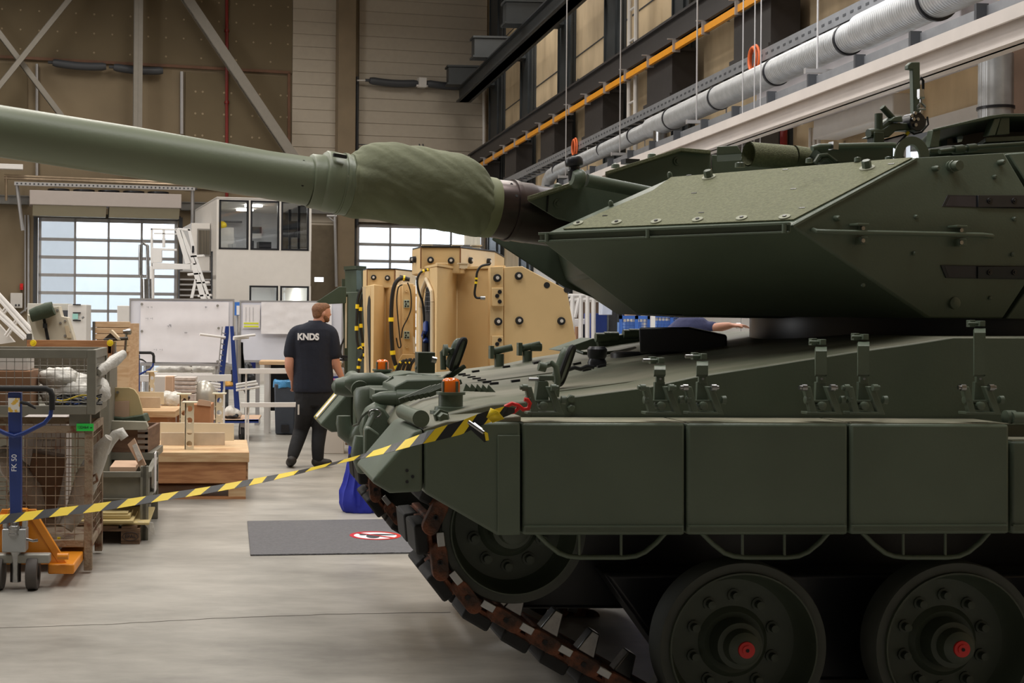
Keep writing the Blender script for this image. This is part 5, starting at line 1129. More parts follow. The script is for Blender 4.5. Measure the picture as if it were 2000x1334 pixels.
mb = MB(); pts = [W(128, 1062, 9.35), W(150, 1000, 9.4), W(172, 930, 9.35), W(190, 890, 9.3), W(213, 855, 9.25)]; pts[0].z = max(pts[0].z, .27)
mb.tube(pts, [.05, .075, .085, .07, .03], 16); mb.crumple(.02, 12, 9); single('wrapped_hose', 'long foil-wrapped hose leaning out over the corner of the rusty mesh box', 'wrapped part', mb, mat('veil_foil', (182, 176, 166), .4, bump=.8, bscale=14), smooth=70)
mb = MB(); mb.tube([W(205, 885, 9.5), W(216, 862, 9.5), W(226, 850, 9.5), W(236, 846, 9.5), W(243, 856, 9.5)], [.03, .035, .04, .04, .03], 14); mb.crumple(.012, 22, 3); single('plastic_hose_end', 'bright white plastic wrapped hose end above the rusty mesh box corner', 'wrapped part', mb, PLASTIC, smooth=70)
mb = MB(); mb.tube([W(115, 1055, 9.2)+ez*.02, W(114, 1065, 9.2)+ez*.02], .012, 8); single('yellow_tag', 'small yellow tag hanging inside the rusty mesh box', 'tag', mb, YEL)
# plank collar and panel above, resting on shelves further back
cl = thing('wooden_collar', 'wooden pallet collar with yellow corner caps behind the grey mesh box', 'pallet collar', W(140, 690, 11.4))
a, b = W(62, 664, 11.2), W(218, 668, 11.2); zt_ = a.z; zb_ = W(140, 690, 11.2).z
mb = MB(); mb.prism([V((a.x, a.y, zb_)), V((b.x, b.y, zb_)), V((b.x, b.y, zt_)), V((a.x, a.y, zt_))], V((-.05, .03, 0))); part('front_board', mb, PLYO, cl, bev=.003)
mb = MB(); mb.prism([V((b.x, b.y, zb_-.1)), V((b.x-.1, b.y+.8, zb_-.1)), V((b.x-.1, b.y+.8, zt_)), V((b.x, b.y, zt_))], V((-.03, 0, 0))); part('side_board', mb, PLYO, cl)
for c in (W(65, 670, 11.18), W(215, 670, 11.18)): mb = MB(); mb.lathe(c, V((0, -1, 0)), [(0, .028), (.01, .026), (.01, .014), (.014, .012), (.014, 0)], 16); part('corner_cap', mb, YEL, cl, label='yellow corner cap')
for c in (W(222, 690, 11.3), W(57, 675, 11.25)): mb = MB(); mb.box(c, V((.02, 0, 0)), V((0, .02, 0)), ez*.10); part('corner_hinge', mb, STEEL, cl)
tbx('grey_crate', 'open grey steel container under the wooden collar', 'container', hx(-20, 690, 11.3), hx(214, 690, 11.3), W(100, 700, 11.3).dot(e2), W(100, 700, 11.3).dot(e2)+.8, 0, zb_-.0, GREYBOX, bev=.01)
tbx('white_strip', 'thin white strip lying on the grey container edge at far left', 'strip', hx(-40, 683, 11.2), hx(62, 683, 11.2), W(20, 683, 11.1).dot(e2)-.05, W(20, 683, 11.1).dot(e2)+.02, zb_, zb_+.03, WHITE)
# cream plate with the olive roll
pn = thing('cream_plate', 'cream painted steel plate with stepped edge carrying a strapped olive roll', 'plate', W(100, 664, 11.5))
yP = 11.5
mb = MB(); mb.prism([W(a, b, yP) for a, b in ((53, 614), (60, 617), (66, 625), (82, 622), (100, 614), (103, 600), (115, 598), (120, 618), (132, 620), (146, 668), (68, 668))], V((0, .12, 0))); part('plate', mb, mat('cream_plate_paint', (216, 208, 188), .55, var=.02), pn, bev=.004)
for a, b in ((112, 606), (118, 631), (127, 627), (127, 656), (135, 649)): mb = MB(); mb.lathe(W(a, b, yP), V((0, -1, 0)), [(0, .012), (.008, .010), (.008, 0)], 10); part('screw', mb, MGREY, pn)
mb = MB(); mb.prism([W(a, b, yP-.01) for a, b in ((126, 637), (133, 636), (139, 660), (131, 660))], V((0, .015, 0))); part('recess', mb, TANL, pn)
mb = MB(); mb.tube([W(60, 616, yP-.05), W(75, 611, yP-.05), W(90, 606, yP-.05), W(104, 602, yP-.05)], [.055, .062, .062, .055], 18); mb.crumple(.02, 16, 3); single('rolled_tarp', 'rolled olive tarpaulin strapped to the cream plate', 'tarpaulin', mb, OLIVE, smooth=60)
mb = MB(); mb.prism([W(a, b, yP-.02) for a, b in ((82, 617), (87, 616), (97, 666), (91, 666))], V((0, .01, 0))); mb.box(W(88, 636, yP-.04), V((.015, 0, 0)), V((0, .02, 0)), ez*.02); single('strap', 'black lashing strap hanging over the cream plate', 'strap', mb, BLK)
# slatted cabinet etc behind
def wbox(name, lab, cat, px0, px1, py0, py1, Y, dep, m, bev=.01, group=None, to_floor=False):
    a = W(px0, py1, Y); b = W(px1, py0, Y); z0 = 0 if to_floor else a.z
    mb = MB(); mb.wb(a.x, b.x, Y, Y+dep, z0, b.z); return single(name, lab, cat, mb, m, group, bev=bev)
cbn = wbox('steel_cabinet', 'pale grey steel cabinet with pinned papers in front of the left door', 'cabinet', 132, 169, 595, 662, 24, .5, LGREY, to_floor=True)
for (a, b, w_) in ((150, 595, 14), (150, 611, 14), (150, 626, 14)): mb = MB(); mb.box(W(a, b, 23.98), V((w_*24/F*.55, 0, 0)), V((0, .01, 0)), ez*.01); part('clip_rail', mb, BLKM, cbn)
mb = MB(); mb.box(W(147, 618, 23.98), V((.05, 0, 0)), V((0, .005, 0)), ez*.05); part('note', mb, mat('mint_note', (150, 200, 190), .7), cbn); mb = MB(); mb.cyl(W(160, 622, 23.9), W(164, 619, 23.9), .02, 10); part('lock', mb, STEEL, cbn)
wbox('storage_locker', 'wide pale locker behind the cream plate', 'locker', 53, 132, 593, 664, 24.4, .5, mat('locker_grey', (182, 178, 168), .5), to_floor=True)
mb = MB(); mb.wb(W(121, 600, 24.3).x, W(134, 600, 24.3).x, 24.36, 24.4, W(121, 620, 24.3).z, W(121, 606, 24.3).z); single('notice_sheet', 'dark notice sheet on the locker behind the cream plate', 'notice', mb, DGREY)
wbox('grey_board', 'grey board standing left of the large whiteboard', 'board', 228, 254, 597, 705, 24, .1, LGREY, to_floor=True)
cr = thing('wooden_crate', 'wooden plank crate with metal corner strip left of the whiteboard', 'crate', W(220, 700, 15))
for i in range(5):
    a, b = W(185, 628+i*12, 15), W(254, 639.5+i*12, 15); mb = MB(); mb.wb(a.x, b.x, 15, 15.03, b.z, a.z); part('plank', mb, mat('pale_pine', (214, 184, 148), .65, c2=(200, 164, 126), scale=4, stretch=(1, 1, 9)) if i == 0 else MATS['pale_pine'], cr, bev=.003)
a, b = W(185, 628, 15), W(254, 688, 15); mb = MB(); mb.wb(a.x+.02, b.x-.02, 15.03, 15.9, 0, a.z-.02); part('crate_body', mb, MATS['pale_pine'], cr)
mb = MB(); mb.wb(W(181, 640, 15).x, W(186, 640, 15).x, 14.98, 15.02, b.z, a.z); part('corner_strip', mb, STEEL, cr)
# dark angled bracket and light parts on top of boxes
mb = MB(); mb.prism([W(a, b, 11.6) for a, b in ((200, 664), (216, 650), (225, 655), (222, 664))], V((0, .2, 0))); mb.tube([W(203, 664, 11.6), W(250, 661, 11.6)], .015, 8); single('angled_bracket', 'dark metal bracket lying on the wooden collar', 'bracket', mb, mat('dark_olive_metal', (58, 52, 42), .5), bev=.002)
mb = MB(); mb.prism([W(a, b, 11.58) for a, b in ((213, 648), (217, 644), (236, 664), (230, 664))], V((0, .1, 0))); single('beige_profile', 'thin beige angle profile leaning on the dark bracket', 'profile', mb, TANL)
mb = MB(); mb.lathe(W(245, 648, 12), V((1, 0, 0)), [(-.02, .02), (.03, .03), (.05, .025), (.06, .0)], 14); mb.tube([W(247, 650, 12), W(243, 700, 12)], .012, 8); single('chrome_lamp', 'small chrome headed stand beside the whiteboard edge', 'lamp', mb, STEEL)
# white gantry truss at the far left
gt = thing('truss_ladder', 'white aluminium truss ramp sloping down at the far left edge', 'truss', W(20, 640, 20))
def wtub(nm, pts, r, m, parent, Y, n=8): mb = MB(); mb.tube([W(a, b, Y) for a, b in pts], r, n); return part(nm, mb, m, parent)
for pts in (((-20, 555), (62, 645)), ((-20, 563), (58, 652)), ((-20, 590), (52, 660)), ((-20, 600), (48, 662))): wtub('beam', pts, .03, WHITE, gt, 20)
for pts in (((0, 615), (14, 597)), ((4, 618), (18, 600)), ((10, 655), (34, 620)), ((14, 658), (38, 622)), ((-10, 590), (22, 632)), ((20, 628), (30, 640))): wtub('strut', pts, .018, LGREY, gt, 20)
mb = MB(); mb.prism([W(a, b, 20.1) for a, b in ((-20, 620), (-5, 630), (28, 668), (0, 672), (-20, 660))], V((0, .1, 0))); part('foot_plate', mb, LGREY, gt)
# stack behind the rusty cage: collar box, grey steel box, pallet with cardboard
BX0 = hx(212, 900, 10.6); BX1 = hx(305, 900, 10.6); by = W(212, 1000, 10.5).dot(e2)
wcb = thing('collared_crate', 'open crate of dark boards with steel hinges behind the rusty mesh box', 'crate', W(260, 930, 11.6))
yb_ = 11.6; a, b = W(205, 838, yb_), W(289, 884, yb_)
mb = MB(); mb.prism([V((a.x-.3, yb_, b.z)), V((b.x, yb_, b.z)), V((b.x, yb_, a.z)), V((a.x-.3, yb_, a.z))], V((0, .03, 0))); part('front_board', mb, mat('dark_board', (128, 98, 76), .7, c2=(110, 80, 62), scale=3, stretch=(1, 1, 8)), wcb, bev=.003)
b2c = W(312, 820, 12.35); mb = MB(); mb.prism([V((b.x, yb_, b.z)), V((b2c.x, 12.35, b.z)), V((b2c.x, 12.35, a.z)), V((b.x, yb_, a.z))], V((-.03, 0, 0))); part('side_board', mb, MATS['dark_board'], wcb, bev=.003)
mb = MB(); mb.prism([V((a.x-.3, 12.35, b.z)), V((b2c.x, 12.35, b.z)), V((b2c.x, 12.35, a.z)), V((a.x-.3, 12.35, a.z))], V((0, .03, 0))); part('back_board', mb, MATS['dark_board'], wcb)
for k in range(4): z = b.z+.03+k*.05; mb = MB(); mb.wb(b.x-.09, b.x+.0, yb_-.01, yb_, z, z+.03); part('hinge', mb, STEEL, wcb)
mb = MB(); mb.wb(a.x-.3, b.x+.05, yb_-.03, 12.3, b.z-.06, b.z); part('base', mb, GREYBOX, wcb)
mb = MB(); mb.wb(a.x-.2, b.x, yb_+.1, 12.2, 0, b.z-.06); part('support', mb, GREYBOX, wcb)
# beige plate with round corner and its olive cover
yq = 11.9
bp_ = thing('beige_plate', 'beige rounded plate with a bolt standing in the dark board crate', 'plate', W(230, 812, yq))
mb = MB(); mb.prism([W(a, b, yq) for a, b in ((205, 757), (252, 757), (262, 761), (270, 772), (276, 792), (280, 812), (278, 838), (205, 838))], V((0, .04, 0))); part('plate', mb, mat('beige_green', (196, 176, 130), .6, var=.03), bp_, bev=.003)
mb = MB(); mb.lathe(W(230, 766, yq), V((0, -1, 0)), [(0, .014), (.03, .012), (.03, 0)], 12); part('bolt', mb, STEEL, bp_)
mb = MB(); mb.prism([W(a, b, yq-.03) for a, b in ((210, 785), (252, 783), (252, 815), (210, 815))], V((0, .02, 0))); part('cardboard_pad', mb, CARDL, bp_)
mb = MB(); mb.prism([W(a, b, yq-.1) for a, b in ((205, 812), (240, 816), (280, 810), (286, 826), (205, 828))], V((0, .3, 0))); single('olive_cover', 'dark olive curved cover lying under the beige plate', 'cover', mb, OLIVE, bev=.01)
mb = MB(); mb.prism([W(a, b, yb_-.05) for a, b in ((205, 822), (285, 824), (289, 834), (285, 840), (205, 840))], V((0, .08, 0))); sg = single('grey_sheet_profile', 'long pale grey sheet profile lying across the dark board crate', 'profile', mb, mat('sheet_grey', (170, 166, 150), .5), bev=.003)
# grey steel stacking box
gb = thing('steel_stacking_box', 'grey steel stacking box with ribbed walls on the floor behind the tape', 'container', TT((BX0+BX1)/2, by+.4, 0))
gx0, gx1 = hx(200, 930, 10.5), hx(288, 930, 10.5); gy0 = W(250, 930, 10.5).dot(e2); gy1 = gy0+1.15
zt2 = W(250, 922, 10.5).z; zb2 = W(250, 985, 10.5).z
for (x0, x1, y0, y1, nm) in ((gx0, gx1, gy0, gy0+.015, 'front_wall'), (gx0, gx1, gy1, gy1+.015, 'back_wall'), (gx1-.015, gx1, gy0, gy1, 'side_wall')):
    mb = MB(); mb.tb(x0, x1, y0, y1, zb2, zt2); part(nm, mb, GREYBOX, gb)
for zz in (zt2-.04, zt2-.25, zb2): mb = MB(); mb.tb(gx0, gx1+.02, gy0-.03, gy0, zz, zz+.045); part('rib', mb, GREYBOX, gb, bev=.003); mb = MB(); mb.tb(gx1, gx1+.03, gy0, gy1, zz, zz+.045); part('rib', mb, GREYBOX, gb, bev=.003)
for x in (gx0+.3, gx1-.04): mb = MB(); mb.tb(x, x+.05, gy0-.03, gy0, 0, zt2+.05); part('post', mb, GREYBOX, gb, bev=.004)
mb = MB(); mb.tb(gx1-.03, gx1+.03, gy1-.05, gy1, 0, zt2+.05); part('post', mb, GREYBOX, gb, bev=.004)
mb = MB(); mb.tb(gx0, gx1, gy0, gy1, zb2, zb2+.02); part('bottom', mb, GREYBOX, gb)
mb = MB(); mb.box(TT(gx1+.035, gy0+.5, zb2+.2), e2*.12, e1*.004, ez*.16); part('paper_sheet', mb, PAPER, gb, label='white paper sheet')
tbx('cardboard_sheets', 'pale cardboard sheets lying in the grey steel stacking box', 'cardboard', gx0+.05, gx1-.1, gy0+.1, gy0+.6, zt2-.01, zt2+.03, CARDL)
mb = MB(); mb.prism([W(a, b, 10.75) for a, b in ((249, 868), (262, 856), (285, 908), (275, 917))], V((.0, .03, 0))); lc = single('leaning_carton', 'brown cardboard piece in clear film leaning up from the grey stacking box', 'cardboard', mb, CARDL)
mb = MB(); mb.prism([W(a, b, 10.73) for a, b in ((258, 870), (266, 866), (278, 896), (270, 902))], V((.0, .01, 0))); part('film_window', mb, PLASTIC, lc)
# euro pallet with boards in front
ep = thing('wooden_pallet', 'worn wooden pallet stacked with cardboard sheets beside the rusty mesh box', 'pallet', W(250, 1063, 10.3))
ex1 = hx(273, 1050, 10.3); ex0 = ex1-1.0; ey0 = W(273, 1050, 10.3).dot(e2)
for (x, w_) in ((ex0, .1), (ex0+.42, .14), (ex1-.145, .145)):
    for k, y in enumerate((ey0, ey0+.5, ey0+1.05)): mb = MB(); mb.tb(x, x+w_, y, y+.12, .022, .10); part('block', mb, WOODP, ep, bev=.004)
for k, y in enumerate((ey0, ey0+.5, ey0+1.05)): mb = MB(); mb.tb(ex0, ex1, y, y+.12, .10, .122); part('stringer', mb, WOODP, ep, bev=.003)
for k in range(7): x = ex0+k*.143; mb = MB(); mb.tb(x, x+.12, ey0, ey0+1.17, .122, .144); part('deck_board', mb, WOODP, ep, bev=.003)
for (x, w_) in ((ex0, .1), (ex0+.42, .14), (ex1-.145, .145)): mb = MB(); mb.tb(x, x+w_, ey0, ey0+1.17, 0, .022); part('runner', mb, WOODP, ep, bev=.003)
part('stamp', txt('EPAL', .04, frame(TT(ex1-.073, ey0-.002, .06), e1, ez, -e2), ext=.001), INK, ep)
mb = MB(); c = TT(ex1-.073, ey0-.002, .06); mb.tube([c+e1*(.06*cos(k*pi/12))+ez*(.032*sin(k*pi/12)) for k in range(24)], .002, 6, closed=True); part('stamp_ring', mb, INK, ep)
for k, (x0, x1, y0, y1, z, dz) in enumerate(((ex0+.1, ex1+.07, ey0+.02, ey0+.9, .146, .018), (ex0+.1, ex1-.05, ey0-.02, ey0+.5, .166, .02), (ex0+.2, ex1-.08, ey0+.05, ey0+.4, .188, .03), (ex0+.3, ex1-.1, ey0+.08, ey0+.3, .22, .012))):
    mb = MB(); mb.tb(x0, x1, y0, y1, z, z+dz); single('cardboard_sheet', 'yellowish board on the wooden pallet, '+['lowest', 'second', 'third', 'topmost'][k]+' of the small stack', 'board', mb, mat('yellow_board', (196, 176, 124), .75, var=.05) if k == 0 else MATS['yellow_board'], 'boards on the wooden pallet', bev=.003)
mb = MB(); a = TT(ex1-.02, ey0+.05, .168); mb.prism([a, a+e1*.12-ez*.01, a+e1*.14-ez*.12, a+e1*.05-ez*.02], e2*.01); single('bubble_wrap', 'bubble wrap flap hanging off the wooden pallet', 'bubble wrap', mb, PLASTIC)
# plywood crate on skids
pc = thing('plywood_crate', 'long wooden transport crate with plywood lid beside the aisle', 'crate', W(400, 975, 12.9))
q0, q1 = Zp(312, 975), Zp(480, 975); xA, xB = q0.dot(e1), q1.dot(e1); yA = q1.dot(e2); yD = 1.35
zl = W(470, 905-8, 12.9).z; zt3 = W(470, 884, 12.9).z
PLK = MATS['plywood']
mb = MB(); mb.tb(xA-.5, xB+.03, yA-.02, yA+yD, zl-.03, zt3); part('lid', mb, PLY, pc, bev=.004)
mb = MB(); mb.tb(xA-.5, xB, yA, yA+yD-.02, W(470, 945, 12.9).z, zl-.03); part('crate_wall', mb, PLYO, pc, bev=.004)
mb = MB(); mb.tb(xB-.0, xB+.02, yA+.02, yA+yD-.04, W(470, 945, 12.9).z, zl-.03); part('end_wall', mb, mat('osb', (180, 140, 100), .8, c2=(130, 96, 66), scale=30), pc)
for x in (xA-.45, xB-.17): mb = MB(); mb.tb(x, x+.17, yA+.01, yA+.2, .02, W(470, 945, 12.9).z); part('skid_block', mb, PLY, pc, bev=.003); mb = MB(); mb.tb(x, x+.17, yA+1.0, yA+1.2, .02, W(470, 945, 12.9).z); part('skid_block', mb, PLY, pc, bev=.003)
mb = MB(); mb.tb(xA-.5, xB, yA, yA+.1, 0, .02); part('bottom_runner', mb, PLYO, pc)
mb = MB(); mb.tb(xA-.5, xB, yA+1.1, yA+1.2, 0, .02); part('bottom_runner', mb, PLYO, pc)
def beam_bracket(x0px, x1px, py_t, py_b, Y, label, group='cream perforated brackets', holes=4, plate=True, zb=None):
    a = W(x0px, py_b, Y); b = W(x1px, py_t, Y)
    if zb is not None: a.z = zb+.001
    rt = thing('perforated_bracket', label, 'bracket', V(((a.x+b.x)/2, Y, a.z)), group)
    w = b.x-a.x; h = b.z-a.z; cx = (a.x+b.x)/2
    # upright with round holes: two rails joined by rings
    pl = MB(); hw = w/2; n = 20; hh = h/holes
    for k in range(holes):
        zc = a.z+hh*(k+.5); r_ = min(w*.33, hh*.36)
        outer = []; inner = []
        for j in range(n):
            t = 2*pi*j/n; inner.append(V((cx+r_*cos(t), Y, zc+r_*sin(t))))
            m_ = max(abs(cos(t))/hw, abs(sin(t))/(hh/2)); outer.append(V((cx+cos(t)/m_, Y, zc+sin(t)/m_)))
        for j in range(n):
            j2 = (j+1) % n
            pl.prism([outer[j], outer[j2], inner[j2], inner[j]], V((0, .012, 0)))
    part('web', pl, CREAM, rt, smooth=0)
    mb = MB(); mb.wb(a.x-.004, a.x+.008, Y-.0, Y+.09, a.z, b.z); part('flange', mb, CREAM, rt)
    if plate: mb = MB(); mb.wb(a.x-.03, b.x+.03, Y-.04, Y+.1, b.z, b.z+.012); part('top_plate', mb, CREAM, rt, bev=.002)
    return rt
# long cream plates on the crate, standing on edge
ycp = yA
def wplate(name, lab, cat, pts, Y, th, m, bev=.003, group=None): mb = MB(); mb.prism([W(a, b, Y) for a, b in pts], V((0, th, 0))); return single(name, lab, cat, mb, m, group, bev=bev)
wplate('cream_plate', 'long cream plate standing on edge on the plywood lid, rear one', 'plate', ((312, 825), (457, 827), (457, 861), (312, 860)), 13.6, .02, CREAM)
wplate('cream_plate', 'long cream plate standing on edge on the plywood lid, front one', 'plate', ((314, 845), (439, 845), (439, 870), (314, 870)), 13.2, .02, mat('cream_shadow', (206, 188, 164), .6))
beam_bracket(361, 379, 787, 868, 13.15, 'cream perforated bracket in front of the cream plates on the plywood lid', holes=4, zb=zt3)
beam_bracket(351, 367, 771, 838, 13.8, 'cream perforated bracket behind the front one on the plywood lid', zb=zt3)
beam_bracket(420, 436, 770, 826, 13.8, 'cream perforated bracket beside the blue trolley leg', zb=zt3)
# second crate behind with plates
c2 = thing('plywood_crate', 'lower pale plywood crate behind the first, under cream plates', 'crate', W(300, 815, 16))
a, b = W(228, 806, 15.6), W(342, 806, 15.6); z_ = a.z; mb = MB(); mb.wb(a.x, b.x, 15.6, 16.7, W(300, 815, 15.6).z, z_+.02); part('lid', mb, PLY, c2); mb = MB(); mb.wb(a.x+.03, b.x-.1, 15.7, 16.6, 0, W(300, 815, 15.6).z); part('crate_wall', mb, PLYO, c2)
beam_bracket(240, 251, 727, 780, 16.2, 'cream perforated bracket left of the rear pallet truck tiller', holes=3, zb=z_+.02)
beam_bracket(291, 302, 727, 780, 16.4, 'cream perforated bracket right of the rear pallet truck tiller', holes=3, zb=z_+.02)
wplate('cream_plate', 'cream plate standing on the lower plywood crate, rear one', 'plate', ((268, 765), (320, 766), (320, 790), (268, 790)), 16.2, .02, CREAM)
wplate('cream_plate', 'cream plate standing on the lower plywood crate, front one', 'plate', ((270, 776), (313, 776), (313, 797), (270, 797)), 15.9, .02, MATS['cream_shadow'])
# ------------------------------------------------------------------ middle ground
def wpr(mb, pts, Y, dep): mb.prism([W(a, b, Y) for a, b in pts], V((0, dep, 0))); return mb
def W2(a, b, Y): return W(a, b, Y)
# office container (two storeys) parallel to the back wall
OD = 37.4
of = thing('office_container', 'white two-storey site office with dark framed windows at the back', 'office', B(514, 640, OD))
ox0, ox1 = bx(422, OD), bx(606, OD)
zt_ = B(510, 388, OD).z; zw1 = B(510, 394, OD).z; zw0 = B(510, 487, OD).z; zf = B(510, 545, OD).z; zl1 = B(510, 560, OD).z; zl0 = zl1-1.3
DEPO = 4.6
WHO = mat('container_white', (224, 219, 213), .5, var=.02)
mb = MB(); mb.bb(ox0, ox1, OD, OD+.06, zw0, zw0-0.02+0); 
def fr_(name, x0, x1, z0, z1, d0=OD, d1=OD+.06, m=WHO): mb = MB(); mb.bb(x0, x1, d0, d1, z0, z1); return part(name, mb, m, of, smooth=0)
fr_('front_panel', ox0, ox1, zl1+.03, zw0-.02); fr_('roof_edge', ox0, ox1, zw1+.03, zt_); fr_('front_panel', ox0, bx(486, OD), 0, zl1+.03); fr_('front_panel', ox0, ox1, 0, zl0)
pxs = ((427, 484), (488, 544), (548, 602))
for a in (ox0, bx(484.8, OD), bx(544.8, OD), bx(603, OD)):
    mb = MB(); mb.bb(a, a+(.06 if a != ox0 else bx(426, OD)-ox0), OD, OD+.06, zw0-.03, zw1+.04); part('mullion', mb, WHO, of, smooth=0)
for a in (bx(544.8, OD), bx(603, OD)): mb = MB(); mb.bb(a, a+.06, OD, OD+.06, zl0, zl1+.04); part('mullion', mb, WHO, of, smooth=0)
def win(x0, x1, z0, z1):
    o = None; f = MB(); t = .05
    for q in ((x0, x1, z0, z0+t), (x0, x1, z1-t, z1), (x0, x0+t, z0, z1), (x1-t, x1, z0, z1)): f.bb(q[0], q[1], OD-.01, OD+.05, q[2], q[3])
    o = part('window', f, BLKM, of, smooth=0); g = MB(); g.bb(x0+t, x1-t, OD+.02, OD+.03, z0+t, z1-t); part('pane', g, GLASSO, o, smooth=0)
for a, b in pxs: win(bx(a, OD), bx(b, OD), zw0-.02, zw1+.03)
for a, b in ((487, 543), (547, 603)): win(bx(a, OD), bx(b, OD), zl0, zl1+.03)
for nm, q in (('left_wall', (ox0, ox0+.06)), ('right_wall', (ox1-.06, ox1))): mb = MB(); mb.bb(q[0], q[1], OD+.06, OD+DEPO, 0, zt_ if nm == 'left_wall' else zw0); part('side_wall', mb, WHO, of, smooth=0)
mb = MB(); mb.bb(ox0, ox1, OD+DEPO, OD+DEPO+.06, 0, zt_); part('rear_wall', mb, mat('office_inside', (205, 206, 210), .7, var=.02), of, smooth=0)
mb = MB(); mb.bb(ox0, ox1, OD, OD+DEPO, zt_-.04, zt_+.02); part('roof', mb, WHO, of, smooth=0); mb = MB(); mb.bb(ox0, ox1, OD+.06, OD+DEPO, zf-.02, zf+.1); part('storey_floor', mb, WHO, of, smooth=0)
for px_ in (607,): 
    mb = MB(); mb.bb(ox1-.03, ox1, OD+.3, OD+DEPO-.3, zw0+.05, zw1); part('side_pane', mb, GLASSO, of, smooth=0)
    for k in range(4): mb = MB(); y = OD+.2+k*1.35; mb.bb(ox1-.05, ox1+.02, y, y+.08, zw0, zt_); part('side_mullion', mb, BLKM, of, smooth=0)
for (d_, pxa, pxb) in ((1.5, 496, 530), (3.0, 496, 530)):
    mb = MB(); mb.bb(bx(pxa, OD), bx(pxb, OD), OD+d_, OD+d_+.2, zt_-.1, zt_-.05); part('ceiling_tube', mb, LAMPW, of, label='lit ceiling tube')
mb = MB(); mb.bb(bx(492, OD), bx(530, OD), OD+1.6, OD+1.8, zf-.09, zf-.04); part('ceiling_tube', mb, LAMPW, of, label='lit ceiling tube')
def inr(name, lab, cat, a, b, c, d, dep, m, th=.4, group=None):
    x0, x1 = B(a, c, OD+dep).dot(b1), B(b, c, OD+dep).dot(b1); mb = MB(); z0, z1 = B(a, d, OD+dep).z, B(a, c, OD+dep).z; mb.bb(x0, x1, OD+dep, OD+dep+th, z0, z1); return single(name, lab, cat, mb, m, group)
for (px_, zz_, w__) in ((513, zt_-.12, 22), (525, zf-.12, 90), (470, zf-.12, 60)):
    c_l = B(px_, 500, OD+1.8); area('office_lamp', (c_l.x, c_l.y, zz_), 1.2, .3, w__, (.97, 1, .93), spread=178)
inr('wall_cabinet', 'grey cabinet inside the upper office with a yellow helmet on top', 'cabinet', 428, 457, 444, 487, 3.6, LGREY)
c = B(433, 440, OD+3.7); mb = MB(); mb.ell(c, .16, .16, .13, 10); single('safety_helmet', 'yellow safety helmet on the cabinet inside the office', 'helmet', mb, YEL)
inr('wall_screen', 'dark wall screen inside the right part of the upper office', 'screen', 544, 585, 431, 463, 4.3, BLKM, .06)
inr('wall_poster', 'small dark picture on the wall inside the upper office', 'picture', 492, 511, 443, 455, 4.4, DGREY, .03)
inr('wall_sheet', 'small white sheet with a dark line below the office picture', 'sheet', 492, 511, 456, 465, 4.4, WHITE, .03)
inr('desk_printer', 'black printer on the office window sill', 'printer', 506, 530, 472, 487, .35, BLKM, .4)
inr('coffee_cup', 'white cup on the office window sill, left one', 'cup', 446, 453, 477, 486, .3, WHITE, .08); inr('coffee_cup', 'white cup on the office window sill, right one', 'cup', 454, 461, 476, 486, .3, WHITE, .08)
inr('jar', 'dark jar beside the printer in the office', 'jar', 487, 496, 470, 487, .5, DGREY, .1)
inr('helmet_shelf', 'dark shelf bracket above the cabinet inside the office', 'shelf', 438, 473, 431, 434, 4.2, BLKM, .2)
# second white cabin with window left of the office, with steel stair rails
hb = thing('gatehouse_cabin', 'narrow white cabin with one window left of the office', 'cabin', B(396, 600, 38.5))
x0, x1 = bx(373, 38.5), min(bx(421, 38.5), ox0-.03); zt2_ = B(400, 436, 38.5).z
mb = MB(); mb.bb(x0, x1, 38.5, 40.5, 0, zt2_); part('wall', mb, WHO, hb, smooth=0)
mb = MB(); mb.bb(bx(384, 38.5), bx(410, 38.5), 38.46, 38.5, B(400, 500, 38.5).z, B(400, 447, 38.5).z); wn = part('window', mb, MGREY, hb, smooth=0)
mb = MB(); mb.bb(bx(386, 38.5), bx(408, 38.5), 38.44, 38.46, B(400, 497, 38.5).z, B(400, 450, 38.5).z); part('pane', mb, mat('curtained_pane', (112, 104, 92), .3, c2=(88, 82, 72), scale=3, stretch=(6, 6, .2)), wn, smooth=0)
mb = MB(); mb.bb(bx(411, 38.2), bx(413, 38.2), 38.1, 38.2, 0, B(400, 492, 38.2).z); mb.bb(bx(411, 38.2), bx(420, 38.2), 38.1, 38.2, B(400, 494, 38.2).z, B(400, 491, 38.2).z); part('corner_trim', mb, DGREY, hb, smooth=0)
sr = thing('stair_rails', 'stack of horizontal metal rails below the narrow white cabin', 'railing', B(380, 600, 36))
mb = MB(); mb.bb(bx(348, 36), bx(412, 36), 36.0, 36.1, 0, B(380, 530, 36).z); part('dark_panel', mb, mat('rail_panel', (86, 74, 60), .6), sr, smooth=0)
for y in (530, 546, 556, 566, 577): mb = MB(); mb.bb(bx(349, 35.9), bx(412, 35.9), 35.85, 35.95, B(380, y+1.5, 35.9).z, B(380, y-1.5, 35.9).z); part('rail', mb, ALU, sr, smooth=0)
for x in (348, 411): mb = MB(); mb.bb(bx(x, 35.9), bx(x+2, 35.9), 35.8, 35.95, 0, B(380, 527, 35.9).z); part('rail_post', mb, DGREY, sr, smooth=0)
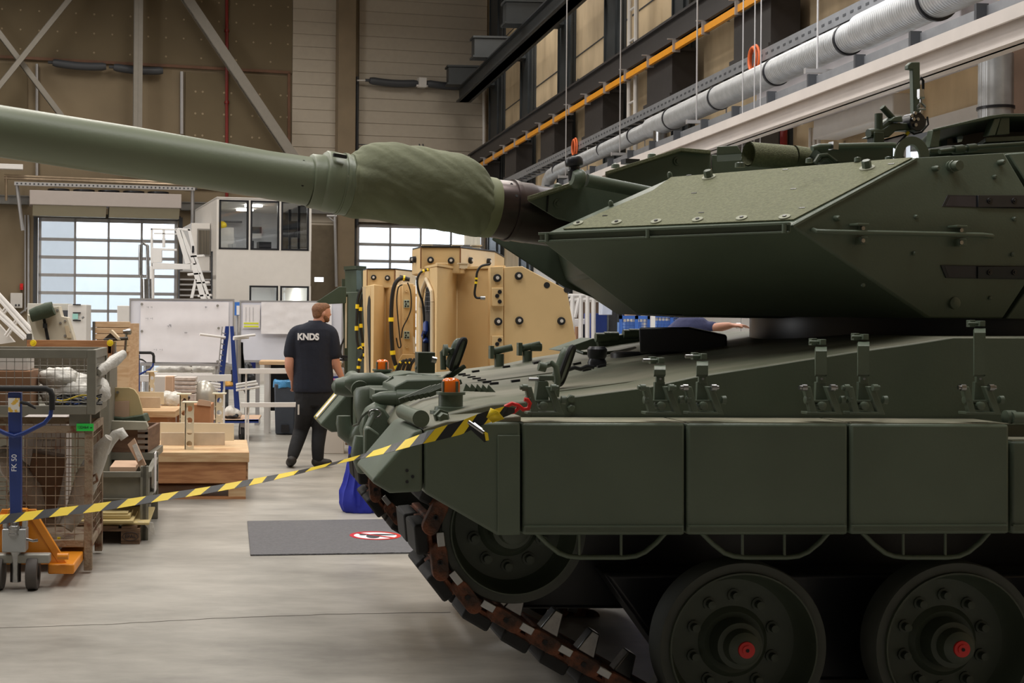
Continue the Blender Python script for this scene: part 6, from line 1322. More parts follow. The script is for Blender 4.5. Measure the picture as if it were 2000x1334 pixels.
# white platform ladder
pl_ = thing('platform_ladder', 'white painted mobile platform ladder above the large whiteboard', 'ladder', W(350, 640, 27)); pl_.location.z = 0
LY = 27
def lp(nm, pts, dep=.08, m=WHITE): mb = MB(); wpr(mb, pts, LY, dep); return part(nm, mb, m, pl_, bev=.004)
lp('cage_post', ((294, 446), (298, 446), (298, 527), (294, 527))); lp('cage_rail', ((294, 445), (345, 447), (345, 450), (294, 449))); lp('cage_rail', ((300, 454), (345, 456), (345, 458), (300, 457)))
lp('cage_post', ((317, 448), (322, 448), (322, 483), (317, 483))); lp('cage_sheet', ((298, 484), (345, 486), (345, 490), (316, 489), (316, 513), (300, 513), (298, 513))); lp('cage_sheet', ((296, 513), (372, 516), (372, 526), (296, 526)))
lp('side_frame', ((342, 446), (350, 446), (372, 514), (362, 516))); lp('side_frame', ((352, 447), (357, 450), (385, 516), (378, 518), (365, 490))); lp('side_frame', ((347, 445), (372, 447), (372, 451), (352, 450)))
lp('side_frame', ((366, 446), (372, 448), (385, 502), (411, 584), (406, 584), (378, 504)))
lp('stringer', ((372, 514), (382, 514), (403, 584), (392, 584))); lp('stringer', ((380, 545), (385, 546), (377, 582), (371, 582)))
for a, b in ((376, 499), (370, 534), (386, 551), (390, 576)): lp('step', ((a-4, b), (a+22, b-2), (a+22, b+2), (a-4, b+4)), .3)
mb = MB(); c = W(377, 487, LY-.02); mb.wb(c.x-.02, c.x+.02, LY-.03, LY, c.z-.07, c.z+.07); part('handle_slot', mb, BLKM, pl_)
mb = MB(); mb.tube([W(297, 520, LY+.04), V((W(297, 520, LY).x, LY+.04, 0))], .05, 8); part('support_leg', mb, WHITE, pl_); mb = MB(); mb.tube([W(400, 575, LY+.04), V((W(400, 575, LY).x, LY+.04, 0))], .05, 8); part('support_leg', mb, WHITE, pl_)
# clear fan lamp arm in front of the door
mb = MB(); mb.tube([W(a, b, 24) for a, b in ((275, 478), (274, 500), (274, 535), (278, 543))], .035, 10); mb.tube([W(a, b, 24) for a, b in ((278, 474), (288, 480), (289, 545))], .03, 10); mb.tube([W(a, b, 24) for a, b in ((286, 545), (287, 600))], .09, 14); mb.tube([W(287, 600, 24), V((W(287, 600, 24).x, 24, 0))], .05, 10)
single('extraction_arm', 'shiny grey extraction arm on a post before the left door', 'extraction arm', mb, STEEL)
# whiteboards
def whiteboard(px0, px1, py0, py1, py1b, Y, label, ext=0.0):
    rt = thing('whiteboard', label, 'whiteboard', W((px0+px1)/2, py1, Y)); rt.location.z = 0
    a, b = W(px0, py1, Y), W(px1, py0, Y)
    mb = MB(); mb.wb(a.x, b.x, Y, Y+.03, a.z, b.z); part('panel', mb, BOARD, rt)
    mb = MB(); t = .025
    for q in ((a.x-t, b.x+t, b.z, b.z+t), (a.x-t, b.x+t, a.z-t*1.6, a.z), (a.x-t, a.x, a.z, b.z), (b.x, b.x+t, a.z, b.z)): mb.wb(q[0], q[1], Y-.015, Y+.04, q[2], q[3])
    part('frame', mb, ALU, rt, smooth=0)
    for x in (a.x+.25, b.x-.28): mb = MB(); mb.wb(x, x+.07, Y+.04, Y+.09, 0, b.z-.2); part('stand_leg', mb, ALU, rt); mb = MB(); mb.wb(x, x+.07, Y-.25, Y+.4, 0, .06); part('stand_foot', mb, ALU, rt)
    return rt, a, b
r1, a, b = whiteboard(255, 455, 587, 709, 712, 21.5, 'large whiteboard covered by a creased white drawing, left of the blue trolley')
mb = MB(); n = 24; g = []
pA, pB = W(274, 707, 21.49), W(447, 590, 21.49)
for i in range(n+1):
    for j in range(n+1):
        x = pA.x+(pB.x-pA.x)*i/n; z = pA.z+(pB.z-pA.z)*j/n
        g.append(mb.bm.verts.new((x, 21.485-.02*abs(noise.noise(V((x*2, z*1.4, 1))))-.012*noise.noise(V((x*1.2+z*2, z*5, 4))), z)))
for i in range(n):
    for j in range(n): mb._f([g[i*(n+1)+j], g[(i+1)*(n+1)+j], g[(i+1)*(n+1)+j+1], g[i*(n+1)+j+1]])
dr = single('pinned_drawing', 'creased white drawing pinned on the large left whiteboard', 'drawing', mb, mat('thin_paper', (232, 228, 231), .8, var=.03))
for a_, b_ in ((277, 594), (425, 597), (277, 647), (427, 641), (425, 706)): mb = MB(); mb.lathe(W(a_, b_, 21.46), V((0, -1, 0)), [(0, .022), (.008, .02), (.008, 0)], 14); single('magnet', 'grey round magnet on the left whiteboard, '+{(277, 594): 'top left', (425, 597): 'top right', (277, 647): 'middle left', (427, 641): 'middle right', (425, 706): 'bottom right'}[(a_, b_)], 'magnet', mb, MGREY, 'magnets on the left whiteboard')
LINE = mat('pencil_line', (140, 138, 145), .8, var=0)
for (a_, b_, w_) in ((286, 600, 14), (284, 622, 18), (330, 635, 3), (326, 637, 10), (300, 683, 22), (360, 650, 5), (400, 600, 3)):
    mb = MB()
    for k in range(4): c = W(a_+k*w_/4, b_+(k % 2)*2, 21.45); mb.wb(c.x, c.x+.006, 21.448, 21.452, c.z, c.z+.03) if k % 2 else mb.wb(c.x, c.x+.03, 21.448, 21.452, c.z, c.z+.005)
    part('pencil_marks', mb, LINE, dr)
r2, a, b = whiteboard(470, 668, 591, 703, 705, 22.3, 'second whiteboard with hanging paper behind the man')
mb = MB(); c0, c1_ = W(474, 641, 22.27), W(508, 595, 22.27); mb.wb(c0.x, c1_.x, 22.265, 22.275, c0.z, c1_.z); s_ = single('printed_table', 'printed table with yellow marked rows on the second whiteboard', 'paper', mb, PAPER)
for yy in (631, 637): mb = MB(); c0, c1_ = W(476, yy+2, 22.26), W(505, yy-1, 22.26); mb.wb(c0.x, c1_.x, 22.26, 22.264, c0.z, c1_.z); part('marked_row', mb, mat('marker_yellow', (216, 220, 60), .7), s_)
for xx in (480, 487, 494): mb = MB(); c0, c1_ = W(xx, 628, 22.26), W(xx+.6, 600, 22.26); mb.wb(c0.x, c1_.x, 22.26, 22.264, c0.z, c1_.z); part('table_line', mb, LINE, s_)
mb = MB(); g = []; pA, pB = W(510, 652, 22.26), W(648, 591, 22.26); n = 18
for i in range(n+1):
    for j in range(n+1):
        x = pA.x+(pB.x-pA.x)*i/n; z = pA.z+(pB.z-pA.z)*j/n; g.append(mb.bm.verts.new((x, 22.25-.03*(1-j/n)-.02*abs(noise.noise(V((x*4, z*7, 2)))), z)))
for i in range(n):
    for j in range(n): mb._f([g[i*(n+1)+j], g[(i+1)*(n+1)+j], g[(i+1)*(n+1)+j+1], g[i*(n+1)+j+1]])
single('hanging_paper', 'wide white crinkled paper hanging over the second whiteboard', 'paper', mb, PAPER)
# blue notice between boards
ns = thing('notice_stand', 'blue poster with a small white sheet on a post between the whiteboards', 'notice stand', W(463, 700, 24)); ns.location.z = 0
mb = MB(); wpr(mb, ((457, 590), (470, 590), (470, 616), (457, 616)), 24, .05); part('poster', mb, mat('poster_blue', (50, 110, 190), .6), ns)
mb = MB(); mb.tube([W(463, 600, 24.08), V((W(463, 600, 24.08).x, 24.08, 0))], .03, 8); part('post', mb, ALU, ns)
mb = MB(); wpr(mb, ((462, 597), (470, 597), (470, 615), (462, 615)), 23.97, .03); part('white_sheet', mb, PAPER, ns)
# blue A-frame trolley
TY = 19.3
at = thing('frame_trolley', 'blue A-frame trolley with white arms beside the left whiteboard', 'trolley', W(445, 845, TY)); at.location.z = 0
def ap(nm, pts, Y=TY, dep=.06, m=BLUE, bev=.004): mb = MB(); wpr(mb, pts, Y, dep); return part(nm, mb, m, at, bev=bev)
ap('leg', ((449, 637), (456, 637), (470, 822), (459, 822))); ap('leg', ((440, 637), (447, 637), (447, 650), (434, 768), (424, 790), (428, 730)), TY+.1)
ap('deck_edge', ((385, 820), (505, 819), (505, 826), (385, 827)), TY-.2, .03); mb = MB(); z_ = W(440, 819, TY-.2).z; x0, x1 = W(385, 820, TY-.2).x, W(505, 820, TY-.2).x; mb.wb(x0, x1, TY-.2, TY+.75, z_-.03, z_); part('deck', mb, CARDL, at, bev=.004)
lad = MB(); 
for k in range(14): y = 652+k*10.5; xa = 441-(y-640)*.115; lad.tube([W(xa-6, y-2, TY+.05), W(xa+1, y, TY+.1)], .008, 6)
lad.tube([W(434, 638, TY+.05), W(420, 790, TY+.05)], .008, 6); part('rungs_wire', lad, ALU, at)
ar = [((390, 653), (440, 659)), ((456, 659), (498, 654)), ((456, 662), (485, 659))]
for k, y in enumerate((745, 750, 756)): ar += [((382+k*2, y), (430, y+6)), ((462, y+6), (500+k*3, y))]
for (p_, q_) in ar: mb = MB(); mb.tube([W(*p_, TY-.15), W(*q_, TY+.05)], .018, 8); part('support_arm', mb, WHITE, at)
for x, yy in ((473, TY-.1), (400, TY-.1), (473, TY+.7), (400, TY+.7)): c = W(x, 835, yy); mb = MB(); mb.lathe(V((c.x-.03, yy, .105)), V((1, .3, 0)), [(0, .06), (0, .1), (.05, .1), (.05, .06)], 24); part('castor', mb, BLK, at); mb = MB(); mb.wb(c.x-.03, c.x+.04, yy-.03, yy+.03, .1, z_-.03); part('castor_fork', mb, ALU, at)
rnd = random.Random(5)
for k in range(10):
    x = 470+rnd.uniform(-3, 4); mb = MB(); mb.tube([W(x, 668+rnd.uniform(0, 20), TY+.2), W(x+rnd.uniform(-3, 5), 710, TY+.2), W(x+rnd.uniform(-2, 10), 745+rnd.uniform(0, 20), TY+.2)], .01, 6); single('hanging_cable', 'black cable hanging on the blue A-frame trolley', 'cable', mb, CBLK, 'cables hanging on the trolley')
mb = MB(); mb.tube([W(465, 660, TY+.15), W(465, 750, TY+.15)], .03, 8); mb.tube([W(469, 640, TY+.15), W(469, 760, TY+.15)], .012, 8); single('silver_pole', 'silver pole with clamp head standing behind the blue trolley', 'pole', mb, ALU)
crumpled('film_heap', 'clear film heap on the deck of the blue trolley', 'film', W(452, 806, TY), .14, .12, .09, PLASTIC, seed=8); crumpled('chain_heap', 'heap of black parts in front of the film on the trolley', 'parts', W(452, 813, TY-.08), .12, .06, .05, BLKM, seed=9)
# second low trolley
t2 = thing('low_trolley', 'low blue trolley with wheels behind the A-frame trolley', 'trolley', W(480, 785, 24)); t2.location.z = 0
mb = MB(); wpr(mb, ((432, 756), (490, 755), (490, 760), (432, 761)), 24, .7); part('deck', mb, BLUE, t2)
for x in (481, 440): c = W(x, 770, 24); mb = MB(); mb.lathe(V((c.x-.03, 24.1, .13)), V((1, 0, 0)), [(0, .08), (0, .13), (.06, .13), (.06, .08)], 22); part('castor', mb, BLK, t2); mb = MB(); mb.wb(c.x-.02, c.x+.05, 24.05, 24.15, .13, W(x, 760, 24).z); part('castor_fork', mb, DGREY, t2)
crumpled('black_parts', 'dark tangle of harnesses on the low blue trolley', 'harness', W(480, 735, 24.2), .22, .2, .27, BLKM, amp=.12, scale=9, seed=4)
crumpled('brown_parts', 'small ochre part lying on the low blue trolley', 'part', W(445, 752, 24.2), .14, .1, .05, mat('ochre', (190, 140, 60), .7), seed=14)
# long white rails
for (x0, y0, x1, y1, Y, r, lb) in ((260, 739, 452, 738, 18.2, .045, 'long white rail under the left whiteboard'), (466, 725, 664, 724, 18.0, .035, 'long white rail in front of the workbench, upper'), (470, 791, 664, 790, 17.7, .03, 'long white rail in front of the workbench, lower'), (300, 731, 415, 731, 20, .02, 'thin white rail under the left whiteboard')):
    mb = MB(); a, b = W(x0, y0, Y), W(x1, y1, Y); mb.box((a+b)/2, (b-a)/2, V((0, .03, 0)), ez*r); mb.box(V((a.x+.1, Y+.04, a.z/2)), V((.012, 0, 0)), V((0, .012, 0)), ez*(a.z/2)); mb.box(V((b.x-.1, Y+.04, a.z/2)), V((.012, 0, 0)), V((0, .012, 0)), ez*(a.z/2)); single('barrier_rail', lb, 'rail', mb, WHITE, bev=.003)
# workbench with bin
wk = thing('workbench', 'grey workbench with wooden top behind the man', 'workbench', W(560, 805, 20.5)); wk.location.z = 0
zt4 = W(560, 706, 20.5).z; x0, x1 = W(506, 706, 20.5).x, W(668, 706, 20.5).x
mb = MB(); mb.wb(x0, x1, 20.5, 21.3, zt4-.055, zt4); part('bench_top', mb, PLY, wk, bev=.003)
for x in (x0+.08, x1-.15): mb = MB(); mb.wb(x, x+.08, 20.55, 20.63, 0, zt4-.055); part('leg', mb, LGREY, wk); mb = MB(); mb.wb(x, x+.08, 21.1, 21.2, 0, zt4-.055); part('leg', mb, LGREY, wk)
mb = MB(); mb.wb(x0+.1, x0+1.0, 21.2, 21.24, .3, zt4-.06); part('back_panel', mb, BLKM, wk)
mb = MB(); xx0, xx1 = W(645, 720, 20.45).x, W(672, 720, 20.45).x; mb.wb(xx0, xx1, 20.45, 21, .35, zt4-.1); dr_ = part('drawer_unit', mb, LGREY, wk, bev=.004)
for k in range(3): mb = MB(); z = .42+k*.17; mb.wb(xx0+.02, xx1-.02, 20.43, 20.45, z, z+.13); part('drawer', mb, BLUE, dr_, bev=.002)
mb = MB(); c = W(656, 745, 20.2); mb.wb(c.x-.12, c.x+.1, 20.0, 20.3, c.z-.07, c.z+.04); single('pink_crate', 'pink plastic crate beside the workbench behind the man', 'crate', mb, PINK, bev=.01)
mb = MB(); c = W(656, 757, 19.8); mb.wb(c.x-.14, c.x+.14, 19.7, 20.0, c.z-.14, c.z+.04); single('white_crate', 'pale plastic crate under the pink one', 'crate', mb, WHITE, bev=.01)
bn = thing('waste_bin', 'dark grey waste bin with blue bag under the workbench', 'bin', W(557, 805, 20.2)); bn.location.z = 0
a, b = W(535, 805, 20.2), W(578, 750, 20.2); mb = MB(); c = V(((a.x+b.x)/2, 20.4, 0)); hw = (b.x-a.x)/2
mb.rings([[c+V((sx*hw*s, sy*.2*s, z)) for sx, sy in ((-1, -1), (1, -1), (1, 1), (-1, 1))] for z, s in ((0.01, .86), (.0+b.z, 1.0))]); part('bin_body', mb, BINGREY, bn, bev=.02)
mb = MB(); mb.rings([[c+V((sx*hw*s, sy*.2*s, z)) for sx, sy in [(cos(2*pi*k/24)*1.1, sin(2*pi*k/24)*1.1) for k in range(24)]] for z, s in ((b.z-.06, 1.02), (b.z+.03, 1.06), (b.z+.06, .98), (b.z+.0, .85))]); mb.crumple(.03, 16, 2); part('bin_bag', mb, BLUEBAG, bn, label='blue plastic bag')
mb = MB(); c2_ = W(557, 800, 20.15); mb.wb(c2_.x-.06, c2_.x+.06, 20.16, 20.2, .05, .16); part('foot_pedal', mb, BLKM, bn)
mb = MB(); wpr(mb, ((487, 703), (506, 703), (503, 722), (499, 726), (493, 716)), 22.5, .1); single('blue_glove', 'dark blue cloth hanging under the second whiteboard', 'cloth', mb, mat('royal_blue', (30, 44, 120), .8))
mb = MB(); wpr(mb, ((490, 755), (488, 748), (474, 722), (480, 722), (494, 748), (494, 760)), 24.6, .05); single('trolley_handle', 'grey slanted push handle behind the low trolley', 'handle', mb, ALU)
# boxes under the whiteboard between brackets
wbox('storage_bin', 'pale grey storage bin under the left whiteboard, left one', 'bin', 300, 340, 735, 765, 17.5, .4, LGREY, to_floor=True)
wbox('folded_carton', 'brown carton strip beside the wrapped stack', 'box', 322, 338, 735, 775, 17.0, .2, CARDL, to_floor=True)
sk = thing('wrapped_stack', 'stack of film-wrapped parcels under the left whiteboard', 'parcels', W(362, 775, 17.3)); sk.location.z = 0
for k in range(5): a, b = W(340, 776-k*8, 17.3), W(382, 769-k*8, 17.3); mb = MB(); mb.wb(a.x, b.x, 17.3, 17.6, a.z if k else 0, b.z); mb.crumple(.006, 20, k); part('parcel', mb, mat('parcel_film', (200, 190, 182), .4, var=.15, scale=18, bump=.6, bscale=12) if k == 0 else MATS['parcel_film'], sk, bev=.01)
wbox('brown_carton', 'low brown carton right of the lower plywood crate', 'box', 345, 412, 790, 812, 16.6, .5, mat('fir_dark', (178, 124, 84), .7), to_floor=True)
mb = MB(); wpr(mb, ((388, 780), (412, 784), (412, 794), (384, 791)), 16.58, .02); part('carton_flap', mb, CARDL, bpy.data.objects['brown_carton'], label='open pale flap')
crumpled('film_heap', 'white film heap with blue print beside the lower plywood crate', 'film', W(332, 780, 16.7), .15, .12, .10, PLASTIC, seed=21)
crumpled('foil_heap', 'clear film bundle below the left whiteboard edge', 'film', W(340, 722, 22.0), .30, .2, .08, PLASTIC, seed=25)
crumpled('foil_heap', 'silvery film bundle below the left whiteboard, right part', 'film', W(395, 722, 22.0), .20, .2, .07, PLASTIC, seed=27)
mb = MB(); mb.ell(W(398, 778, 17.6), .18, .18, .24, 14); single('chrome_drum', 'shiny rounded metal drum behind the brown carton', 'drum', mb, mat('drum_metal', (190, 186, 176), .3, .4))
crumpled('mesh_bundle', 'black mesh bundle between the wrapped stack and the brackets', 'mesh', W(345, 776, 16.9), .16, .1, .05, BLKM, seed=31)
# floor mat with the prohibition sign
mt = thing('floor_mat', 'dark grey rubber mat with a round red sign on the floor', 'mat', Zp(640, 1050))
q = [Zp(483, 1020), Zp(770, 1016), Zp(830, 1081), Zp(489, 1086)]
mb = MB(); mb.prism(q, ez*.012); part('rubber_sheet', mb, mat('mat_rubber', (96, 95, 98), .7, var=.25, scale=45, bump=.9, bscale=30, stretch=(1, 3, 1)), mt, bev=.003)
c = Zp(733, 1047, .012); L0 = (Zp(783, 1047, .012)-Zp(683, 1047, .012)).length/2
mb = MB(); mb.lathe(c, ez, [(0, L0), (.003, L0), (.003, 0)], 48); sg_ = part('sign_disc', mb, PRINTW, mt)
mb = MB(); n = 48
mb.rings([[c+V((cos(2*pi*k/n)*r, sin(2*pi*k/n)*r, z)) for k in range(n)] for r, z in ((L0*1.0, .003), (L0*1.0, .006), (L0*.84, .006), (L0*.84, .003))], caps=False, closed=True); d = V((1, -.8, 0)).normalized(); w_ = V((.8, 1, 0)).normalized()
part('red_ring', mb, RED, sg_)
mb = MB(); mb.box(c+ez*.006, d*L0*.84, w_*L0*.07, ez*.001); part('red_bar', mb, RED, sg_)
mb = MB(); mb.ell(c+ez*.0045+V((-.02, -.03, 0)), .055, .10, .002, 10); mb.ell(c+ez*.0045+V((.06, .05, 0)), .11, .035, .002, 10); mb.ell(c+ez*.0045+V((-.10, .04, 0)), .03, .03, .002, 8); part('black_symbol', mb, INK, sg_)
# floor joints and skid marks
mb = MB(); pts = [Zp(-40, 1228), Zp(200, 1220), Zp(420, 1208), Zp(640, 1200), Zp(880, 1196)]
pp = []
for i in range(len(pts)-1):
    for k in range(12): t = k/12; p = pts[i].lerp(pts[i+1], t); pp.append(p+V((0, .012*noise.noise(p*9), .001)))
pp.append(pts[-1]+ez*.001)
mb.tube(pp, .004, 4, flat=.3); struct('trim_11', mb, mat('joint_line', (96, 90, 80), .9, var=.1), smooth=0)
# blue cloth on a stand behind the tank nose
mb = MB(); base = Zp(703, 1003); n = 36; RR = []
for i, (py, x0, x1) in enumerate(((835, 700, 712), (880, 682, 726), (920, 676, 734), (960, 666, 738), (985, 665, 740), (1004, 672, 738))):
    p0, p1 = W(x0, py, base.y), W(x1, py, base.y); c = (p0+p1)/2; r = (p1.x-p0.x)/2; z = max(c.z, .005)
    RR.append([V((c.x+cos(2*pi*k/n)*r*(1+.10*sin(k*1.7+i*.3)), base.y+.12+sin(2*pi*k/n)*r*.8*(1+.14*sin(k*2.3+i*.5)), z)) for k in range(n)])
R2 = []
for i in range(len(RR)-1):
    for t in (0, .25, .5, .75): R2.append([RR[i][k].lerp(RR[i+1][k], t) for k in range(n)])
R2.append(RR[-1]); mb.rings(R2); mb.crumple(.03, 7, 3)
for v in mb.bm.verts: v.co.z = max(v.co.z, .002)
single('blue_cover', 'royal blue cloth cover draped to the floor behind the tank nose', 'cover', mb, BLUECL, smooth=60)
mb = MB(); c = W(650, 850, 17.5); mb.wb(c.x-.12, c.x+.15, 17.4, 17.9, 0, W(650, 812, 17.5).z); single('step_block', 'small grey step block on the floor right behind the man', 'block', mb, LGREY, bev=.01)
# ------------------------------------------------------------------ barrier tape
TP = [(-40, 1009, 1030, 7.0), (0, 1006, 1024, 7.0), (100, 994, 1010, 6.9), (200, 982, 998, 6.8), (300, 967, 981, 6.7), (400, 952, 965, 6.6), (480, 938, 950, 6.5), (530, 929, 939, 6.45), (580, 919.5, 926.5, 6.4), (620, 910.5, 916, 6.1), (660, 900.5, 905.5, 5.6), (705, 888, 896, 5.17), (745, 876, 888, 5.14), (790, 860, 876, 5.13), (825, 847, 867, 5.12), (860, 834, 859, 5.12), (900, 822, 849, 5.12), (940, 806, 831, 5.12), (985, 794, 815, 5.12), (1005, 797, 806, 5.15)]
tp_ = thing('barrier_tape', 'black and yellow striped barrier tape stretched from the left edge to the tank', 'tape', W(400, 960, 6.6))
def tpos(px):
    for i in range(len(TP)-1):
        if TP[i][0] <= px <= TP[i+1][0]:
            t = (px-TP[i][0])/(TP[i+1][0]-TP[i][0]); return [TP[i][k]+(TP[i+1][k]-TP[i][k])*t for k in range(4)]
    return list(TP[-1])
ybands = [(-60, -10, 22), (88, 0, 0)]
# stripe boundaries in the photo (yellow starts/ends along the top edge)
ST = [(-16, 20, -22), (50, 86, -22), (118, 154, -22), (184, 218, -22), (250, 286, -22), (317, 350, -22), (382, 412, -20), (441, 474, -16), (496, 522, -10), (545, 584, -10), (608, 648, -12), (672, 706, -14), (730, 765, -16), (792, 820, -20), (850, 874, -24), (907, 932, -26), (967, 985, -22)]
edges = [(-60, 0, 'b')]
mbY, mbB = MB(), MB()
def tq(mb, xa, xb, sk0, sk1, steps=4):
    for i in range(steps):
        ta, tb2 = i/steps, (i+1)/steps; x0 = xa+(xb-xa)*ta; x1 = xa+(xb-xa)*tb2
        s0 = sk0+(sk1-sk0)*ta; s1 = sk0+(sk1-sk0)*tb2
        a, b = tpos(x0), tpos(x1); c, d = tpos(min(1005, x1+s1)), tpos(min(1005, x0+s0))
        mb.face([W(x0, a[1], a[3]+(.04 if x0 < 840 else 0)), W(x1, b[1], b[3]+(.04 if x1 < 840 else 0)), W(c[0] if False else min(1005, x1+s1), c[2], c[3]), W(min(1005, x0+s0), d[2], d[3])])
prev = -40; ps = 0
for (a, b, sk) in ST:
    if a > prev: tq(mbB, prev, a, ps, sk, 2)
    tq(mbY, a, b, sk, sk, 4); prev = b; ps = sk
tq(mbB, prev, 1005, ps, 0, 3)
for mb_, m_, nm in ((mbY, YEL, 'yellow_stripes'), (mbB, BLKT, 'black_stripes')):
    bmesh.ops.remove_doubles(mb_.bm, verts=mb_.bm.verts, dist=1e-5); o = part(nm, mb_, m_, tp_, smooth=0)
    sm = o.modifiers.new('thick', 'SOLIDIFY'); sm.thickness = .0012
mb = MB(); mb.face([W(958, 797, 5.11), W(972, 803, 5.06), W(985, 818, 5.11), W(962, 826, 5.11), W(950, 815, 5.1)]); o = part('folded_end', mb, YEL, tp_); o.modifiers.new('t', 'SOLIDIFY').thickness = .0012
mb = MB(); mb.cyl(W(915, 824, 5.08), W(945, 845, 5.05), .008, 10); mb.cyl(W(925, 829, 5.08), W(941, 841, 5.06), .010, 10); part('end_rod', mb, STEEL, tp_, label='metal end rod')
mb = MB(); mb.prism([W(a, b, 5.1) for a, b in ((914, 826), (940, 846), (953, 850), (951, 862), (946, 864), (918, 838))], V((0, .004, 0))); part('loose_end', mb, BLKT, tp_)
mb = MB(); mb.prism([W(a, b, 5.08) for a, b in ((946, 842), (953, 846), (955, 860), (949, 861))], V((0, .004, 0))); part('loose_end_tip', mb, YEL, tp_)
# ------------------------------------------------------------------ armoured cabs being built up (tan, tan, dark green)
def wheelbolt(mbB_, mbS_, c, n, r):
    mbB_.lathe(c, n, [(0, r), (.03, r*.95), (.035, r*.5), (.035, 0)], 20); mbS_.lathe(c+n*.034, n, [(0, r*.44), (.01, r*.38), (.01, 0)], 14)
def cab(name, label, P, m, ml, Yf):
    rt = thing(name, label, 'armoured cab', V((W(*P['o'], Yf).x, Yf, 0)), 'armoured cab modules'); return rt
bg = cab('armoured_cab', 'big tan armoured cab module standing directly behind the tank nose', {'o': (960, 700)}, TAN, TANL, 14.2)
def planprism(pts, z0, z1): mb = MB(); mb.prism([V((p.x, p.y, z0)) for p in pts], ez*(z1-z0)); return mb
zt5 = W(900, 524, 14).z
pl5 = [W(813, 600, 14.6), W(853, 600, 13.5), W(892, 600, 14.3), W(957, 600, 14.0), W(985, 600, 13.85), W(1000, 600, 16.6), W(840, 600, 17.0)]
part('cab_shell', planprism(pl5, .25, zt5), TAN, bg, bev=.012)
for p_ in ((pl5[1]+pl5[2])/2+V((0, .5, 0)), pl5[4]+V((-.3, .6, 0)), pl5[5]+V((-.4, -.5, 0)), pl5[6]+V((.4, -.5, 0))): mb = MB(); mb.box(V((p_.x, p_.y, .125)), V((.15, 0, 0)), V((0, .15, 0)), V((0, 0, .125))); part('support_block', mb, WOODP, bg)
lip = [p.copy() for p in pl5]; part('roof_lip', planprism([p+V((0, -.03, 0)) for p in pl5], zt5, zt5+.025), TAN, bg)
Yp = 13.8
mb = MB(); wpr(mb, ((984, 522), (1020, 520), (1107, 566), (1126, 668), (1134, 800), (984, 800)), Yp, .14); part('side_plate', mb, TAN, bg, bev=.006)
mb = MB(); wpr(mb, ((957, 521), (983, 520), (983, 800), (957, 800)), Yp-.02, .16); part('corner_plate', mb, TAN, bg, bev=.006)
for (y0, y1) in ((562, 598), (656, 694)):
    mb = MB(); wpr(mb, ((961, y0), (983, y0), (984, y1), (961, y1)), Yp-.07, .06); o = part('hinge_block', mb, TAN, bg, bev=.006)
    for yy in (y0+8, y0+16, y1-9): mb = MB(); mb.lathe(W(976 if yy != y0+16 else 971, yy, Yp-.07), V((0, -1, 0)), [(0, .022), (.012, .02), (.012, 0)], 14); part('hinge_bolt', mb, BLKM, o)
mbk, mst = [], []
for a, b in ((971, 543), (1013, 539), (973, 628), (1014, 626), (1096, 627)):
    k = MB(); k2 = MB(); wheelbolt(k, k2, W(a, b, Yp-.0 if a > 990 else Yp-.02), V((0, -1, 0)), .042); o = part('rubber_buffer', k, BLK, bg, label='round black rubber buffer'); part('buffer_bolt', k2, LGREY, o)
for a, b in ((1068, 557), (1107, 566)): k = MB(); k.lathe(W(a, b, Yp-.001), V((0, -1, 0)), [(0, .032), (.003, .032)], 20); part('bolt_hole', k, BLK, bg)
# upper box
zu0, zu1 = W(850, 524, 14).z, W(850, 484, 14.2).z
pu = [W(805, 500, 14.6), W(822, 500, 14.15), W(899, 500, 14.1), W(966, 500, 14.9), W(985, 500, 16.2), W(830, 500, 16.5)]
part('upper_box', planprism(pu, zu0-.05, zu1), TAN, bg, bev=.008)
mb = MB(); mb.prism([V((p.x, p.y-.02, zu1)) for p in pu], ez*.012); part('box_lid', mb, BLKM, bg)
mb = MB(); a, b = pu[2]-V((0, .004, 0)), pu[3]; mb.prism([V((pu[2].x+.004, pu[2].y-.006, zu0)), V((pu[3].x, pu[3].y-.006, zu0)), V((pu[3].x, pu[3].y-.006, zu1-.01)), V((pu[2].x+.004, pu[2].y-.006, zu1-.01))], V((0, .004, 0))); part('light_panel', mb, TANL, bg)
for x in (822, 899): mb = MB(); c = W(x, 500, 14.1); mb.wb(c.x-.006, c.x+.006, c.y-.012, c.y+.01, zu0, zu1); part('panel_seam', mb, mat('rust_seam', (120, 76, 40), .7) if x == 822 else MATS['rust_seam'], bg)
nf = V((0, -1, 0)); nr = (pu[3]-pu[2]).cross(ez).normalized(); nr = nr if nr.y < 0 else -nr; nl = (pu[1]-pu[0]).cross(ez).normalized(); nl = nl if nl.y < 0 else -nl
def onp(px, py, P0, n): return plane_at(px, py, P0, n)
for a, b, P0_, n_ in ((841, 508, pu[1], (pu[2]-pu[1]).cross(ez).normalized()), (881, 509, pu[1], (pu[2]-pu[1]).cross(ez).normalized()), (916, 509, pu[2], nr), (952, 511, pu[2], nr), (807, 508, pu[0], nl), (812, 507, pu[0], nl)):
    n_ = n_ if n_.y < 0 else -n_; k = MB(); k2 = MB(); wheelbolt(k, k2, onp(a, b, P0_, n_)+n_*.004, n_, .036); o = part('rubber_buffer', k, BLK, bg); part('buffer_bolt', k2, LGREY, o)
for a in (834, 893, 930, 863, 905): 
    Yq = 14.6 if a < 863 or a in (893, 930) else 14.0; zz = zu1 if a in (834, 893, 930) else zt5; c = W(a, 500, Yq); mb = MB(); mb.wb(c.x-.04, c.x+.04, Yq-.03, Yq+.05, zz, zz+.05); mb.wb(c.x-.06, c.x+.06, Yq-.04, Yq+.06, zz+.045, zz+.055); part('lid_stop', mb, TANL, bg)
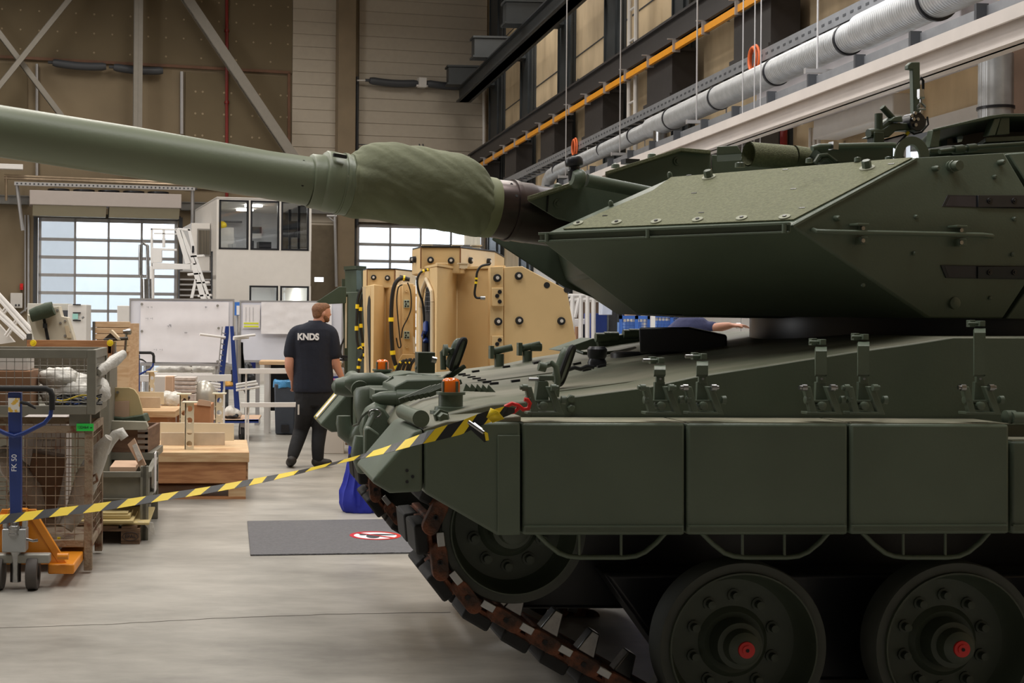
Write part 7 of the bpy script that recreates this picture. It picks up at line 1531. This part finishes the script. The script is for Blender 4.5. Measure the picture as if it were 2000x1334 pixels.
# arched door opening with mesh and hose
n_ = (pl5[1]-pl5[0]).cross(ez).normalized(); n_ = n_ if n_.y < 0 else -n_
mb = MB(); op = [onp(a, b, pl5[0], n_)+n_*.004 for a, b in ((830, 590), (833, 568), (837, 556), (841, 562), (844, 575), (844, 740), (830, 740))]; mb.prism(op, n_*.003); ao = part('arch_opening', mb, BLK, bg, label='tall dark arched opening')
mb = MB(); fr1 = [onp(a, b, pl5[0], n_) for a, b in ((824, 600), (828, 565), (836, 545), (847, 570), (848, 590))]; mb.tube([p+n_*.02 for p in fr1], .02, 8); mb.tube([onp(824, 600, pl5[0], n_)+n_*.02, onp(825, 760, pl5[0], n_)+n_*.02], .02, 8); mb.tube([onp(848, 590, pl5[0], n_)+n_*.02, onp(848, 760, pl5[0], n_)+n_*.02], .02, 8); part('arch_rim', mb, TANL, bg)
mb = MB()
for k in range(6): y = 562+k*9; mb.tube([onp(833, y, pl5[0], n_)+n_*.015, onp(843, y, pl5[0], n_)+n_*.015], .004, 4)
for k in range(3): x = 835+k*3; mb.tube([onp(x, 558, pl5[0], n_)+n_*.015, onp(x, 610, pl5[0], n_)+n_*.015], .004, 4)
part('vent_mesh', mb, DGREY, ao)
mb = MB(); mb.tube([onp(837, 630, pl5[0], n_)+n_*.03, onp(839, 645, pl5[0], n_)+n_*.04, onp(835, 655, pl5[0], n_)+n_*.04, onp(838, 668, pl5[0], n_)+n_*.03], .03, 10); part('blue_hose', mb, BLUE, ao, label='blue hose'); mb = MB(); mb.tube([onp(837, 670, pl5[0], n_)+n_*.03, onp(836, 740, pl5[0], n_)+n_*.03], .035, 10); part('black_hose', mb, BLK, ao)
def cabl(pts, Y, r, lab, grp='loose cables on the cabs', m=CBLK, marks=()):
    t = thing('loose_cable', lab, 'cable', W(*pts[0], Y), grp); mb = MB(); sm_ = []
    P = [W(a, b, Y) for a, b in pts]
    for i in range(len(P)-1):
        p0 = P[max(i-1, 0)]; p1 = P[i]; p2 = P[i+1]; p3 = P[min(i+2, len(P)-1)]
        for k in range(5): u = k/5; sm_.append(.5*((2*p1)+(-p0+p2)*u+(2*p0-5*p1+4*p2-p3)*u*u+(-p0+3*p1-3*p2+p3)*u**3))
    sm_.append(P[-1]); mb.tube(sm_, r, 8); part('sheath', mb, m, t)
    for j in marks: mb = MB(); i = min(int(j*(len(sm_)-2)), len(sm_)-2); mb.tube([sm_[i], sm_[i+1]], r*1.3, 8); part('marker_sleeve', mb, YEL, t)
    return t, sm_
t, s_ = cabl([(957, 516), (940, 520), (932, 532), (930, 550), (927, 572), (930, 581), (938, 582)], 13.7, .012, 'short cable with silver plug hanging on the big tan cab', marks=(.45, .55)); mb = MB(); mb.cyl(s_[-1], s_[-1]+V((.05, 0, 0)), .02, 12); part('plug', mb, STEEL, t)
cabl([(840, 526), (822, 532), (815, 548), (818, 570), (826, 595), (828, 640), (826, 700), (829, 740)], 13.9, .012, 'long thin cable hanging over the arched opening of the big tan cab', marks=(.05, .1))
# smaller tan cab
sm = cab('armoured_cab', 'smaller tan armoured cab module behind and left of the big one', {'o': (760, 700)}, TAN, TANL, 17)
zt6 = W(760, 557, 17).z; p6 = [W(712, 600, 17.5), W(730, 600, 16.6), W(752, 600, 17.3), W(780, 600, 17.0), W(812, 600, 17.0), W(812, 600, 18.2), W(722, 600, 18.2)]
part('cab_shell', planprism(p6, .25, zt6), TAN, sm, bev=.012)
for x_, y_ in ((W(735, 600, 17.5).x, 17.5), (W(795, 600, 17.4).x, 17.4), (W(765, 600, 18).x, 18.0)): mb = MB(); mb.box(V((x_, y_, .125)), V((.12, 0, 0)), V((0, .12, 0)), V((0, 0, .125))); part('support_block', mb, WOODP, sm)
zt7 = W(760, 526, 17.2).z; p7 = [W(709, 540, 17.6), W(717, 540, 17.25), W(772, 540, 17.2), W(812, 540, 17.9), W(812, 540, 18.3), W(716, 540, 18.3)]
part('upper_box', planprism(p7, zt6-.03, zt7), TAN, sm, bev=.008); mb = MB(); mb.prism([V((p.x, p.y-.02, zt7)) for p in p7], ez*.012); part('box_lid', mb, BLKM, sm)
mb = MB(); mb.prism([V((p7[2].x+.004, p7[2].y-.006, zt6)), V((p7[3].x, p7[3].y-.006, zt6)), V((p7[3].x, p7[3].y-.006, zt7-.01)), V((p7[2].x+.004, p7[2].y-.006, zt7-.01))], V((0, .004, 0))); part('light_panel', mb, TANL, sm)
for a, b in ((730, 542), (757, 543), (781, 543)): k = MB(); k2 = MB(); P0_ = p7[1] if a < 772 else p7[2]; nn_ = ((p7[2]-p7[1]) if a < 772 else (p7[3]-p7[2])).cross(ez).normalized(); nn_ = nn_ if nn_.y < 0 else -nn_; wheelbolt(k, k2, onp(a, b, P0_, nn_)+nn_*.004, nn_, .036); o = part('rubber_buffer', k, BLK, sm); part('buffer_bolt', k2, LGREY, o)
for x in (717, 771): mb = MB(); c = W(x, 540, 17.2); mb.wb(c.x-.006, c.x+.006, c.y-.012, c.y+.01, zt6, zt7); part('panel_seam', mb, MATS['rust_seam'], sm)
mb = MB(); wpr(mb, ((786, 554), (808, 554), (808, 695), (786, 695)), 16.8, .2); cp_ = part('corner_plate', mb, TAN, sm, bev=.006)
for y in (586, 647): mb = MB(); wpr(mb, ((789, y), (800, y), (800, y+15), (789, y+15)), 16.77, .03); o = part('latch_plate', mb, mat('zinc_plate', (170, 190, 186), .4, .3) if y == 586 else MATS['zinc_plate'], sm, bev=.002); mb = MB(); [mb.lathe(W(a, y+b, 16.765), V((0, -1, 0)), [(0, .012), (.003, .012)], 8) for a, b in ((792, 3), (797, 3), (793, 8), (792, 12), (797, 12))]; part('latch_holes', mb, BLK, o)
for y in (568, 622, 677): mb = MB(); mb.lathe(W(794, y, 16.79), V((0, -1, 0)), [(0, .02), (.02, .018), (.02, .01), (.012, 0)], 12); part('boss', mb, TAN, sm)
n6 = (p6[1]-p6[0]).cross(ez).normalized(); n6 = n6 if n6.y < 0 else -n6
mb = MB(); mb.prism([onp(a, b, p6[0], n6)+n6*.004 for a, b in ((718, 600), (720, 582), (722, 577), (724, 585), (724, 735), (718, 735))], n6*.003); part('arch_opening', mb, BLK, sm)
mb = MB(); wpr(mb, ((708, 560), (714, 560), (722, 740), (716, 740)), 16.9, .04); wpr(mb, ((806, 656), (811, 660), (812, 690), (808, 690)), 16.7, .04); part('light_rim', mb, TANL, sm)
mb = MB(); wpr(mb, ((786, 692), (812, 692), (812, 740), (778, 740), (778, 704)), 16.7, .1); part('lower_bracket', mb, TAN, sm, bev=.006)
cabl([(800, 546), (784, 543), (772, 554), (766, 580), (764, 620), (765, 660), (769, 700), (780, 728)], 16.5, .026, 'thick black cable loop with yellow bands on the smaller tan cab', marks=(.1, .6, .85, .95))
cabl([(786, 556), (778, 562), (775, 585), (777, 620), (781, 660), (783, 676), (778, 678), (774, 660)], 16.55, .008, 'thin cable hanging in front of the smaller tan cab', marks=())
cabl([(796, 552), (802, 570), (803, 600), (797, 620), (787, 640), (784, 660)], 16.5, .008, 'thin cable crossing the latch plates of the smaller tan cab')
mb = MB(); mb.box(W(794, 546, 16.6), V((.04, 0, 0)), V((0, .03, 0)), ez*.025); single('cable_plug', 'silver cable plug on top of the smaller tan cab', 'plug', mb, STEEL, bev=.004)
rnd = random.Random(11)
for k in range(9):
    x = 785+k*3; cabl([(x+4, 700+rnd.uniform(0, 6)), (x-4-rnd.uniform(0, 4), 712), (x-10-rnd.uniform(0, 6), 735)], 16.4, .012, 'black cable in the bunch below the smaller tan cab', 'cable bunch below the smaller tan cab', marks=(.4,) if k % 3 == 0 else ())
# dark green cab
dg = cab('armoured_cab', 'dark green armoured cab module right behind the man', {'o': (690, 700)}, DKGREEN, DKGREEN, 18.5)
p8 = [W(674, 600, 18.6), W(697, 600, 18.3), W(712, 600, 18.6), W(712, 600, 21), W(680, 600, 21)]; z8 = W(690, 570, 18.4).z
part('cab_shell', planprism(p8, .2, z8), mat('cab_green', (58, 70, 54), .5), dg, bev=.012)
for x_, y_ in ((W(690, 600, 18.8).x, 18.8), (W(700, 600, 20.4).x, 20.4)): mb = MB(); mb.box(V((x_, y_, .1)), V((.1, 0, 0)), V((0, .12, 0)), V((0, 0, .1))); part('support_block', mb, WOODP, dg)
p9 = [W(674, 540, 18.8), W(697, 540, 18.5), W(718, 540, 18.7), W(718, 540, 21), W(678, 540, 21)]
part('upper_box', planprism(p9, z8-.02, W(690, 526, 18.5).z), MATS['cab_green'], dg, bev=.008)
mb = MB(); mb.prism([V((p.x-.02, p.y-.03, W(690, 526, 18.5).z)) for p in p9], ez*.05); part('roof_grille', mb, DKGREEN, dg)
mb = MB(); wpr(mb, ((696, 528), (705, 529), (707, 566), (697, 565)), 18.45, .03); part('light_panel', mb, mat('grey_green_pane', (96, 116, 120), .4), dg)
mb = MB(); wpr(mb, ((669, 575), (680, 575), (679, 735), (674, 735)), 18.2, .1); wpr(mb, ((668, 545), (674, 545), (674, 560), (668, 560)), 18.2, .2); part('door_edge', mb, DKGREEN, dg)
mb = MB(); wpr(mb, ((674, 580), (678, 580), (677, 680), (674, 680)), 18.1, .03); part('pale_seal', mb, CREAM, dg)
mb = MB(); wpr(mb, ((617, 590), (662, 560), (676, 560), (676, 592), (640, 594)), 18.0, .12); part('side_wing', mb, MATS['cab_green'], dg, bev=.006, label='slanted wing panel')
for (pts, l_) in (([(708, 562), (700, 580), (697, 620), (697, 660), (702, 680), (710, 676)], 'cable loop with yellow bands between the green and tan cabs, outer'), ([(709, 575), (704, 600), (705, 640), (709, 670), (712, 700)], 'cable loop between the green and tan cabs, inner'), ([(710, 690), (702, 705), (700, 730), (704, 745)], 'cable hanging below the loop between the green and tan cabs')):
    cabl(pts, 17.9, .02, l_, marks=(.3, .5, .8, .95))
for k in range(7): cabl([(672, 660+k), (668-k*1.2, 672+k*2), (666-k, 690), (672, 705-k)], 18.0, .008, 'thin black cable bunched at the edge of the green cab', 'cable bunch at the green cab')
mb = MB(); mb.box(W(672, 697, 18), V((.05, 0, 0)), V((0, .03, 0)), ez*.02); mb.box(W(670, 703, 18), V((.06, 0, 0)), V((0, .03, 0)), ez*.012); single('cable_clamp', 'black clamp holding the cable bunch beside the man', 'clamp', mb, BLKM)
# ------------------------------------------------------------------ far right, under the turret
wf = thing('white_rack', 'white tubular rack behind the big tan cab', 'rack', W(1150, 660, 24)); wf.location.z = 0
for pts in (((1110, 577), (1185, 577)), ((1112, 586), (1180, 584)), ((1118, 577), (1118, 815)), ((1134, 577), (1134, 815)), ((1147, 577), (1147, 815)), ((1159, 582), (1159, 815)), ((1131, 582), (1122, 620)), ((1112, 560), (1165, 572))):
    mb = MB(); mb.tube([W(a, b, 24) for a, b in pts], .042 if pts[0][0] > 1115 else .03, 8); part('tube', mb, WHITE, wf)
for k, (a, b, y0, y1, m_) in enumerate(((1122, 1175, 623, 637, WHITE), (1124, 1173, 637, 651, WHITE), (1120, 1175, 651, 664, WHITE))): wbox('parts_tray', ['white parts tray behind the white rack, top', 'white parts tray behind the white rack, middle', 'white parts tray behind the white rack, lowest'][k], 'tray', a, b, y0, y1, 25, .5, m_, to_floor=(k == 2))
for k, (a, b, y0, y1, m_) in enumerate(((1125, 1133, 638, 650, CARD), (1138, 1146, 633, 642, BLKM), (1162, 1172, 640, 648, BLUE))): wbox('small_box', ['brown', 'black', 'blue'][k]+' small box standing before the trays behind the white rack', 'box', a, b, y0, y1, 24.8, .15, m_, to_floor=True)
wbox('wall_cabinet', 'white wall cabinet right of the white rack under the turret', 'cabinet', 1176, 1196, 584, 615, 23.2, .3, mat('cool_white', (206, 214, 232), .5))
wbox('blue_machine', 'blue machine base below the white wall cabinet', 'machine', 1152, 1186, 612, 700, 24.5, .6, BLUE, to_floor=True)
wbox('dark_machine', 'brown machine part behind the white rack', 'machine', 1112, 1172, 590, 622, 25.6, .3, mat('dark_brown_machine', (96, 78, 66), .7), to_floor=True)
mb = MB(); a_, b_ = W(1190, 700, 24.6), W(1200, 560, 24.6); mb.wb(a_.x, a_.x+.12, 24.6, 24.65, 0, b_.z); single('grey_pillar_strip', 'dark narrow strip beside the blue machine', 'strip', mb, DGREY)
cg = thing('wire_crate', 'blue wire mesh crate under the turret, left of a white post', 'mesh crate', W(1235, 670, 20), 'blue mesh crates'); cg.location.z = 0
def bcrate(rt, x0, x1, y0, y1, Y):
    a, b = W(x0, y1, Y), W(x1, y0, Y); mb = MB()
    for q in ((a.x, a.x+.04), (b.x-.04, b.x), ((a.x+b.x)/2, (a.x+b.x)/2+.05)): mb.wb(q[0], q[1], Y, Y+.04, a.z-.2, b.z)
    mb.wb(a.x, b.x, Y, Y+.04, b.z-.05, b.z); mb.wb(a.x, b.x, Y, Y+.04, a.z, a.z+.04); part('frame', mb, BLUERACK, rt)
    mb = MB(); n = int((b.x-a.x)/.05)
    for i in range(n): mb.wb(a.x+i*.05, a.x+i*.05+.010, Y+.02, Y+.028, a.z, b.z)
    for i in range(int((b.z-a.z)/.05)): mb.wb(a.x, b.x, Y+.02, Y+.028, a.z+i*.05, a.z+i*.05+.008)
    part('wire_mesh', mb, BLUERACK, rt)
    mb = MB(); mb.wb(a.x+.1, b.x-.1, Y+.1, Y+.6, a.z, b.z-.1); part('liner', mb, mat('liner_blue', (110, 150, 214), .6) if 'liner_blue' not in MATS else MATS['liner_blue'], rt)
    mb = MB(); mb.wb(a.x, b.x, Y, Y+.8, 0, a.z-.0); part('base', mb, BLUERACK, rt)
bcrate(cg, 1210, 1270, 617, 662, 20)
cg2 = thing('wire_crate', 'blue wire mesh crate under the turret, right of a white post', 'mesh crate', W(1290, 670, 20.3), 'blue mesh crates'); cg2.location.z = 0; bcrate(cg2, 1273, 1345, 614, 660, 20.3)
mb = MB(); a_ = W(1276, 600, 19.8); mb.wb(a_.x-.03, a_.x+.03, 19.8, 19.86, 0, W(1276, 560, 19.8).z); single('white_post', 'white square post between the blue mesh crates', 'post', mb, WHITE)
mb = MB(); mb.cyl(W(1216, 613, 20.3), W(1250, 614, 20.3), .05, 16); single('fabric_roll', 'dark blue fabric roll lying on the blue mesh crate', 'roll', mb, mat('roll_navy', (40, 44, 80), .8))
wbox('box_on_crate', 'small beige box lying on the blue mesh crate', 'box', 1224, 1243, 612, 617, 20.1, .2, CARDL)
# ------------------------------------------------------------------ people
def loft(mb, secs, n=20):
    # secs: (centre, half width along a, half depth along b, a, b)
    rs = []
    for c, ra, rb, a, b in secs:
        a = V(a).normalized(); b = V(b).normalized()
        rs.append([V(c)+a*(cos(2*pi*k/n)*ra)+b*(sin(2*pi*k/n)*rb) for k in range(n)])
    return mb.rings(rs)
def limb(mb, pts, rr, n=16, flat=1.0):
    P = [V(p) for p in pts]; R_ = list(rr); PP, RR = [], []
    for i in range(len(P)-1):
        p0 = P[max(i-1, 0)]; p1 = P[i]; p2 = P[i+1]; p3 = P[min(i+2, len(P)-1)]
        for k in range(4): u = k/4; PP.append(.5*((2*p1)+(-p0+p2)*u+(2*p0-5*p1+4*p2-p3)*u*u+(-p0+3*p1-3*p2+p3)*u**3)); RR.append(R_[i]+(R_[i+1]-R_[i])*u)
    PP.append(P[-1]); RR.append(R_[-1])
    mb.tube(PP, RR, n, flat=flat); mb.ell(PP[0], RR[0], n=8); mb.ell(PP[-1], RR[-1], n=8)
def fuse(o, vox, sm=6):
    r = o.modifiers.new('fuse', 'REMESH'); r.mode = 'VOXEL'; r.voxel_size = vox; r.use_smooth_shade = True
    s = o.modifiers.new('soft', 'SMOOTH'); s.factor = .5; s.iterations = sm
    return o
# the standing man: back to the camera, head turned right
MY = 15.8
def m(px, py, dy=0.0): return W(px, py, MY+dy)
mo = Zp(606, 912); MY = mo.y
man = thing('person', 'person in dark polo shirt and black trousers walking away, head turned right', 'person', mo)
fwd = V((.12, 1, 0)).normalized(); rt_ = V((1, -.12, 0)).normalized()
X = V((1, 0, 0)); Yv = V((0, 1, 0))
s1 = MY/F   # metres per pixel
body = MB()
# torso core and neck
loft(body, [(m(615, 770), 36*s1, 22*s1, X, Yv), (m(614, 740), 37*s1, 23*s1, X, Yv), (m(612, 700), 36*s1, 22*s1, X, Yv), (m(611, 668), 37*s1, 20*s1, X, Yv), (m(613, 645), 29*s1, 16*s1, X, Yv), (m(617, 630), 17*s1, 14*s1, X, Yv)])
limb(body, [m(617, 645), m(621, 632), m(626, 620)], [13*s1, 11.5*s1, 11*s1])
# arms down to the wrists
limb(body, [m(578, 657), m(568, 690), m(565, 715, -.02), m(569, 735, .02), m(571, 741, .04)], [10*s1, 10*s1, 9*s1, 6.2*s1, 5.2*s1])
limb(body, [m(645, 657), m(652, 690), m(656, 710), m(665, 732, .02), m(669, 741, .04)], [10*s1, 10*s1, 9*s1, 6.2*s1, 5.2*s1])
def hand(mb, c, down, side, fw, s, curl=.5, thumb=1):
    down, side, fw = V(down).normalized(), V(side).normalized(), V(fw).normalized()
    pa = [c, c+down*s*.045, c+down*s*.085]; loft(mb, [(c-down*.01, .028*s, .02*s, fw, side), (c+down*.03*s, .038*s, .018*s, fw, side), (c+down*.075*s, .042*s, .016*s, fw, side), (c+down*.095*s, .038*s, .014*s, fw, side)], 12)
    L_ = (.070, .080, .074, .058)
    for i in range(4):
        o = c+down*.09*s+fw*(.03-.020*i)*s; l = L_[i]*s; d1 = (down+side*.15).normalized(); d2 = (down*cos(curl)+side*sin(curl)).normalized(); d3 = (down*cos(curl*1.9)+side*sin(curl*1.9)).normalized()
        mb.tube([o-down*.02*s, o, o+d1*l*.42, o+d1*l*.42+d2*l*.32, o+d1*l*.42+d2*l*.32+d3*l*.26], [.0095*s, .0095*s, .009*s, .008*s, .0065*s], 8)
    o = c+down*.025*s+fw*.03*s; t1 = (down*.7+fw*.7*thumb+side*.3).normalized(); mb.tube([o, o+t1*.035*s, o+t1*.035*s+(down+side*.3).normalized()*.03*s, o+t1*.035*s+(down+side*.3).normalized()*.052*s], [.014*s, .012*s, .010*s, .007*s], 8)
hand(body, m(571, 741, .04), (.12, .05, -1), (-.6, .6, 0), (.6, .8, 0), 1.05, .9)
hand(body, m(669, 741, .04), (.25, .0, -1), (.5, .5, -.2), (-.7, .5, 0), 1.05, .45)
# head turned right (profile towards +x)
hc = m(628, 612); hr_ = 1.0
hd = V((.93, .38, 0)).normalized(); hs = V((-hd.y, hd.x, 0))
def hp(f, s_, z): return hc+hd*(f*s1)+hs*(s_*s1)+ez*(z*s1)
loft(body, [(hp(-2, 0, -12), 10*s1, 8*s1, hd, hs), (hp(0, 0, -9), 14*s1, 10*s1, hd, hs), (hp(1, 0, -3), 17*s1, 12.5*s1, hd, hs), (hp(0, 0, 4), 18.5*s1, 13.5*s1, hd, hs), (hp(-1, 0, 10), 18*s1, 13.5*s1, hd, hs), (hp(-1.5, 0, 16), 14*s1, 11*s1, hd, hs), (hp(-1.5, 0, 19), 8*s1, 6*s1, hd, hs)])
loft(body, [(hp(9, 0, -17), 4*s1, 4*s1, hd, hs), (hp(8, 0, -14), 8*s1, 7*s1, hd, hs), (hp(5, 0, -9), 12*s1, 9.5*s1, hd, hs), (hp(3, 0, -3), 14.5*s1, 11*s1, hd, hs)])
limb(body, [hp(15.5, 0, 2.5), hp(18.5, 0, -2.2)], [1.6*s1, 2.4*s1], 8); body.ell(hp(16.0, 0, -7.5), 1.6*s1, 2.6*s1, .9*s1, 8); body.ell(hp(16.0, 0, -9.6), 1.5*s1, 2.3*s1, .9*s1, 8); body.ell(hp(15.2, 0, 5), 2*s1, 7.5*s1, 1.4*s1, 8)
for sg in (-1, 1): body.ell(hp(-1, sg*13.2, -1), 3.2*s1, 1.5*s1, 4.6*s1, 8)
# legs
limb(body, [m(602, 762), m(596, 800), m(588, 838, .1), m(578, 872, -.05), m(570, 893, -.12)], [19*s1, 18*s1, 13*s1, 10*s1, 7*s1])
limb(body, [m(630, 762), m(628, 800), m(624, 838, .03), m(621, 870), m(620, 896)], [19*s1, 18*s1, 13*s1, 10*s1, 7*s1])
bo = part('body', body, SKIN, man, smooth=80); fuse(bo, .0085, 3)
# hair, beard, eyes
hb_ = MB(); loft(hb_, [(hp(-9, 0, -10), 7*s1, 8*s1, hd, hs), (hp(-6.5, 0, -5), 11.5*s1, 11.5*s1, hd, hs), (hp(-4.5, 0, 2), 14.5*s1, 13.6*s1, hd, hs), (hp(-3, 0, 8), 17.5*s1, 14.6*s1, hd, hs), (hp(-.5, 0, 13), 18.5*s1, 13.8*s1, hd, hs), (hp(0, 0, 18), 15*s1, 10.5*s1, hd, hs), (hp(0, 0, 20.5), 9*s1, 6*s1, hd, hs)])
ho = part('hair', hb_, HAIR, man, smooth=80); fuse(ho, .009, 2)
bd = MB(); loft(bd, [(hp(8.6, 0, -17.8), 5*s1, 5*s1, hd, hs), (hp(7.5, 0, -14), 9.2*s1, 8*s1, hd, hs), (hp(4.5, 0, -10), 11.6*s1, 10.6*s1, hd, hs), (hp(2.5, 0, -5.5), 9*s1, 11.9*s1, hd, hs), (hp(1, 0, -2), 4*s1, 12.2*s1, hd, hs)])
part('beard', bd, HAIR, man, smooth=80)
for sg in (-1, 1): eb = MB(); eb.ell(hp(15.4, sg*4.6, 2), 1.2*s1, 1.6*s1, 1.1*s1, 8); part('eye', eb, PRINTW, man); eb = MB(); eb.ell(hp(16.3, sg*4.6, 2), .5*s1, .8*s1, .8*s1, 8); part('iris', eb, INK, man)
# shirt
sh = MB()
loft(sh, [(m(613, 766), 40*s1, 26*s1, X, Yv), (m(612.5, 758), 40.5*s1, 27*s1, X, Yv), (m(612, 730), 39*s1, 26*s1, X, Yv), (m(611, 700), 38*s1, 25*s1, X, Yv), (m(610, 675), 41*s1, 25*s1, X, Yv), (m(611, 655), 44*s1, 24*s1, X, Yv), (m(613, 643), 40*s1, 22*s1, X, Yv), (m(616, 634), 27*s1, 18*s1, X, Yv), (m(618, 628), 15*s1, 14*s1, X, Yv)])
limb(sh, [m(590, 648), m(578, 653), m(571, 672), m(567, 690)], [15*s1, 15*s1, 14.5*s1, 13.5*s1]); limb(sh, [m(634, 646), m(645, 652), m(650, 672), m(653, 692)], [15*s1, 15*s1, 14.5*s1, 13.5*s1])
so_ = part('polo_shirt', sh, NAVY, man, smooth=80); fuse(so_, .011, 5)
col_ = MB(); loft(col_, [(m(617, 634), 18*s1, 16*s1, X, Yv), (m(618, 626), 15*s1, 13.5*s1, X, Yv)]); c_o = part('shirt_collar', col_, NAVY, man, smooth=80)
tm = m(602, 658); n_b = V((0, -1, 0)); 
TM = frame(V((tm.x, MY-26.2*s1, tm.z)), X, ez, V((0, -1, 0))); lt = txt('KNDS', .105, TM, ext=.003, bold=.005, sx=.92); part('chest_lettering', lt, PRINTW, man, label='white lettering on the back')
# trousers
tr_ = MB()
loft(tr_, [(m(614, 750), 37*s1, 24*s1, X, Yv), (m(614, 775), 39*s1, 24*s1, X, Yv), (m(615, 792), 36*s1, 22*s1, X, Yv)])
limb(tr_, [m(599, 775), m(596, 805), m(588, 840, .10), m(577, 874, -.04), m(572, 890, -.1)], [21*s1, 20*s1, 15*s1, 13*s1, 11*s1]); limb(tr_, [m(631, 775), m(629, 805), m(624, 840, .04), m(621, 872), m(621, 894)], [21*s1, 19.5*s1, 15*s1, 13*s1, 11.5*s1])
to_ = part('work_trousers', tr_, TROUS, man, smooth=80); fuse(to_, .011, 4)
for a, b in ((583, 800), (637, 798)): k = MB(); k.box(m(a, b, -.14), V((.010, 0, 0)), V((0, .01, 0)), ez*.06); part('reflective_trim', k, LGREY, man)
for (pts, rr) in (([m(570, 899, -.14), m(567, 906, -.02), m(566, 909, .10)], [9.5*s1, 9*s1, 7*s1]), ([m(618, 902, 0), m(628, 907, .0), m(642, 908.5, -.01)], [10*s1, 8.5*s1, 6.5*s1])):
    k = MB(); zmin = .0
    P = [V((p.x, p.y, max(p.z, .055))) for p in pts]; limb(k, P, rr, 14)
    for v in k.bm.verts: v.co.z = max(v.co.z, .004)
    part('shoe', k, SHOE, man, smooth=70)
# second person bending over behind the tank, reaching right
PY = 9.7
def w2(px, py, dy=0.0): return W(px, py, PY+dy)
s2 = PY/F
p2 = thing('person', 'person in blue shirt bending down behind the tank, arm stretched right', 'person', V((w2(1310, 700).x, PY+.5, 0)))
bx2 = w2(1300, 700).x
bd2 = MB()
hip = V((bx2-.25, PY+.55, .95)); shl = w2(1350, 652, .0)
limb(bd2, [hip+V((.05, 0, 0)), hip.lerp(shl, .5)+ez*.0, shl-V((.08, 0, .04))], [.12, .12, .11]); limb(bd2, [shl+V((.02, 0, -.03)), shl+V((.09, .05, -.09))], [.055, .05]); bd2.ell(shl+V((.16, .08, -.15)), .10, .085, .115, 12)
bd2.ell(shl+V((.25, .05, -.16)), .02, .015, .02, 8)
limb(bd2, [shl, w2(1385, 645, -.05), w2(1402, 640, -.1), w2(1424, 636, -.12)], [.055, .045, .036, .026])
hand(bd2, w2(1424, 636, -.12), (1, 0, .02), (0, 0, -1), (0, -1, .1), .9, .35)
for s_ in (-1, 1): limb(bd2, [hip+V((0, s_*.1, 0)), V((bx2-.22, PY+.55+s_*.12, .5)), V((bx2-.3, PY+.55+s_*.12, .1))], [.09, .065, .05])
fuse(part('body', bd2, SKIN, p2, smooth=80), .01, 3)
k = MB(); limb(k, [hip+V((-.04, 0, -.04)), hip.lerp(shl, .5)+ez*.04, shl], [.19, .18, .15]); limb(k, [shl, w2(1378, 645, -.04), w2(1390, 642, -.06)], [.08, .06, .055]); fuse(part('work_shirt', k, mat('blue_grey_shirt', (52, 56, 92), .85, bump=.3, bscale=20), p2, smooth=80), .012, 4)
k = MB(); k.ell(shl+V((.15, .09, -.12)), .105, .09, .11, 12); part('hair', k, HAIR, p2, smooth=80)
k = MB()
for s_ in (-1, 1): limb(k, [hip+V((0, s_*.08, 0)), V((bx2-.22, PY+.55+s_*.12, .5)), V((bx2-.3, PY+.55+s_*.12, .12))], [.14, .10, .085])
fuse(part('work_trousers', k, TROUS, p2, smooth=80), .014, 3)
for s_ in (-1, 1): k = MB(); limb(k, [V((bx2-.32, PY+.55+s_*.12, .07)), V((bx2-.12, PY+.55+s_*.12, .05))], [.06, .045]); part('shoe', k, SHOE, p2)
k = MB(); k.cyl(w2(1438, 636, -.12), w2(1446, 636, -.12), .02, 12); part('paper_roll', k, PRINTW, p2) if False else single('paper_tube', 'small white tube in the hand of the bending person', 'tube', k, PRINTW)
